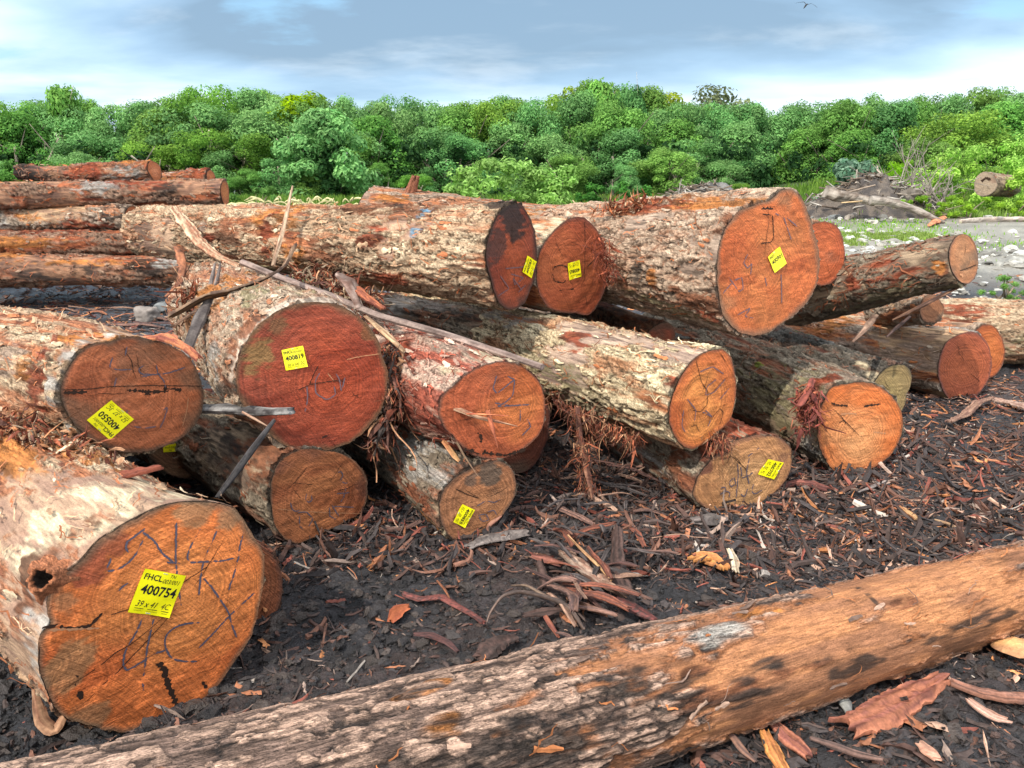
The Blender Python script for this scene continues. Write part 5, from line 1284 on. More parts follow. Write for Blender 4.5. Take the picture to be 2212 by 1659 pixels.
gs('dark pointed bark slab standing in the middle mud', z8([(1660,185),(1655,300),(1665,420),(1730,600)]), [.006,.035,.04,.02], lift=[.14,.09,.05,.02], name='bark_slab', cat='bark slab', flat=.2, colors=DB, rough=.2, seed=31)
gs('pale grooved bark slab in the middle mud', z8([(1330,330),(1430,400),(1550,480),(1680,560)]), [.02,.045,.042,.016], lift=[.05,.06,.05,.02], name='bark_slab', cat='bark slab', flat=.3, colors=((.40,.29,.22),(.19,.10,.07)), rough=.2, seed=32)
gs('reddish bark lump left of the pale grooved slab', z8([(1130,345),(1210,365),(1300,385)]), [.012,.026,.018], lift=.03, name='bark_piece', cat='bark piece', flat=.5, colors=((.26,.10,.07),(.13,.05,.04)), rough=.3, seed=34)
gs('short upright dark splinter by the reddish bark lump', z8([(1170,370),(1195,440),(1210,550)]), [.014,.02,.01], lift=[.06,.03,.0], name='splinter', cat='splinter', colors=DB, seed=35)
gs('dark root arching over the mud in front of the pile', z8([(840,790),(860,700),(940,610),(1050,570),(1170,580),(1300,630),(1380,700),(1450,800)]), [.004,.006,.007,.008,.009,.01,.011,.006], lift=[0,.04,.08,.09,.09,.07,.04,0], name='root', cat='root', colors=((.15,.10,.08),(.06,.045,.04)), seed=36)
gs('second thinner root curving beside the arching one', z8([(1000,510),(1090,530),(1190,575),(1290,640),(1350,730)]), [.003,.005,.006,.006,.003], lift=[.03,.07,.08,.05,0], name='root', cat='root', colors=((.20,.14,.10),(.08,.055,.045)), seed=37)
gs('long red-black bark strip lying in the left mud', z8([(330,575),(430,585),(560,610),(660,670),(740,720),(820,780)]), [.01,.018,.02,.018,.014,.006], lift=.02, name='bark_strip', cat='bark strip', flat=.4, colors=((.17,.055,.045),(.06,.032,.03)), rough=.2, seed=38)
gs('thin twig crossing the long red-black strip', z8([(535,495),(580,560),(610,610)]), [.004,.006,.003], lift=.04, name='twig', cat='stick', colors=RB, seed=39)
gs('crumpled bright rust-red bark piece in the left mud', z8([(245,690),(290,660),(345,650)]), [.016,.036,.02], lift=.02, name='bark_piece', cat='bark piece', flat=.6, colors=((.45,.13,.055),(.22,.06,.035)), rough=.4, seed=40)
gs('big grey bark slab beside the small log with tag 400855', z8([(735,285),(840,245),(950,225),(1085,205)]), [.018,.035,.038,.02], lift=.03, name='bark_slab', cat='bark slab', flat=.4, colors=((.19,.16,.145),(.08,.065,.06)), rough=.25, seed=41)
gs('ragged reddish splinter at the foot of the small log with tag 400855', z8([(850,215),(860,175),(900,140),(935,108)]), [.012,.012,.010,.004], lift=[.0,.03,.05,.07], name='splinter', cat='splinter', colors=((.30,.15,.10),(.15,.06,.045)), seed=42)
gs('dark gnarled twig above the pale grooved slab', z8([(1110,230),(1170,240),(1240,290),(1320,320)]), [.004,.007,.009,.006], lift=[.06,.07,.05,.02], name='twig', cat='stick', colors=((.13,.11,.10),(.06,.05,.05)), rough=.4, seed=43)
gs('orange-tipped stick in the middle mud', z8([(1350,585),(1420,620),(1500,660),(1590,710)]), [.008,.012,.013,.008], lift=.03, colors=((.34,.16,.09),(.15,.08,.06)), seed=44)
gs('dark maroon bark strip ending at the foreground log', z8([(1660,600),(1750,640),(1830,690),(1890,730)]), [.018,.024,.024,.012], lift=.03, name='bark_strip', cat='bark strip', flat=.4, colors=((.14,.045,.04),(.05,.03,.028)), rough=.2, seed=45)
gs('red stick pointing into the foreground log', z8([(1200,700),(1240,770),(1290,850)]), [.008,.011,.006], lift=.02, colors=((.28,.10,.06),(.13,.045,.035)), seed=46)
gs('broad dark flap of bark in the middle mud', z8([(1095,710),(1180,690),(1260,690),(1320,680)]), [.006,.02,.02,.006], lift=.03, name='bark_flap', cat='bark piece', flat=.3, colors=DB, seed=47)
gs('mud-covered maroon bark in the lower left mud', z8([(400,820),(500,840),(600,870),(660,920)]), [.008,.016,.014,.005], lift=.015, name='bark_strip', cat='bark strip', flat=.4, colors=((.10,.045,.04),(.05,.03,.03)), seed=48)
gs('orange triangular bark flake in the sunny mud', z9([(395,330),(440,300),(480,330),(525,385)]), [.012,.05,.05,.012], lift=.025, name='bark_flake', cat='bark flake', flat=.15, colors=((.50,.22,.07),(.34,.14,.055)), rough=.25, seed=49, n=8)
gs('small whitish bark flake right of the orange triangular one', z9([(575,260),(600,300),(610,350)]), [.014,.022,.016], lift=.02, name='bark_flake', cat='bark flake', flat=.2, colors=((.56,.46,.34),(.4,.3,.2)), seed=50, n=8)
gs('large rusty bark slab below the foreground log', z9([(1250,1225),(1380,1170),(1520,1100),(1640,1050),(1730,1000)]), [.02,.055,.06,.05,.015], lift=.03, name='bark_slab', cat='bark slab', flat=.3, colors=((.34,.13,.075),(.16,.06,.045)), rough=.12, seed=51)
gs('grey shell-like chip below the foreground log', z9([(1190,1060),(1215,1110),(1235,1170)]), [.012,.022,.01], lift=.02, name='bark_flake', cat='bark flake', flat=.5, colors=((.26,.26,.24),(.12,.12,.12)), seed=52)
gs('dark spiked splinter near the bottom edge', z9([(530,1280),(590,1340),(640,1400),(710,1450)]), [.004,.012,.014,.005], lift=.03, name='splinter', cat='splinter', flat=.5, colors=((.24,.13,.09),(.08,.05,.045)), seed=53)
gs('orange and maroon bark strip near the bottom edge', z9([(820,1240),(880,1300),(950,1370),(1000,1420)]), [.012,.026,.026,.012], lift=.02, name='bark_strip', cat='bark strip', flat=.35, colors=((.36,.14,.085),(.20,.075,.06)), rough=.25, seed=54)
gs('bright orange bark sliver near the bottom edge', z9([(770,1300),(800,1370),(830,1440),(860,1484)]), [.010,.024,.028,.02], lift=.02, name='bark_sliver', cat='bark piece', flat=.3, colors=((.58,.26,.08),(.42,.16,.06)), rough=.25, seed=55)
gs('orange crumbling bark chunk under the foreground log at the right edge', z9([(2040,760),(2090,800),(2150,840),(2230,830)]), [.02,.045,.06,.05], lift=.04, name='bark_chunk', cat='bark piece', flat=.5, colors=((.50,.27,.11),(.28,.14,.08)), rough=.35, seed=56)
gs('long muddy bark plank on the right mud', z9([(1860,1050),(1960,1080),(2080,1110),(2230,1120)]), [.016,.03,.032,.03], lift=.02, name='bark_plank', cat='bark piece', flat=.3, colors=((.26,.12,.08),(.13,.07,.055)), rough=.2, seed=57)
gs('pinkish bark strip below the muddy bark plank', z9([(1910,1140),(1980,1180),(2050,1210),(2110,1220)]), [.012,.018,.018,.008], lift=.02, name='bark_strip', cat='bark strip', flat=.3, colors=((.42,.26,.20),(.26,.14,.1)), seed=58)
gs('pale bark lump at the bottom edge', z9([(1640,1350),(1680,1390),(1720,1430)]), [.012,.024,.016], lift=.02, name='bark_piece', cat='bark piece', flat=.4, colors=((.48,.27,.19),(.3,.15,.1)), seed=59)
gs('long dark stick along the bottom edge', z9([(1020,1340),(1150,1370),(1280,1400),(1420,1430)]), [.006,.01,.01,.006], lift=.03, colors=((.17,.10,.08),(.07,.05,.045)), seed=60)
gs('reddish plank-like bark beside the brightest orange log', z6([(560,1240),(650,1235),(750,1250),(850,1290)]), [.012,.03,.03,.01], lift=.02, name='bark_plank', cat='bark piece', flat=.35, colors=((.22,.08,.06),(.11,.045,.04)), rough=.25, seed=61)
gs('grey stick lying in the sunny mud', z6([(1070,1310),(1150,1270),(1260,1230)]), [.006,.014,.008], lift=.02, colors=GR, flat=.5, seed=62)
gs('pair of bark planks right of the oval red-brown face', z6([(1700,820),(1800,770),(1890,720),(1980,680)]), [.016,.035,.035,.016], lift=.05, name='bark_plank', cat='bark piece', flat=.35, colors=((.34,.20,.14),(.17,.09,.07)), rough=.25, seed=63)
gs('cream bark plank at the right edge below the cream log', z6([(2010,670),(2100,690),(2200,730),(2300,770)]), [.02,.045,.045,.03], lift=.05, name='bark_plank', cat='bark piece', flat=.3, colors=((.42,.30,.24),(.22,.13,.10)), rough=.25, seed=64)
gs('dark pointed splinter at the foot of the brightest orange log', z6([(925,1250),(940,1180),(960,1110)]), [.014,.01,.003], lift=[0,.07,.14], name='splinter', cat='splinter', colors=DB, seed=65)
gs('tan bark shard between the orange chips', z6([(1380,1390),(1430,1430),(1470,1490)]), [.01,.026,.012], lift=.02, name='bark_flake', cat='bark flake', flat=.3, colors=((.55,.34,.16),(.38,.18,.09)), seed=66)
gs('long thin splinter lying along the middle right mud', z9([(1720,70),(1800,100),(1880,150)]), [.004,.008,.004], lift=.02, name='splinter', cat='splinter', colors=TN_, seed=67)
gs('dark bark lump by the left foot of the foreground log', z8([(810,960),(870,900),(950,860),(1010,840)]), [.03,.045,.035,.01], lift=.03, name='bark_slab', cat='bark slab', flat=.4, colors=DB, rough=.25, seed=68)
gs('grey knotted bark lump behind the tag 400702 log foot', z6([(-60,1500),(0,1490),(80,1480),(160,1490)]), [.02,.045,.05,.02], lift=.02, name='bark_lump', cat='bark piece', flat=.5, colors=((.17,.14,.13),(.07,.06,.055)), rough=.5, seed=69)

# heap of long bark strips in the gap in front of the pile, and slabs on the right mud
rngs = np.random.default_rng(88)
def scatter(n, ucen, vcen, us, vs, ln, wd, label, nm, group, cols, seed0, flat=.3, lift=.04, ang=(0, 1.2)):
    for i in range(n):
        u, v = ucen + rngs.normal(0, us), vcen + rngs.normal(0, vs)
        d = ray(u, v); t = EYE/(-d[2]); q = CAM + d*t
        a = rngs.normal(*ang); l_ = ln*rngs.uniform(.5, 1.3); w = wd*rngs.uniform(.5, 1.3)
        pts = []; k = rngs.normal(0, .25); z1_ = lift*rngs.uniform(0, 1.6); z2_ = lift*rngs.uniform(0, 1)
        for j in range(5):
            f = j/4; aa = a + k*(f-.5); x = q[0] + math.cos(aa)*l_*(f-.5); y = q[1] + math.sin(aa)*l_*(f-.5)
            pts.append((x, y, float(gz(x, y)) + .014 + z1_*(1-f) + z2_*f + .02*math.sin(math.pi*f)))
        cc_ = cols[rngs.integers(len(cols))]
        stick(label, pts, [w*.6, w, w*rngs.uniform(.6, 1), w*.9, w*.4], name=nm, cat='bark strip', group=group, flat=flat, cup=.25, rough=.3, fine=70, res=.008, n=12, colors=cc_, seed=900+seed0+i, twist=rngs.normal(0, .5))
CS = [((.22,.12,.09),(.08,.05,.045)), ((.12,.06,.05),(.05,.032,.03)), ((.33,.20,.14),(.14,.08,.06)), ((.10,.08,.075),(.04,.034,.034)), ((.26,.09,.055),(.10,.045,.035))]
scatter(34, 1300, 1260, 75, 55, .26, .017, 'long bark strip in the tangled heap in the middle mud', 'bark_strip', 'bark strips heaped in the middle mud', CS, 0, lift=.07, ang=(2.3, .6))
scatter(26, 1330, 1060, 110, 45, .24, .014, 'dark bark strip in the gap under the long centre log', 'bark_strip', 'bark strips in the gap under the pile', CS[1:4]+CS[:1], 40, lift=.05, ang=(.4, .8))
scatter(20, 200, 690, 150, 14, .5, .03, 'long red-brown bark shred on the wet mud by the far stack', 'bark_shred', 'bark shreds on the wet mud by the far stack', CS[:3]+[((.40,.17,.09),(.2,.08,.05))], 140, lift=.02, ang=(0, .25))

# ------------------------------------------------------------------ frayed bark hanging in bundles
def frayed(name, label, cat, base, drop, n, ln, cols, seed, rad=(.001, .003), spread=.03, group=None):
    rng = np.random.default_rng(seed); parts = []
    base = np.array(base, float); c0 = base.mean(0); drop = np.array(drop, float)
    ncl = max(4, n//14); cl_f = rng.random(ncl); cl_d = drop + rng.normal(0, .45, (ncl, 3))
    for i in range(int(n*1.9)):
        ci = rng.integers(ncl); f = np.clip(cl_f[ci] + rng.normal(0, .05), 0, .999)
        k = f*(len(base)-1); j = min(int(k), len(base)-2)
        p = base[j]*(1-(k-j)) + base[j+1]*(k-j) + rng.normal(0, spread, 3)*np.array([1, 1, .6])
        d = cl_d[ci] + rng.normal(0, .55, 3); d /= np.linalg.norm(d)
        l_ = ln*min(2.2, .35*math.exp(rng.normal(0, .65))+.15); pts = [p]; turn = rng.normal(0, .5, 3)
        for q in range(7):
            d = d + turn*.22 + rng.normal(0, .24, 3) + drop*.12; d /= np.linalg.norm(d)
            pts.append(pts[-1] + d*l_/7)
        c = np.array(cols[rng.integers(len(cols))])*rng.uniform(.5, 1.4)
        r_ = rng.uniform(*rad)*(1.2 if rng.random() > .12 else 2.6)
        parts.append(sweep(pts, [r_, r_*rng.uniform(.6, 1.2), r_*.3], n=4, flat=rng.uniform(.12, .5), twist=rng.normal(0, 2), seed=int(rng.integers(999)), colors=(c, c*.45), jagend=False, res=max(.012, l_/9)))
    V, Fq, cc = merge(parts)
    o = build(name, V-c0, Fq, MAT_FIBRE, None, col=cc, smooth=False); o.location = tuple(map(float, c0))
    o['kind'] = 'stuff'
    return tag(o, label, cat, group)
REDS = [(.36,.11,.055),(.24,.07,.04),(.42,.22,.12),(.16,.07,.05)]
frayed('hanging_fibres', 'tangle of red bark fibres hanging under the long cream centre log', 'bark fibres', [at(1180,855,3.95), at(1230,880,3.85), at(1300,915,3.8), at(1370,945,3.75)], (0,0,-1), 190, .14, REDS, 501)
frayed('root_bundle', 'long root-like bundle of bark fibres dangling to the mud', 'bark fibres', [at(1249,880,3.8), at(1253,949,3.78), at(1265,1004,3.76), at(1275,1060,3.74)], (.08,0,-1), 170, .10, REDS, 502)
stick('brown twisted core of the dangling bark bundle', [at(1247,880,3.8), at(1253,949,3.78), at(1265,1004,3.76), at(1278,1075,3.72)], [.012,.018,.02,.008], name='bark_strand', cat='bark strip', flat=.6, rough=.35, colors=((.30,.15,.09),(.14,.06,.045)), seed=70)
frayed('fibre_tuft', 'red fibrous tuft hanging on the right side of the tag 400865 log', 'bark fibres', [at(1296,510,4.75), at(1306,560,4.75), at(1312,600,4.75)], (.25,0,-.6), 220, .10, [(.34,.09,.045),(.25,.06,.035),(.18,.05,.03)], 503)
frayed('fibre_tuft', 'red tuft of bark fibres above the face of the tag 400702 log', 'bark fibres', [at(1545,940,3.72), at(1560,960,3.68)], (0,0,-1), 120, .07, REDS, 504)
frayed('fibre_heap', 'matted red bark fibres piled on top behind the deep red log', 'bark fibres', [at(640,590,4.75), at(720,610,4.6), at(800,650,4.3)], (.3,-.3,-.4), 260, .14, REDS+[(.45,.33,.22)], 505, rad=(.002,.007))
frayed('fibre_heap', 'shaggy brown bark shreds along the left shoulder of the heap', 'bark fibres', [at(385,690,4.2), at(420,640,4.5), at(480,600,4.8)], (.1,-.3,-.5), 240, .16, REDS+[(.45,.33,.22),(.3,.22,.15)], 506, rad=(.002,.008))
frayed('fibre_heap', 'torn bark shreds between the oval brown log and the largest log', 'bark fibres', [at(10,900,2.9), at(70,940,2.8), at(140,960,2.75), at(235,990,2.6)], (.2,-.4,-.3), 260, .09, REDS+[(.5,.36,.24),(.45,.2,.09)], 507, rad=(.002,.006))
frayed('fibre_heap', 'dark bark shreds packed between the deep red and the splintered log', 'bark fibres', [at(845,740,3.8), at(850,820,3.65), at(850,890,3.6), at(800,960,3.6)], (.1,-.2,-.8), 260, .16, REDS+[(.12,.06,.045),(.1,.08,.07)], 508, rad=(.002,.007))
frayed('fibre_tuft', 'red-orange bark shreds on top of the biggest upper log', 'bark fibres', [at(1300,455,5.2), at(1360,440,5.0), at(1420,445,4.9)], (.2,-.2,.3), 160, .10, [(.46,.15,.06),(.36,.10,.05),(.5,.3,.18)], 509, rad=(.002,.006))
frayed('fibre_tuft', 'maroon fibres lying over the near end of the mossy grey log', 'bark fibres', [at(1745,840,4.2), at(1750,890,4.1), at(1735,930,4.05)], (0,-.2,-.9), 140, .12, [(.26,.06,.045),(.18,.05,.04),(.34,.11,.06)], 510, rad=(.002,.007))
stick('maroon bark ribbon lying down the side of the mossy grey log', [at(1755,820,4.35), at(1745,850,4.15), at(1725,880,4.05), at(1710,868,4.05)], [.016,.02,.02,.012], name='bark_strip', cat='bark strip', flat=.4, rough=.3, colors=((.28,.075,.05),(.15,.045,.035)), seed=71)

# ------------------------------------------------------------------ stones by the far stack
def rock(label, c, r, col, seed, name='rock', sc=(1, .8, .7)):
    import bmesh
    bm = bmesh.new(); bmesh.ops.create_icosphere(bm, subdivisions=4, radius=1.0)
    v = np.array([q.co[:] for q in bm.verts]); f = np.array([[q.index for q in g.verts] for g in bm.faces]); bm.free()
    v2 = v*(1 + .28*vn(v*1.3+seed, seed)[:, None] + .10*vn(v*3.5+seed, seed+1)[:, None] + .03*vn(v*9, seed+2)[:, None])
    v2 = np.clip(v2, -.92, .92)*np.array(sc)*r; v2[:, 2] -= v2[:, 2].min()
    cc = np.array(col)*(1 + .3*fbm(v*3, 3, seed)[:, None])
    o = build(name, v2, f, MAT_STONE, None, col=cc, smooth=True); o.location = tuple(map(float, c))
    return tag(o, label, 'rock')
p = at(315, 640, 9.4); p[2] = gz(p[0], p[1])-.02
rock('pale grey-white rock on the mud beside the bottom of the far stack', p, .16, (.21,.18,.16), 5)
p = at(348, 640, 9.9); p[2] = gz(p[0], p[1])-.02
rock('smaller grey rock behind the pale one by the far stack', p, .12, (.18,.19,.19), 6)
def on_ground(u, v, Y):
    q = at(u, v, Y); q[2] = gz(q[0], q[1]); return q

# ------------------------------------------------------------------ debris mound on the right
def mound(label, cx, cy, rx, ry, h, col1, col2, seed, n=90, name='debris_mound', cat='debris mound', tw=0):
    ax = np.linspace(-1, 1, n); X, Y = np.meshgrid(ax, ax, indexing='ij')
    P_ = np.stack([X*rx, Y*ry, 0*X], -1)
    r = np.hypot(X, Y)
    Hh = h*np.clip(1-r**1.3, 0, 1)*(1+.5*fbm(P_*1.6+seed, 4, seed)) + .12*h*fbm(P_*7, 3, seed+1)*np.clip(1.1-r, 0, 1) - .05*(r > .98)
    Z = gz(cx+X*rx, cy+Y*ry) - gz(cx, cy) + Hh - .03
    c = mix(np.broadcast_to(np.array(col1), P_.shape), col2, sst(-.2, .3, fbm(P_*6, 4, seed+2)))
    root = empty(name, (cx, cy, float(gz(cx, cy))), label, cat)
    build('heap', np.stack([X*rx, Y*ry, Z], -1).reshape(-1, 3), gridfaces(n, n, flip=False), MAT_MUD, root, col=c.reshape(-1, 3))
    if tw:
        rng = np.random.default_rng(seed); parts = []
        for i in range(tw):
            a = rng.uniform(0, 6.28); rr = rng.uniform(0, .8)**.7
            x, y = math.cos(a)*rr*rx, math.sin(a)*rr*ry; z = h*max(0, 1-rr**1.3)*1.0+.04
            d = np.array([rng.normal(0, 1), rng.normal(0, .6), rng.normal(0, .25)]); d /= np.linalg.norm(d); l_ = rng.uniform(.15, .7)
            p0 = np.array([x, y, z]); c_ = np.array([(.32,.27,.22),(.2,.15,.11),(.42,.38,.33),(.12,.09,.07)][rng.integers(4)])
            parts.append(sweep([p0-d*l_/2, p0+rng.normal(0, .02, 3), p0+d*l_/2], [rng.uniform(.008, .03), rng.uniform(.008, .02)], n=5, seed=i, colors=(c_, c_*.5), res=.08))
        V, Fq, cc = merge(parts); o = build('sticks_and_bark', V, Fq, MAT_FIBRE, root, col=cc, smooth=False); o['kind'] = 'stuff'
    return root
mc = at(1905, 440, 21.0)
mound('brown mound of soil, roots and broken wood on the right of the yard', mc[0], 21.6, 2.3, 1.3, 1.05, (.11,.085,.065), (.045,.035,.03), 601, tw=240)
mc2 = at(1530, 425, 24.0)
mound('low grey heap of shredded bark and wood far behind the pile', mc2[0], 24.5, 2.4, 1.3, .78, (.17,.16,.15), (.06,.055,.05), 602, tw=260, name='debris_heap', cat='debris heap')
WG = ((.32,.28,.24), (.15,.12,.10))
def ghit(u, v, up=0.0):
    d = ray(u, v); t = .5
    while t < 60:
        q = CAM + d*t
        if q[2] <= float(gz(q[0], q[1])) + up: return q
        t += .04
    return q
def fsg(label, pts, rad, up, **kw):
    kw.setdefault('jagend', False); kw.setdefault('fine', 5); kw.setdefault('res', .05)
    return stick(label, [ghit(u, v, up) for u, v in pts], rad, **kw)
def fs(label, pts, rad, Y, **kw):
    kw.setdefault('jagend', False); kw.setdefault('fine', 5)
    return stick(label, [at(u, v, Y) for u, v in pts], rad, res=.05, **kw)
fs('bleached tree trunk lying across the debris mound', [(1783,415),(1810,424),(1850,428),(1890,436)], [.17,.15,.13,.11], 20.0, name='fallen_log', cat='fallen log', colors=((.30,.26,.22),(.12,.09,.07)), flat=.9, n=14, seed=80)
fs('long grey root running down from the bleached trunk', [(1880,432),(1930,438),(1975,452),(2018,472),(2040,480)], [.11,.10,.09,.08,.04], 19.2, name='dead_branch', cat='dead branch', colors=WG, n=12, seed=81)
fsg('short cut timber block at the foot of the debris mound', [(1812,440),(1835,446),(1862,450),(1880,450)], [.17,.17,.16,.15], 0.12, name='timber_block', cat='timber', colors=((.34,.29,.23),(.18,.14,.10)), n=8, seed=82)
fsg('small grey branch lying in front of the timber block', [(1830,470),(1850,464),(1880,450),(1888,446)], [.07,.1,.08,.06], 0.07, name='dead_branch', cat='dead branch', colors=WG, seed=83)
fs('weathered board leaning on the left of the debris mound', [(1795,428),(1830,416),(1870,405),(1890,400)], [.05,.06,.06,.05], 20.6, name='board', cat='board', flat=.4, colors=((.26,.2,.15),(.12,.09,.07)), seed=84)
fs('yellowish cut slat on the timber block', [(1818,438),(1845,436),(1862,434)], [.04,.045,.04], 19.2, name='slat', cat='board', flat=.4, colors=((.5,.36,.2),(.4,.25,.13)), seed=85)
fs('dark log end half buried at the right of the debris mound', [(1942,428),(1965,424),(1985,418)], [.16,.19,.17], 21.0, name='fallen_log', cat='fallen log', colors=((.24,.21,.18),(.09,.075,.06)), seed=86)
fsg('small orange split wood piece on the gravel by the grey root', [(2008,486),(2022,478),(2038,470)], [.05,.10,.08], 0.06, name='split_wood', cat='split wood', flat=.6, colors=((.55,.24,.12),(.35,.13,.07)), seed=87)
fs('bare pale branch rising from the debris mound', [(1912,392),(1903,375),(1893,368),(1897,358)], [.035,.03,.025,.012], 21.8, name='dead_branch', cat='dead branch', colors=((.5,.42,.34),(.3,.22,.17)), seed=88)
fsg('pale log lying along the back edge of the gravel', [(2075,478),(2130,474),(2190,474),(2260,474)], [.05,.07,.07,.06], 0.05, name='dead_branch', cat='dead branch', colors=((.46,.40,.34),(.3,.24,.2)), seed=89)
# bare twiggy bush
def twigs(label, c, h, n, seed, name='bare_bush', cat='bush', col=(.30,.26,.22)):
    rng = np.random.default_rng(seed); parts = []; c = np.array(c, float)
    for i in range(n):
        d = np.array([rng.normal(0, .7), rng.normal(0, .4), rng.uniform(.4, 1.2)]); d /= np.linalg.norm(d); l_ = h*rng.uniform(.5, 1.1)
        p0 = c + np.array([rng.normal(0, .25*h), rng.normal(0, .1), 0]); pts = [p0, p0+d*l_*.5+rng.normal(0, .05*h, 3), p0+d*l_]
        parts.append(sweep(pts, [.022, .014, .006], n=5, seed=i, colors=(col, np.array(col)*.6), res=.12, jagend=False))
        for k in range(3):
            q = pts[1] + (pts[2]-pts[1])*rng.random(); e = d + rng.normal(0, .6, 3)
            parts.append(sweep([q, q+e*l_*.15, q+e*l_*.3+rng.normal(0, .03, 3)], [.01, .007, .004], n=4, seed=i+k, colors=(col, np.array(col)*.6), res=.12, jagend=False))
    V, Fq, cc = merge(parts)
    o = build(name, V-c, Fq, MAT_FIBRE, None, col=cc, smooth=False); o.location = tuple(map(float, c)); return tag(o, label, cat)
q = at(1975, 425, 22.0); twigs('leafless tangled bush between the debris mound and the green scrub', q, 1.5, 26, 611)
q = at(2020, 440, 21.0); twigs('low dead brushwood at the edge of the green scrub', q, .7, 22, 612)
# old stump log on the right
ol = log2('old grey hollow-ended log lying in the green scrub at the right', tuple(at(2128, 398, 21.5)), tuple(at(2170, 402, 22.6)+np.array([.15,0,0])), .30, .29, 621, pal='grey', bare=.4, res=.02, fib=.1, fibres=20, flakes=20,
     heart=(.30,.25,.19), outer=(.27,.22,.17), rim=(.16,.13,.1), rimw=.06, stain=.3, stainc=(.14,.11,.08), cat='log', name='log')
ribbon(ol, [[(2120,392),(2130,384),(2140,388)]], MAT_CRACK, .06, name='hollow', off=.01, wobble=.4)

# ------------------------------------------------------------------ foliage
def leaf_cloud(centers, radii, per, size, c_lo, c_hi, seed, updir=.55, shell=.75, aspect=.5, squash=.8, droop=0.0):
    rng = np.random.default_rng(seed)
    ctr = np.repeat(centers, per, 0); rad = np.repeat(radii, per); n = len(ctr)
    d = rng.normal(size=(n, 3)); d[:, 2] = d[:, 2]*np.where(d[:, 2] < 0, .75, 1.0) + .15; d /= np.linalg.norm(d, axis=1, keepdims=True)
    rr = rad*(shell + (1-shell)*rng.random(n))*rng.uniform(.75, 1.12, n)
    p = ctr + d*rr[:, None]*np.array([1, 1, squash])
    nrm = d*1.0 + np.array([0, 0, updir*.45]) + rng.normal(0, .34, (n, 3)); nrm /= np.linalg.norm(nrm, axis=1, keepdims=True)
    t = np.cross(nrm, rng.normal(size=(n, 3))); t /= np.linalg.norm(t, axis=1, keepdims=True); b = np.cross(nrm, t)
    sz = size*rng.uniform(.6, 1.3, n)[:, None]
    V = np.stack([p - t*sz*.5, p + b*sz*aspect*.5 + nrm*sz*.08, p + t*sz*.5 - nrm*droop*sz, p - b*sz*aspect*.5 + nrm*sz*.08], 1)
    f = np.arange(n*4).reshape(n, 4)
    c = np.array(c_lo) + (np.array(c_hi)-np.array(c_lo))*np.clip(.5 + .35*rng.normal(size=(n, 1)) + .25*d[:, 2:3], 0, 1)
    return V.reshape(-1, 3), f, np.repeat(c, 4, 0)

def crown_proto(seed, n_cl=46, per=150, size=.16, lo=(.030,.085,.022), hi=(.085,.20,.05), shape='dome'):
    """crown about 1 unit radius x 2 units tall (scaled per tree); z from 0 to 2"""
    rng = np.random.default_rng(seed); C_ = []; R_ = []
    for i in range(n_cl):
        a = rng.uniform(0, 2*np.pi); z = (.42 + rng.random()*1.38) if shape in ('cone', 'flat') else rng.uniform(.05, 1.0)**.85*1.8
        prof = {'dome': math.sqrt(max(0, 1-(max(0, z-.75)/1.15)**2)), 'cone': max(.12, 1-(z/1.95))**.7*1.0, 'flat': 1.0 if z > .9 else .55}[shape]
        rr = prof*rng.uniform(.55, .88)*(1 if rng.random() < .85 else .4)
        C_.append((math.cos(a)*rr, math.sin(a)*rr, z)); R_.append(rng.uniform(.17, .34))
    C_.append((0, 0, 1.72)); R_.append(.28)
    Cn, Rn = np.array(C_), np.array(R_)
    V, f, c = leaf_cloud(Cn, Rn, per, size/1.9, lo, hi, seed)
    # sparse inner leaves, darkened to paint in the shade inside the crown
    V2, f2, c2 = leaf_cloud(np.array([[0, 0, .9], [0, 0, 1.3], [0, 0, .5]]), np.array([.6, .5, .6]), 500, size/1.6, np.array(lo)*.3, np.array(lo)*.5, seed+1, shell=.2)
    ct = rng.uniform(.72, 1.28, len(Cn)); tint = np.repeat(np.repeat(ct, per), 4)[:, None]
    return np.concatenate([V, V2]), np.concatenate([f, f2+len(V)]), np.concatenate([c*tint, c2])

def trunk_proto(seed, h=1.2, stems=3):
    rng = np.random.default_rng(seed); parts = []
    for s in range(stems):
        x, y = rng.normal(0, .18, 2); top = np.array([x*2.2+rng.normal(0, .15), y*2.2+rng.normal(0, .15), h])
        p0 = np.array([x, y, -.35]); mid = (p0+top)/2+rng.normal(0, .05, 3)
        c = np.array((.20,.17,.13))*rng.uniform(.7, 1.3)
        parts.append(sweep([p0, mid, top], [.05, .036, .02], n=6, seed=seed+s, colors=(c*1.9, c), res=.1, jagend=False))
        for k in range(3):
            q = mid + (top-mid)*rng.random(); e = rng.normal(0, .35, 3); e[2] = abs(e[2])+.2
            parts.append(sweep([q, q+e*.5, q+e], [.018, .012, .006], n=5, seed=seed+k, colors=(c, c*.6), res=.1, jagend=False))
    return merge(parts)

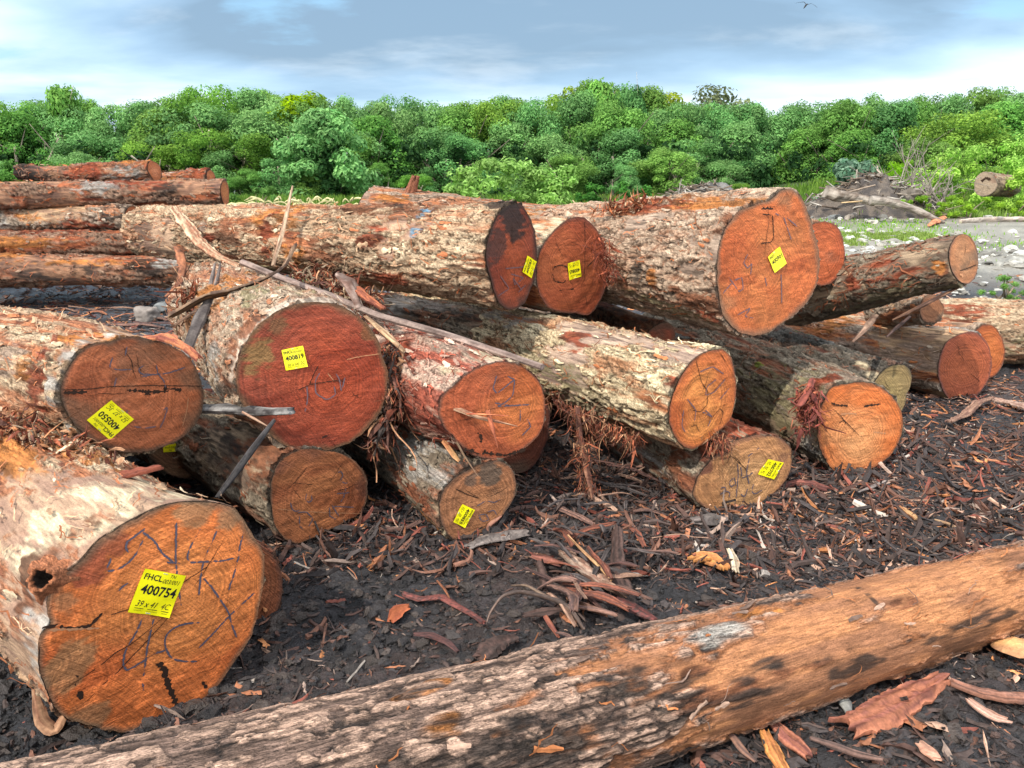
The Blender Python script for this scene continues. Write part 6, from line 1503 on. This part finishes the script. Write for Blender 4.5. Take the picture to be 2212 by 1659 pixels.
protos = []
specs = [(701, 'dome', (.11,.24,.065), (.25,.43,.13)), (702, 'dome', (.09,.21,.075), (.22,.39,.15)), (703, 'cone', (.10,.23,.06), (.24,.42,.12)), (704, 'dome', (.115,.25,.085), (.27,.44,.18)), (705, 'flat', (.10,.22,.05), (.25,.42,.10)), (706, 'cone', (.085,.20,.07), (.21,.38,.15))]
for sd_, sh, lo, hi in specs:
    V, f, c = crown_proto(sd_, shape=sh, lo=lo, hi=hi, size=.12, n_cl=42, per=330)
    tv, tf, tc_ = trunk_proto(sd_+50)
    protos.append((V, f, c, tv, tf, tc_))
meshes = []
def tree(label, x, y, z, rx, ry, h, proto, rot, group=None, name='mangrove_tree', cat='tree'):
    root = empty(name, (x, y, z), label, cat, group)
    root.rotation_euler = (0, 0, rot); root.scale = (rx, ry, h/2.0)
    if meshes_cache.get(proto) is None:
        V, f, c, tv, tf, tc_ = protos[proto]
        a = build('crown', V, f, MAT_LEAF, root, col=c, smooth=False)
        b = build('trunk', tv, tf, MAT_BARK, root, col=tc_, smooth=True)
        meshes_cache[proto] = (a, b)
    else:
        for s in meshes_cache[proto]:
            o = s.copy(); COL.objects.link(o); o.parent = root
    return root
meshes_cache = {}
prof = np.array([(-300,215),(0,225),(60,222),(100,195),(135,182),(190,222),(300,212),(400,205),(470,195),(540,176),(620,185),(700,190),(800,198),(900,205),(1000,206),(1100,200),(1180,190),(1300,168),(1345,190),(1380,180),(1440,205),(1560,212),(1700,215),(1750,203),(1900,195),(2000,190),(2100,186),(2212,188),(2600,185)], float)
rngt = np.random.default_rng(77)
GT = 'mangrove trees of the dense green belt behind the yard'
kinds = {0: 'tall mangrove tree of the back row whose crown meets the sky', 1: 'round-crowned mangrove tree in the middle of the green belt', 2: 'lower mangrove tree standing at the front of the green belt'}
GTK = {0: 'back-row mangrove trees along the skyline', 1: 'middle-row mangrove trees of the green belt', 2: 'front-row mangrove trees of the green belt'}
def row(Y, step, v_off, k, jit, hmin=0, wmul=1.0):
    step *= (1.0 if k == 0 else 1.6); wmul *= 1.5; jit *= (.6 if k == 0 else 1)
    x = -Y*.80
    while x < Y*.80:
        xx = x + rngt.normal(0, step*.2); yy = Y + rngt.normal(0, .8)
        u = W0/2 + xx/ (yy/ray(0, 395)[1]) * FPX / 1.0 if False else W0/2 + FPX*xx/(yy*1.0336)
        vt = np.interp(u, prof[:, 0], prof[:, 1]) + v_off + rngt.normal(0, jit)
        top = at(u, vt, yy)[2]; z0 = .78 if xx < 12 else .95
        h = top - z0
        w = min(rngt.uniform(.95, 1.35)*wmul*(1.0 if k == 0 else 1.2), h*(.36 if k == 0 else .5))
        tree(kinds[k], xx, yy, z0, w*1.35, w*1.35, h, int(rngt.integers(6)), rngt.uniform(0, 6.28), GTK[k])
        x += step*rngt.uniform(.8, 1.2)
row(47, 1.9, 2, 0, 12)
row(44.5, 2.2, 10, 0, 8)
row(42, 2.3, 42, 1, 14, wmul=1.05)
row(40, 2.4, 85, 1, 18, wmul=1.05)
row(38, 2.4, 140, 2, 18, wmul=1.0)
row(36.6, 2.7, 185, 2, 18, wmul=.85)
# undergrowth mass behind and below the crowns, shade of the gaps in its colour
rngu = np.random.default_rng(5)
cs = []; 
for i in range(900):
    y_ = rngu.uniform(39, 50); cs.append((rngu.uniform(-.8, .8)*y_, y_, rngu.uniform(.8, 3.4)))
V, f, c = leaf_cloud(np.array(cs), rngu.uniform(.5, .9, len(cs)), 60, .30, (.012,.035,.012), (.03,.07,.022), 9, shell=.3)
o = build('undergrowth', V, f, MAT_LEAF, None, col=c, smooth=False); tag(o, 'leafy undergrowth painted shade-dark filling the gaps inside the mangrove belt', 'undergrowth', kind='stuff')

def special_tree(label, u, v, Y, w, h, lo, hi, seed, n_cl=30, per=160, size=.2, shape='dome', name='tree'):
    P_ = at(u, v, Y); z0 = P_[2]-h
    root = empty(name, (P_[0], Y, z0), label, 'tree'); root.scale = (w, w, h/2)
    V, f, c = crown_proto(seed, n_cl=n_cl, per=per, size=size, lo=lo, hi=hi, shape=shape)
    build('crown', V, f, MAT_LEAF, root, col=c, smooth=False)
    tv, tf, tc_ = trunk_proto(seed+1, stems=4); build('trunk', tv, tf, MAT_BARK, root, col=np.minimum(tc_*2.2, .6), smooth=True)
    return root
special_tree('airy grey-green tree with pale limbs rising above the skyline at the right', 1562, 178, 54, 3.3, 6.4, (.12,.15,.08), (.24,.27,.14), 801, shape='flat')
special_tree('yellow-green feathery tree just left of the airy grey-green one', 1440, 192, 52, 2.6, 5.6, (.16,.23,.03), (.34,.42,.09), 802)
special_tree('light yellow-green tree top showing left of the tall skyline peak', 1250, 180, 52, 2.3, 6.0, (.16,.23,.04), (.32,.40,.08), 803)
special_tree('tall ragged mangrove forming the highest point of the skyline', 1300, 158, 45, 2.0, 7.2, (.10,.23,.06), (.24,.41,.12), 804, shape='cone', n_cl=46)
special_tree('slim dark tree right beside the highest skyline point', 1378, 172, 45.5, 1.1, 6.4, (.04,.11,.04), (.10,.22,.07), 805, shape='cone', n_cl=18, per=110)
special_tree('pointed tree rising above the skyline near the left edge', 132, 176, 44, 1.9, 6.8, (.10,.23,.06), (.24,.41,.12), 806, shape='cone', n_cl=40)
special_tree('yellowish olive mangrove crown in the upper left of the belt', 655, 195, 43.5, 2.6, 5.0, (.15,.23,.02), (.30,.40,.045), 807)
special_tree('large round grey-green mangrove bulging forward left of the middle', 690, 232, 36, 2.3, 4.5, (.11,.24,.085), (.27,.44,.18), 808, n_cl=60, per=190)

def shrub(label, u, v, Y, w, h, lo, hi, seed, n_cl=26, per=120, size=.09, name='shrub', cat='shrub', stems=7, aspect=.45, shape='dome', depth=.7, sink=.05):
    P_ = at(u, v, Y); z0 = max(P_[2]-h, -9); root = empty(name, (P_[0], Y, z0), label, cat)
    rng = np.random.default_rng(seed); C_, R_ = [], []
    for i in range(n_cl):
        a = rng.uniform(0, 6.28); z = rng.uniform(.1, .95); k = math.sqrt(max(0.05, 1-(max(0, z-.35)/.68)**2))
        rr = k*math.sqrt(rng.random())
        C_.append((math.cos(a)*rr*w, math.sin(a)*rr*w*depth, z*h)); R_.append(rng.uniform(.10, .2)*h*1.1)
    V, f, c = leaf_cloud(np.array(C_), np.array(R_), per, size, lo, hi, seed, shell=.3, aspect=aspect, updir=.45)
    tint = np.repeat(np.repeat(rng.uniform(.75, 1.25, n_cl), per), 4)[:, None]
    build('foliage', V, f, MAT_LEAF, root, col=c*tint, smooth=False)
    parts = []
    for i in range(stems):
        e = C_[rng.integers(len(C_))]; parts.append(sweep([(rng.normal(0, .1), 0, 0), (e[0]*.4, e[1]*.4, e[2]*.5), e], [.02, .014, .005], n=5, seed=i, colors=((.25,.2,.14),(.14,.11,.08)), res=.1, jagend=False))
    V, Fq, cc = merge(parts); build('stem', V, Fq, MAT_FIBRE, root, col=cc, smooth=False)
    return root
YG = ((.17,.36,.08), (.38,.62,.22))
shrub('bright light-green young mangrove bush behind the middle of the pile', 1090, 345, 21, 1.75, 1.85, *YG, 821, n_cl=50, per=120, size=.14)
shrub('sprawling right half of the bright green bush behind the pile', 1195, 350, 21.6, .95, 1.7, (.14,.31,.07), (.33,.56,.19), 822, n_cl=26, per=110, size=.13)
shrub('low rounded green bush right of the bright one behind the pile', 1330, 395, 25, 1.5, 1.0, (.045,.13,.03), (.13,.28,.07), 823, n_cl=26, per=170, size=.12)
shrub('small leafy sapling behind the left end of the long cream log', 550, 400, 24, .8, 1.0, (.07,.19,.04), (.20,.38,.12), 824, n_cl=14, per=120, size=.11)
shrub('blue-green broad-leaved bush behind the debris mound', 1848, 352, 24, 1.25, 1.5, (.10,.20,.12), (.26,.38,.26), 825, n_cl=26, per=70, size=.17, aspect=.75)
shrub('feathery yellow-green weeds right behind the debris mound', 1955, 345, 24.5, 1.3, 1.6, (.12,.26,.03), (.30,.50,.08), 826, n_cl=26, per=230, size=.07, aspect=.25)
shrub('tall green creeper-covered scrub at the right edge', 2170, 305, 24.5, 2.4, 2.4, (.20,.38,.07), (.46,.64,.19), 827, n_cl=46, per=240, size=.11)
shrub('scrub of mid-green bushes left of the old hollow log', 2075, 345, 24, 1.8, 1.7, (.19,.38,.07), (.44,.64,.19), 828, n_cl=38, per=230, size=.10)
shrub('leafy scrub on the right of the old hollow log', 2225, 360, 21.5, 1.0, 1.3, (.18,.36,.06), (.42,.62,.17), 829, n_cl=26, per=200, size=.10)
shrub('low feathery fern patch below the old hollow log', 2090, 425, 20.5, 1.9, .55, (.12,.26,.04), (.32,.52,.10), 830, n_cl=40, per=230, size=.06, aspect=.25)
shrub('low fern patch between the debris mound and the scrub', 2010, 425, 20.5, 1.1, .5, (.12,.26,.04), (.30,.50,.10), 831, n_cl=24, per=200, size=.06, aspect=.25)
shrub('bushy green growth at the far left behind the stack', 90, 350, 30, 2.4, 2.0, (.045,.13,.03), (.12,.27,.07), 832, n_cl=34, per=170, size=.15)
shrub('light green weed tuft right of the tilted log', 2178, 596, 9.2, .30, .34, (.10,.22,.05), (.28,.44,.14), 833, n_cl=14, per=110, size=.035, aspect=.25, stems=12)

# grass: blades as narrow strips
def grass(name, label, xr, yr, n, h, lo, hi, seed, dens=None, kind='stuff', cat='grass', lean=.35, loc=None, w=.004):
    rng = np.random.default_rng(seed)
    x = rng.uniform(*xr, n*2); y = rng.uniform(*yr, n*2)
    if dens is not None:
        k = rng.random(n*2) < dens(x, y); x, y = x[k], y[k]
    x, y = x[:n], y[:n]; n = len(x); z = gz(x, y)
    hh = h*rng.uniform(.5, 1.3, n); a = rng.uniform(0, 6.28, n); l_ = lean*hh*rng.uniform(.2, 1.5, n)
    dx, dy = np.cos(a), np.sin(a)
    b = np.stack([x, y, z], -1); m = b + np.stack([dx*l_*.35, dy*l_*.35, hh*.6], -1); t = b + np.stack([dx*l_, dy*l_, hh], -1)
    s = np.stack([-dy, dx, 0*dx], -1)*w*rng.uniform(.6, 1.5, (n, 1))
    V = np.stack([b-s, b+s, m+s*.8, m-s*.8, t+s*.15, t-s*.15], 1)
    f = (np.arange(n)*6)[:, None, None] + np.array([[0, 1, 2, 3], [3, 2, 4, 5]])[None]
    c = np.array(lo) + (np.array(hi)-np.array(lo))*rng.random((n, 1)); c = np.repeat(c, 6, 0)
    o = build(name, V.reshape(-1, 3), f.reshape(-1, 4), MAT_LEAF, None, col=c, smooth=False); return tag(o, label, cat, kind=kind)
gd = lambda x, y: np.clip(.05 + 2.2*sst(.02, .3, fbm(np.stack([x*.35, y*.6, 0*x], -1)+33, 4, 317)), 0, 1)
grass('grass', 'short bright grass growing in patches on the gravel', (4, 15), (14, 20), 3000, .06, (.13,.27,.04), (.32,.50,.10), 841, gd, w=.010)
grass('grass', 'bright grass strip beyond the tilted log', (6.2, 9.2), (15.2, 17.4), 7000, .07, (.18,.26,.07), (.34,.42,.14), 842, lambda x, y: np.clip(1.3*sst(-.1, .25, fbm(np.stack([x*.9, y*1.3, 0*x], -1)+3, 3, 330)), 0, 1), w=.009)
grass('grass', 'weedy green ground cover under the scrub at the right', (9, 18), (20.5, 26), 14000, .18, (.12,.20,.05), (.30,.40,.12), 843, lambda x, y: np.clip(.15+2*sst(-.05, .3, fbm(np.stack([x*.6, y*.6, 0*x], -1)+3, 3, 331)), 0, 1), w=.014)
grass('grass', 'rough grass in front of the mangrove belt', (-30, 16), (25, 36), 30000, .35, (.06,.15,.03), (.20,.34,.08), 844, None, w=.02)
p = at(672, 440, 9.5); 
def seedgrass(label, u, v, Y, w_, h, seed):
    P_ = at(u, v, Y); rng = np.random.default_rng(seed); parts = []; z0 = float(gz(P_[0], Y))
    for i in range(46):
        x = rng.normal(0, w_*.45); a = rng.normal(0, .25); top = np.array([x+a, rng.normal(0, .1), P_[2]-z0+h*rng.uniform(-.35, 1)])
        b = np.array([x*.8, 0, 0.0]); m = (b+top)/2 + np.array([-a*.3, 0, .12])
        e = top + np.array([a*.5+rng.normal(0, .05), 0, -.02])
        c = np.array((.30,.36,.12)); c2 = np.array((.62,.56,.28))
        parts.append(sweep([b, m, top], [.006, .005, .003], n=4, seed=i, colors=(c, c*.7), res=.1, jagend=False))
        parts.append(sweep([top-np.array([0, 0, .02]), top+np.array([a*.2, 0, .03]), e], [.008, .014, .003], n=5, seed=i, colors=(c2, c2*.7), res=.03, jagend=False))
    V, Fq, cc = merge(parts); o = build('seed_grass', V, Fq, MAT_FIBRE, None, col=cc, smooth=False); o.location = (float(P_[0]), Y, z0); return tag(o, label, 'grass tuft')
seedgrass('pale yellow seeding grass showing above the left of the long cream log', 672, 440, 9.5, .55, .07, 851)
seedgrass('pale yellow seeding grass in front of the bright green bush', 1065, 452, 10.0, .75, .06, 852)

# ------------------------------------------------------------------ bird
bp = at(1742, 10, 60)
bv = [(0,0,0),(.10,0,.03),(.22,0,.02),(.30,0,-.02),(-.28,0,-.05)]
V, Fq, cc = merge([sweep([(-.26,0,-.30),(-.10,0,-.10),(0,0,0),(.12,0,.06),(.22,0,.07)], [.015,.05,.065,.045,.012], n=8, seed=1, colors=((.05,.05,.055),(.03,.03,.03)), res=.03, jagend=False, rough=.03)])
br = empty('bird', bp, 'small dark bird gliding high in the sky at the upper right', 'bird')
build('body', V, Fq, MAT_FIBRE, br, col=cc)
for s in (-1, 1):
    W = np.array([(0,.03*s,.02),(.10,.03*s,.03),(.16,.28*s,.16),(.06,.30*s,.15),(.10,.62*s,.06),(.03,.60*s,.06),(-.04,.92*s,-.08)])
    W2 = np.concatenate([W, W-np.array([0,0,.015])])
    fc = [(0,1,2,3),(3,2,4,5),(5,4,6),(7,10,9,8),(10,12,11,9),(12,13,11)]
    build('wing', W2, fc, MAT_FIBRE, br, col=np.broadcast_to((.04,.04,.045), W2.shape), smooth=False)
br.rotation_euler = (.3, 0, .9)

# ------------------------------------------------------------------ sky, sun, camera
world = bpy.data.worlds.new('World'); scene.world = world; world.use_nodes = True
nt = world.node_tree
for n in list(nt.nodes): nt.nodes.remove(n)
out = nt.nodes.new('ShaderNodeOutputWorld'); bg = nt.nodes.new('ShaderNodeBackground')
SUN_EL, SUN_AZ = math.radians(47), math.radians(-141)      # azimuth from +Y, clockwise positive
sky = nt.nodes.new('ShaderNodeTexSky'); sky.sky_type = 'NISHITA'; sky.sun_disc = False
sky.sun_elevation = SUN_EL; sky.sun_rotation = SUN_AZ; sky.air_density = 1.2; sky.dust_density = 1.5; sky.ozone_density = 1.0
tc = N(nt, 'ShaderNodeTexCoord')
sx = N(nt, 'ShaderNodeSeparateXYZ'); L(nt, tc.outputs['Generated'], sx.inputs[0])
# project the view direction on a cloud layer
zc = N(nt, 'ShaderNodeMath', operation='MAXIMUM'); zc.inputs[1].default_value = 0.0; L(nt, sx.outputs['Z'], zc.inputs[0])
za = N(nt, 'ShaderNodeMath', operation='ADD'); za.inputs[1].default_value = 0.16; L(nt, zc.outputs[0], za.inputs[0])
dxx = N(nt, 'ShaderNodeMath', operation='DIVIDE'); L(nt, sx.outputs['X'], dxx.inputs[0]); L(nt, za.outputs[0], dxx.inputs[1])
dyy = N(nt, 'ShaderNodeMath', operation='DIVIDE'); L(nt, sx.outputs['Y'], dyy.inputs[0]); L(nt, za.outputs[0], dyy.inputs[1])
cx = N(nt, 'ShaderNodeCombineXYZ'); L(nt, dxx.outputs[0], cx.inputs[0]); L(nt, dyy.outputs[0], cx.inputs[1])
mp = N(nt, 'ShaderNodeMapping'); mp.inputs['Scale'].default_value = (.55, .8, 1); mp.inputs['Location'].default_value = (3.1, 1.4, 0); mp.inputs['Rotation'].default_value = (0, 0, .25)
L(nt, cx.outputs[0], mp.inputs['Vector'])
cn = N(nt, 'ShaderNodeTexNoise'); cn.inputs['Scale'].default_value = 1.0; cn.inputs['Detail'].default_value = 7; cn.inputs['Roughness'].default_value = .48; cn.inputs['Distortion'].default_value = .35
L(nt, mp.outputs[0], cn.inputs['Vector'])
# brightness grows towards the horizon
hz = N(nt, 'ShaderNodeMapRange'); hz.inputs['From Min'].default_value = 0.06; hz.inputs['From Max'].default_value = 0.20; hz.inputs['To Min'].default_value = .15; hz.inputs['To Max'].default_value = 0.0
L(nt, sx.outputs['Z'], hz.inputs['Value'])
amp = N(nt, 'ShaderNodeMath', operation='MULTIPLY_ADD'); amp.inputs[1].default_value = 1.35; amp.inputs[2].default_value = -.17; L(nt, cn.outputs[0], amp.inputs[0])
sm = N(nt, 'ShaderNodeMath', operation='ADD'); L(nt, amp.outputs[0], sm.inputs[0]); L(nt, hz.outputs[0], sm.inputs[1])
cr = N(nt, 'ShaderNodeValToRGB'); L(nt, sm.outputs[0], cr.inputs[0])
e = cr.color_ramp.elements
SK = 10.0
e[0].position = .40; e[0].color = (.215, .33, .46, 1)
e[1].position = .76; e[1].color = (.74, .86, .95, 1)
m1 = cr.color_ramp.elements.new(.50); m1.color = (.30, .46, .64, 1)
m2 = cr.color_ramp.elements.new(.62); m2.color = (.46, .65, .82, 1)
sc_ = N(nt, 'ShaderNodeVectorMath', operation='SCALE'); 
c2 = N(nt, 'ShaderNodeTexNoise'); c2.inputs['Scale'].default_value = 1.9; c2.inputs['Detail'].default_value = 8; c2.inputs['Roughness'].default_value = .55; c2.inputs['Distortion'].default_value = .2
mpb = N(nt, 'ShaderNodeMapping'); mpb.inputs['Location'].default_value = (5.2, 2.6, 0); L(nt, mp.outputs[0], mpb.inputs['Vector']); L(nt, mpb.outputs[0], c2.inputs['Vector'])
w1_ = N(nt, 'ShaderNodeMapRange', interpolation_type='SMOOTHSTEP'); w1_.inputs['From Min'].default_value = .50; w1_.inputs['From Max'].default_value = .68; w1_.inputs['To Max'].default_value = .3; L(nt, c2.outputs[0], w1_.inputs['Value'])
mw = N(nt, 'ShaderNodeMix', data_type='RGBA'); mw.inputs[7].default_value = (.80, .89, .96, 1); L(nt, w1_.outputs[0], mw.inputs[0]); L(nt, cr.outputs[0], mw.inputs[6])
w2_ = N(nt, 'ShaderNodeMapRange', interpolation_type='SMOOTHSTEP'); w2_.inputs['From Min'].default_value = .42; w2_.inputs['From Max'].default_value = .30; w2_.inputs['To Max'].default_value = .7; L(nt, c2.outputs[0], w2_.inputs['Value'])
mb = N(nt, 'ShaderNodeMix', data_type='RGBA'); mb.inputs[7].default_value = (.32, .60, .86, 1); L(nt, w2_.outputs[0], mb.inputs[0]); L(nt, mw.outputs[2], mb.inputs[6])
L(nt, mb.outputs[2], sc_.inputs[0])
# unseen cloud deck overhead and behind the viewpoint brightened as added fill light
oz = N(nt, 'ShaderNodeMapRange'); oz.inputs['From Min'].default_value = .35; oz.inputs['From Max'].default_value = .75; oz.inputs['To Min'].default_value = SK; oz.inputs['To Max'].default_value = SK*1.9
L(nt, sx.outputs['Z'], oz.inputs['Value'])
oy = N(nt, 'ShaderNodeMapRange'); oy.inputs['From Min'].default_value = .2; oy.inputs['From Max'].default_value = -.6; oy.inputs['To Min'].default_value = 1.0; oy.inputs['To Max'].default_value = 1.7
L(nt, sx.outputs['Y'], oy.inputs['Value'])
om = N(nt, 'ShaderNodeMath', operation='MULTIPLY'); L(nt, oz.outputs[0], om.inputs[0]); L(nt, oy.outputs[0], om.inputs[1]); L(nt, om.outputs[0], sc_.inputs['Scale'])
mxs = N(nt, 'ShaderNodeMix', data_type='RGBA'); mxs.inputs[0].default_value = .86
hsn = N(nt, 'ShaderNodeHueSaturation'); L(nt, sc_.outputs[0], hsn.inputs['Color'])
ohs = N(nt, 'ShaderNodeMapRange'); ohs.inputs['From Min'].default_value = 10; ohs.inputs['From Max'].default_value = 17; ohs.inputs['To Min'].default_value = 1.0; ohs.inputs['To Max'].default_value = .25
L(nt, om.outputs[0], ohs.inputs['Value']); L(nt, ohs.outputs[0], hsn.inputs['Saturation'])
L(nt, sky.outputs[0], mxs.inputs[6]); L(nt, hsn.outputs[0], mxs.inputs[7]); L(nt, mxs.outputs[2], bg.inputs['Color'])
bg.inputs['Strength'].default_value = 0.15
L(nt, bg.outputs[0], out.inputs[0])

sd = bpy.data.lights.new('sun', 'SUN'); sd.energy = 4.8; sd.angle = math.radians(.6); sd.color = (1.0, .93, .82)
so = bpy.data.objects.new('sun', sd); COL.objects.link(so)
to_sun = Vector((math.sin(SUN_AZ)*math.cos(SUN_EL), math.cos(SUN_AZ)*math.cos(SUN_EL), math.sin(SUN_EL)))
so.rotation_euler = to_sun.to_track_quat('Z', 'Y').to_euler(); so.location = (-6, -4, 9)

cd = bpy.data.cameras.new('camera'); co_ = bpy.data.objects.new('camera', cd); COL.objects.link(co_)
cd.sensor_fit = 'HORIZONTAL'; cd.sensor_width = 36.0; cd.lens = 36.0*FPX/W0
cd.clip_start = .05; cd.clip_end = 3000
co_.location = (0, 0, EYE); co_.rotation_euler = (math.radians(90)-PITCH, 0, 0)
scene.camera = co_
scene.view_settings.view_transform = 'Standard'; scene.view_settings.look = 'None'; scene.view_settings.exposure = 0; scene.view_settings.gamma = 1
scene.cycles.max_bounces = 6; scene.cycles.diffuse_bounces = 3; scene.cycles.glossy_bounces = 2; scene.cycles.transmission_bounces = 3
scene.cycles.use_adaptive_sampling = True
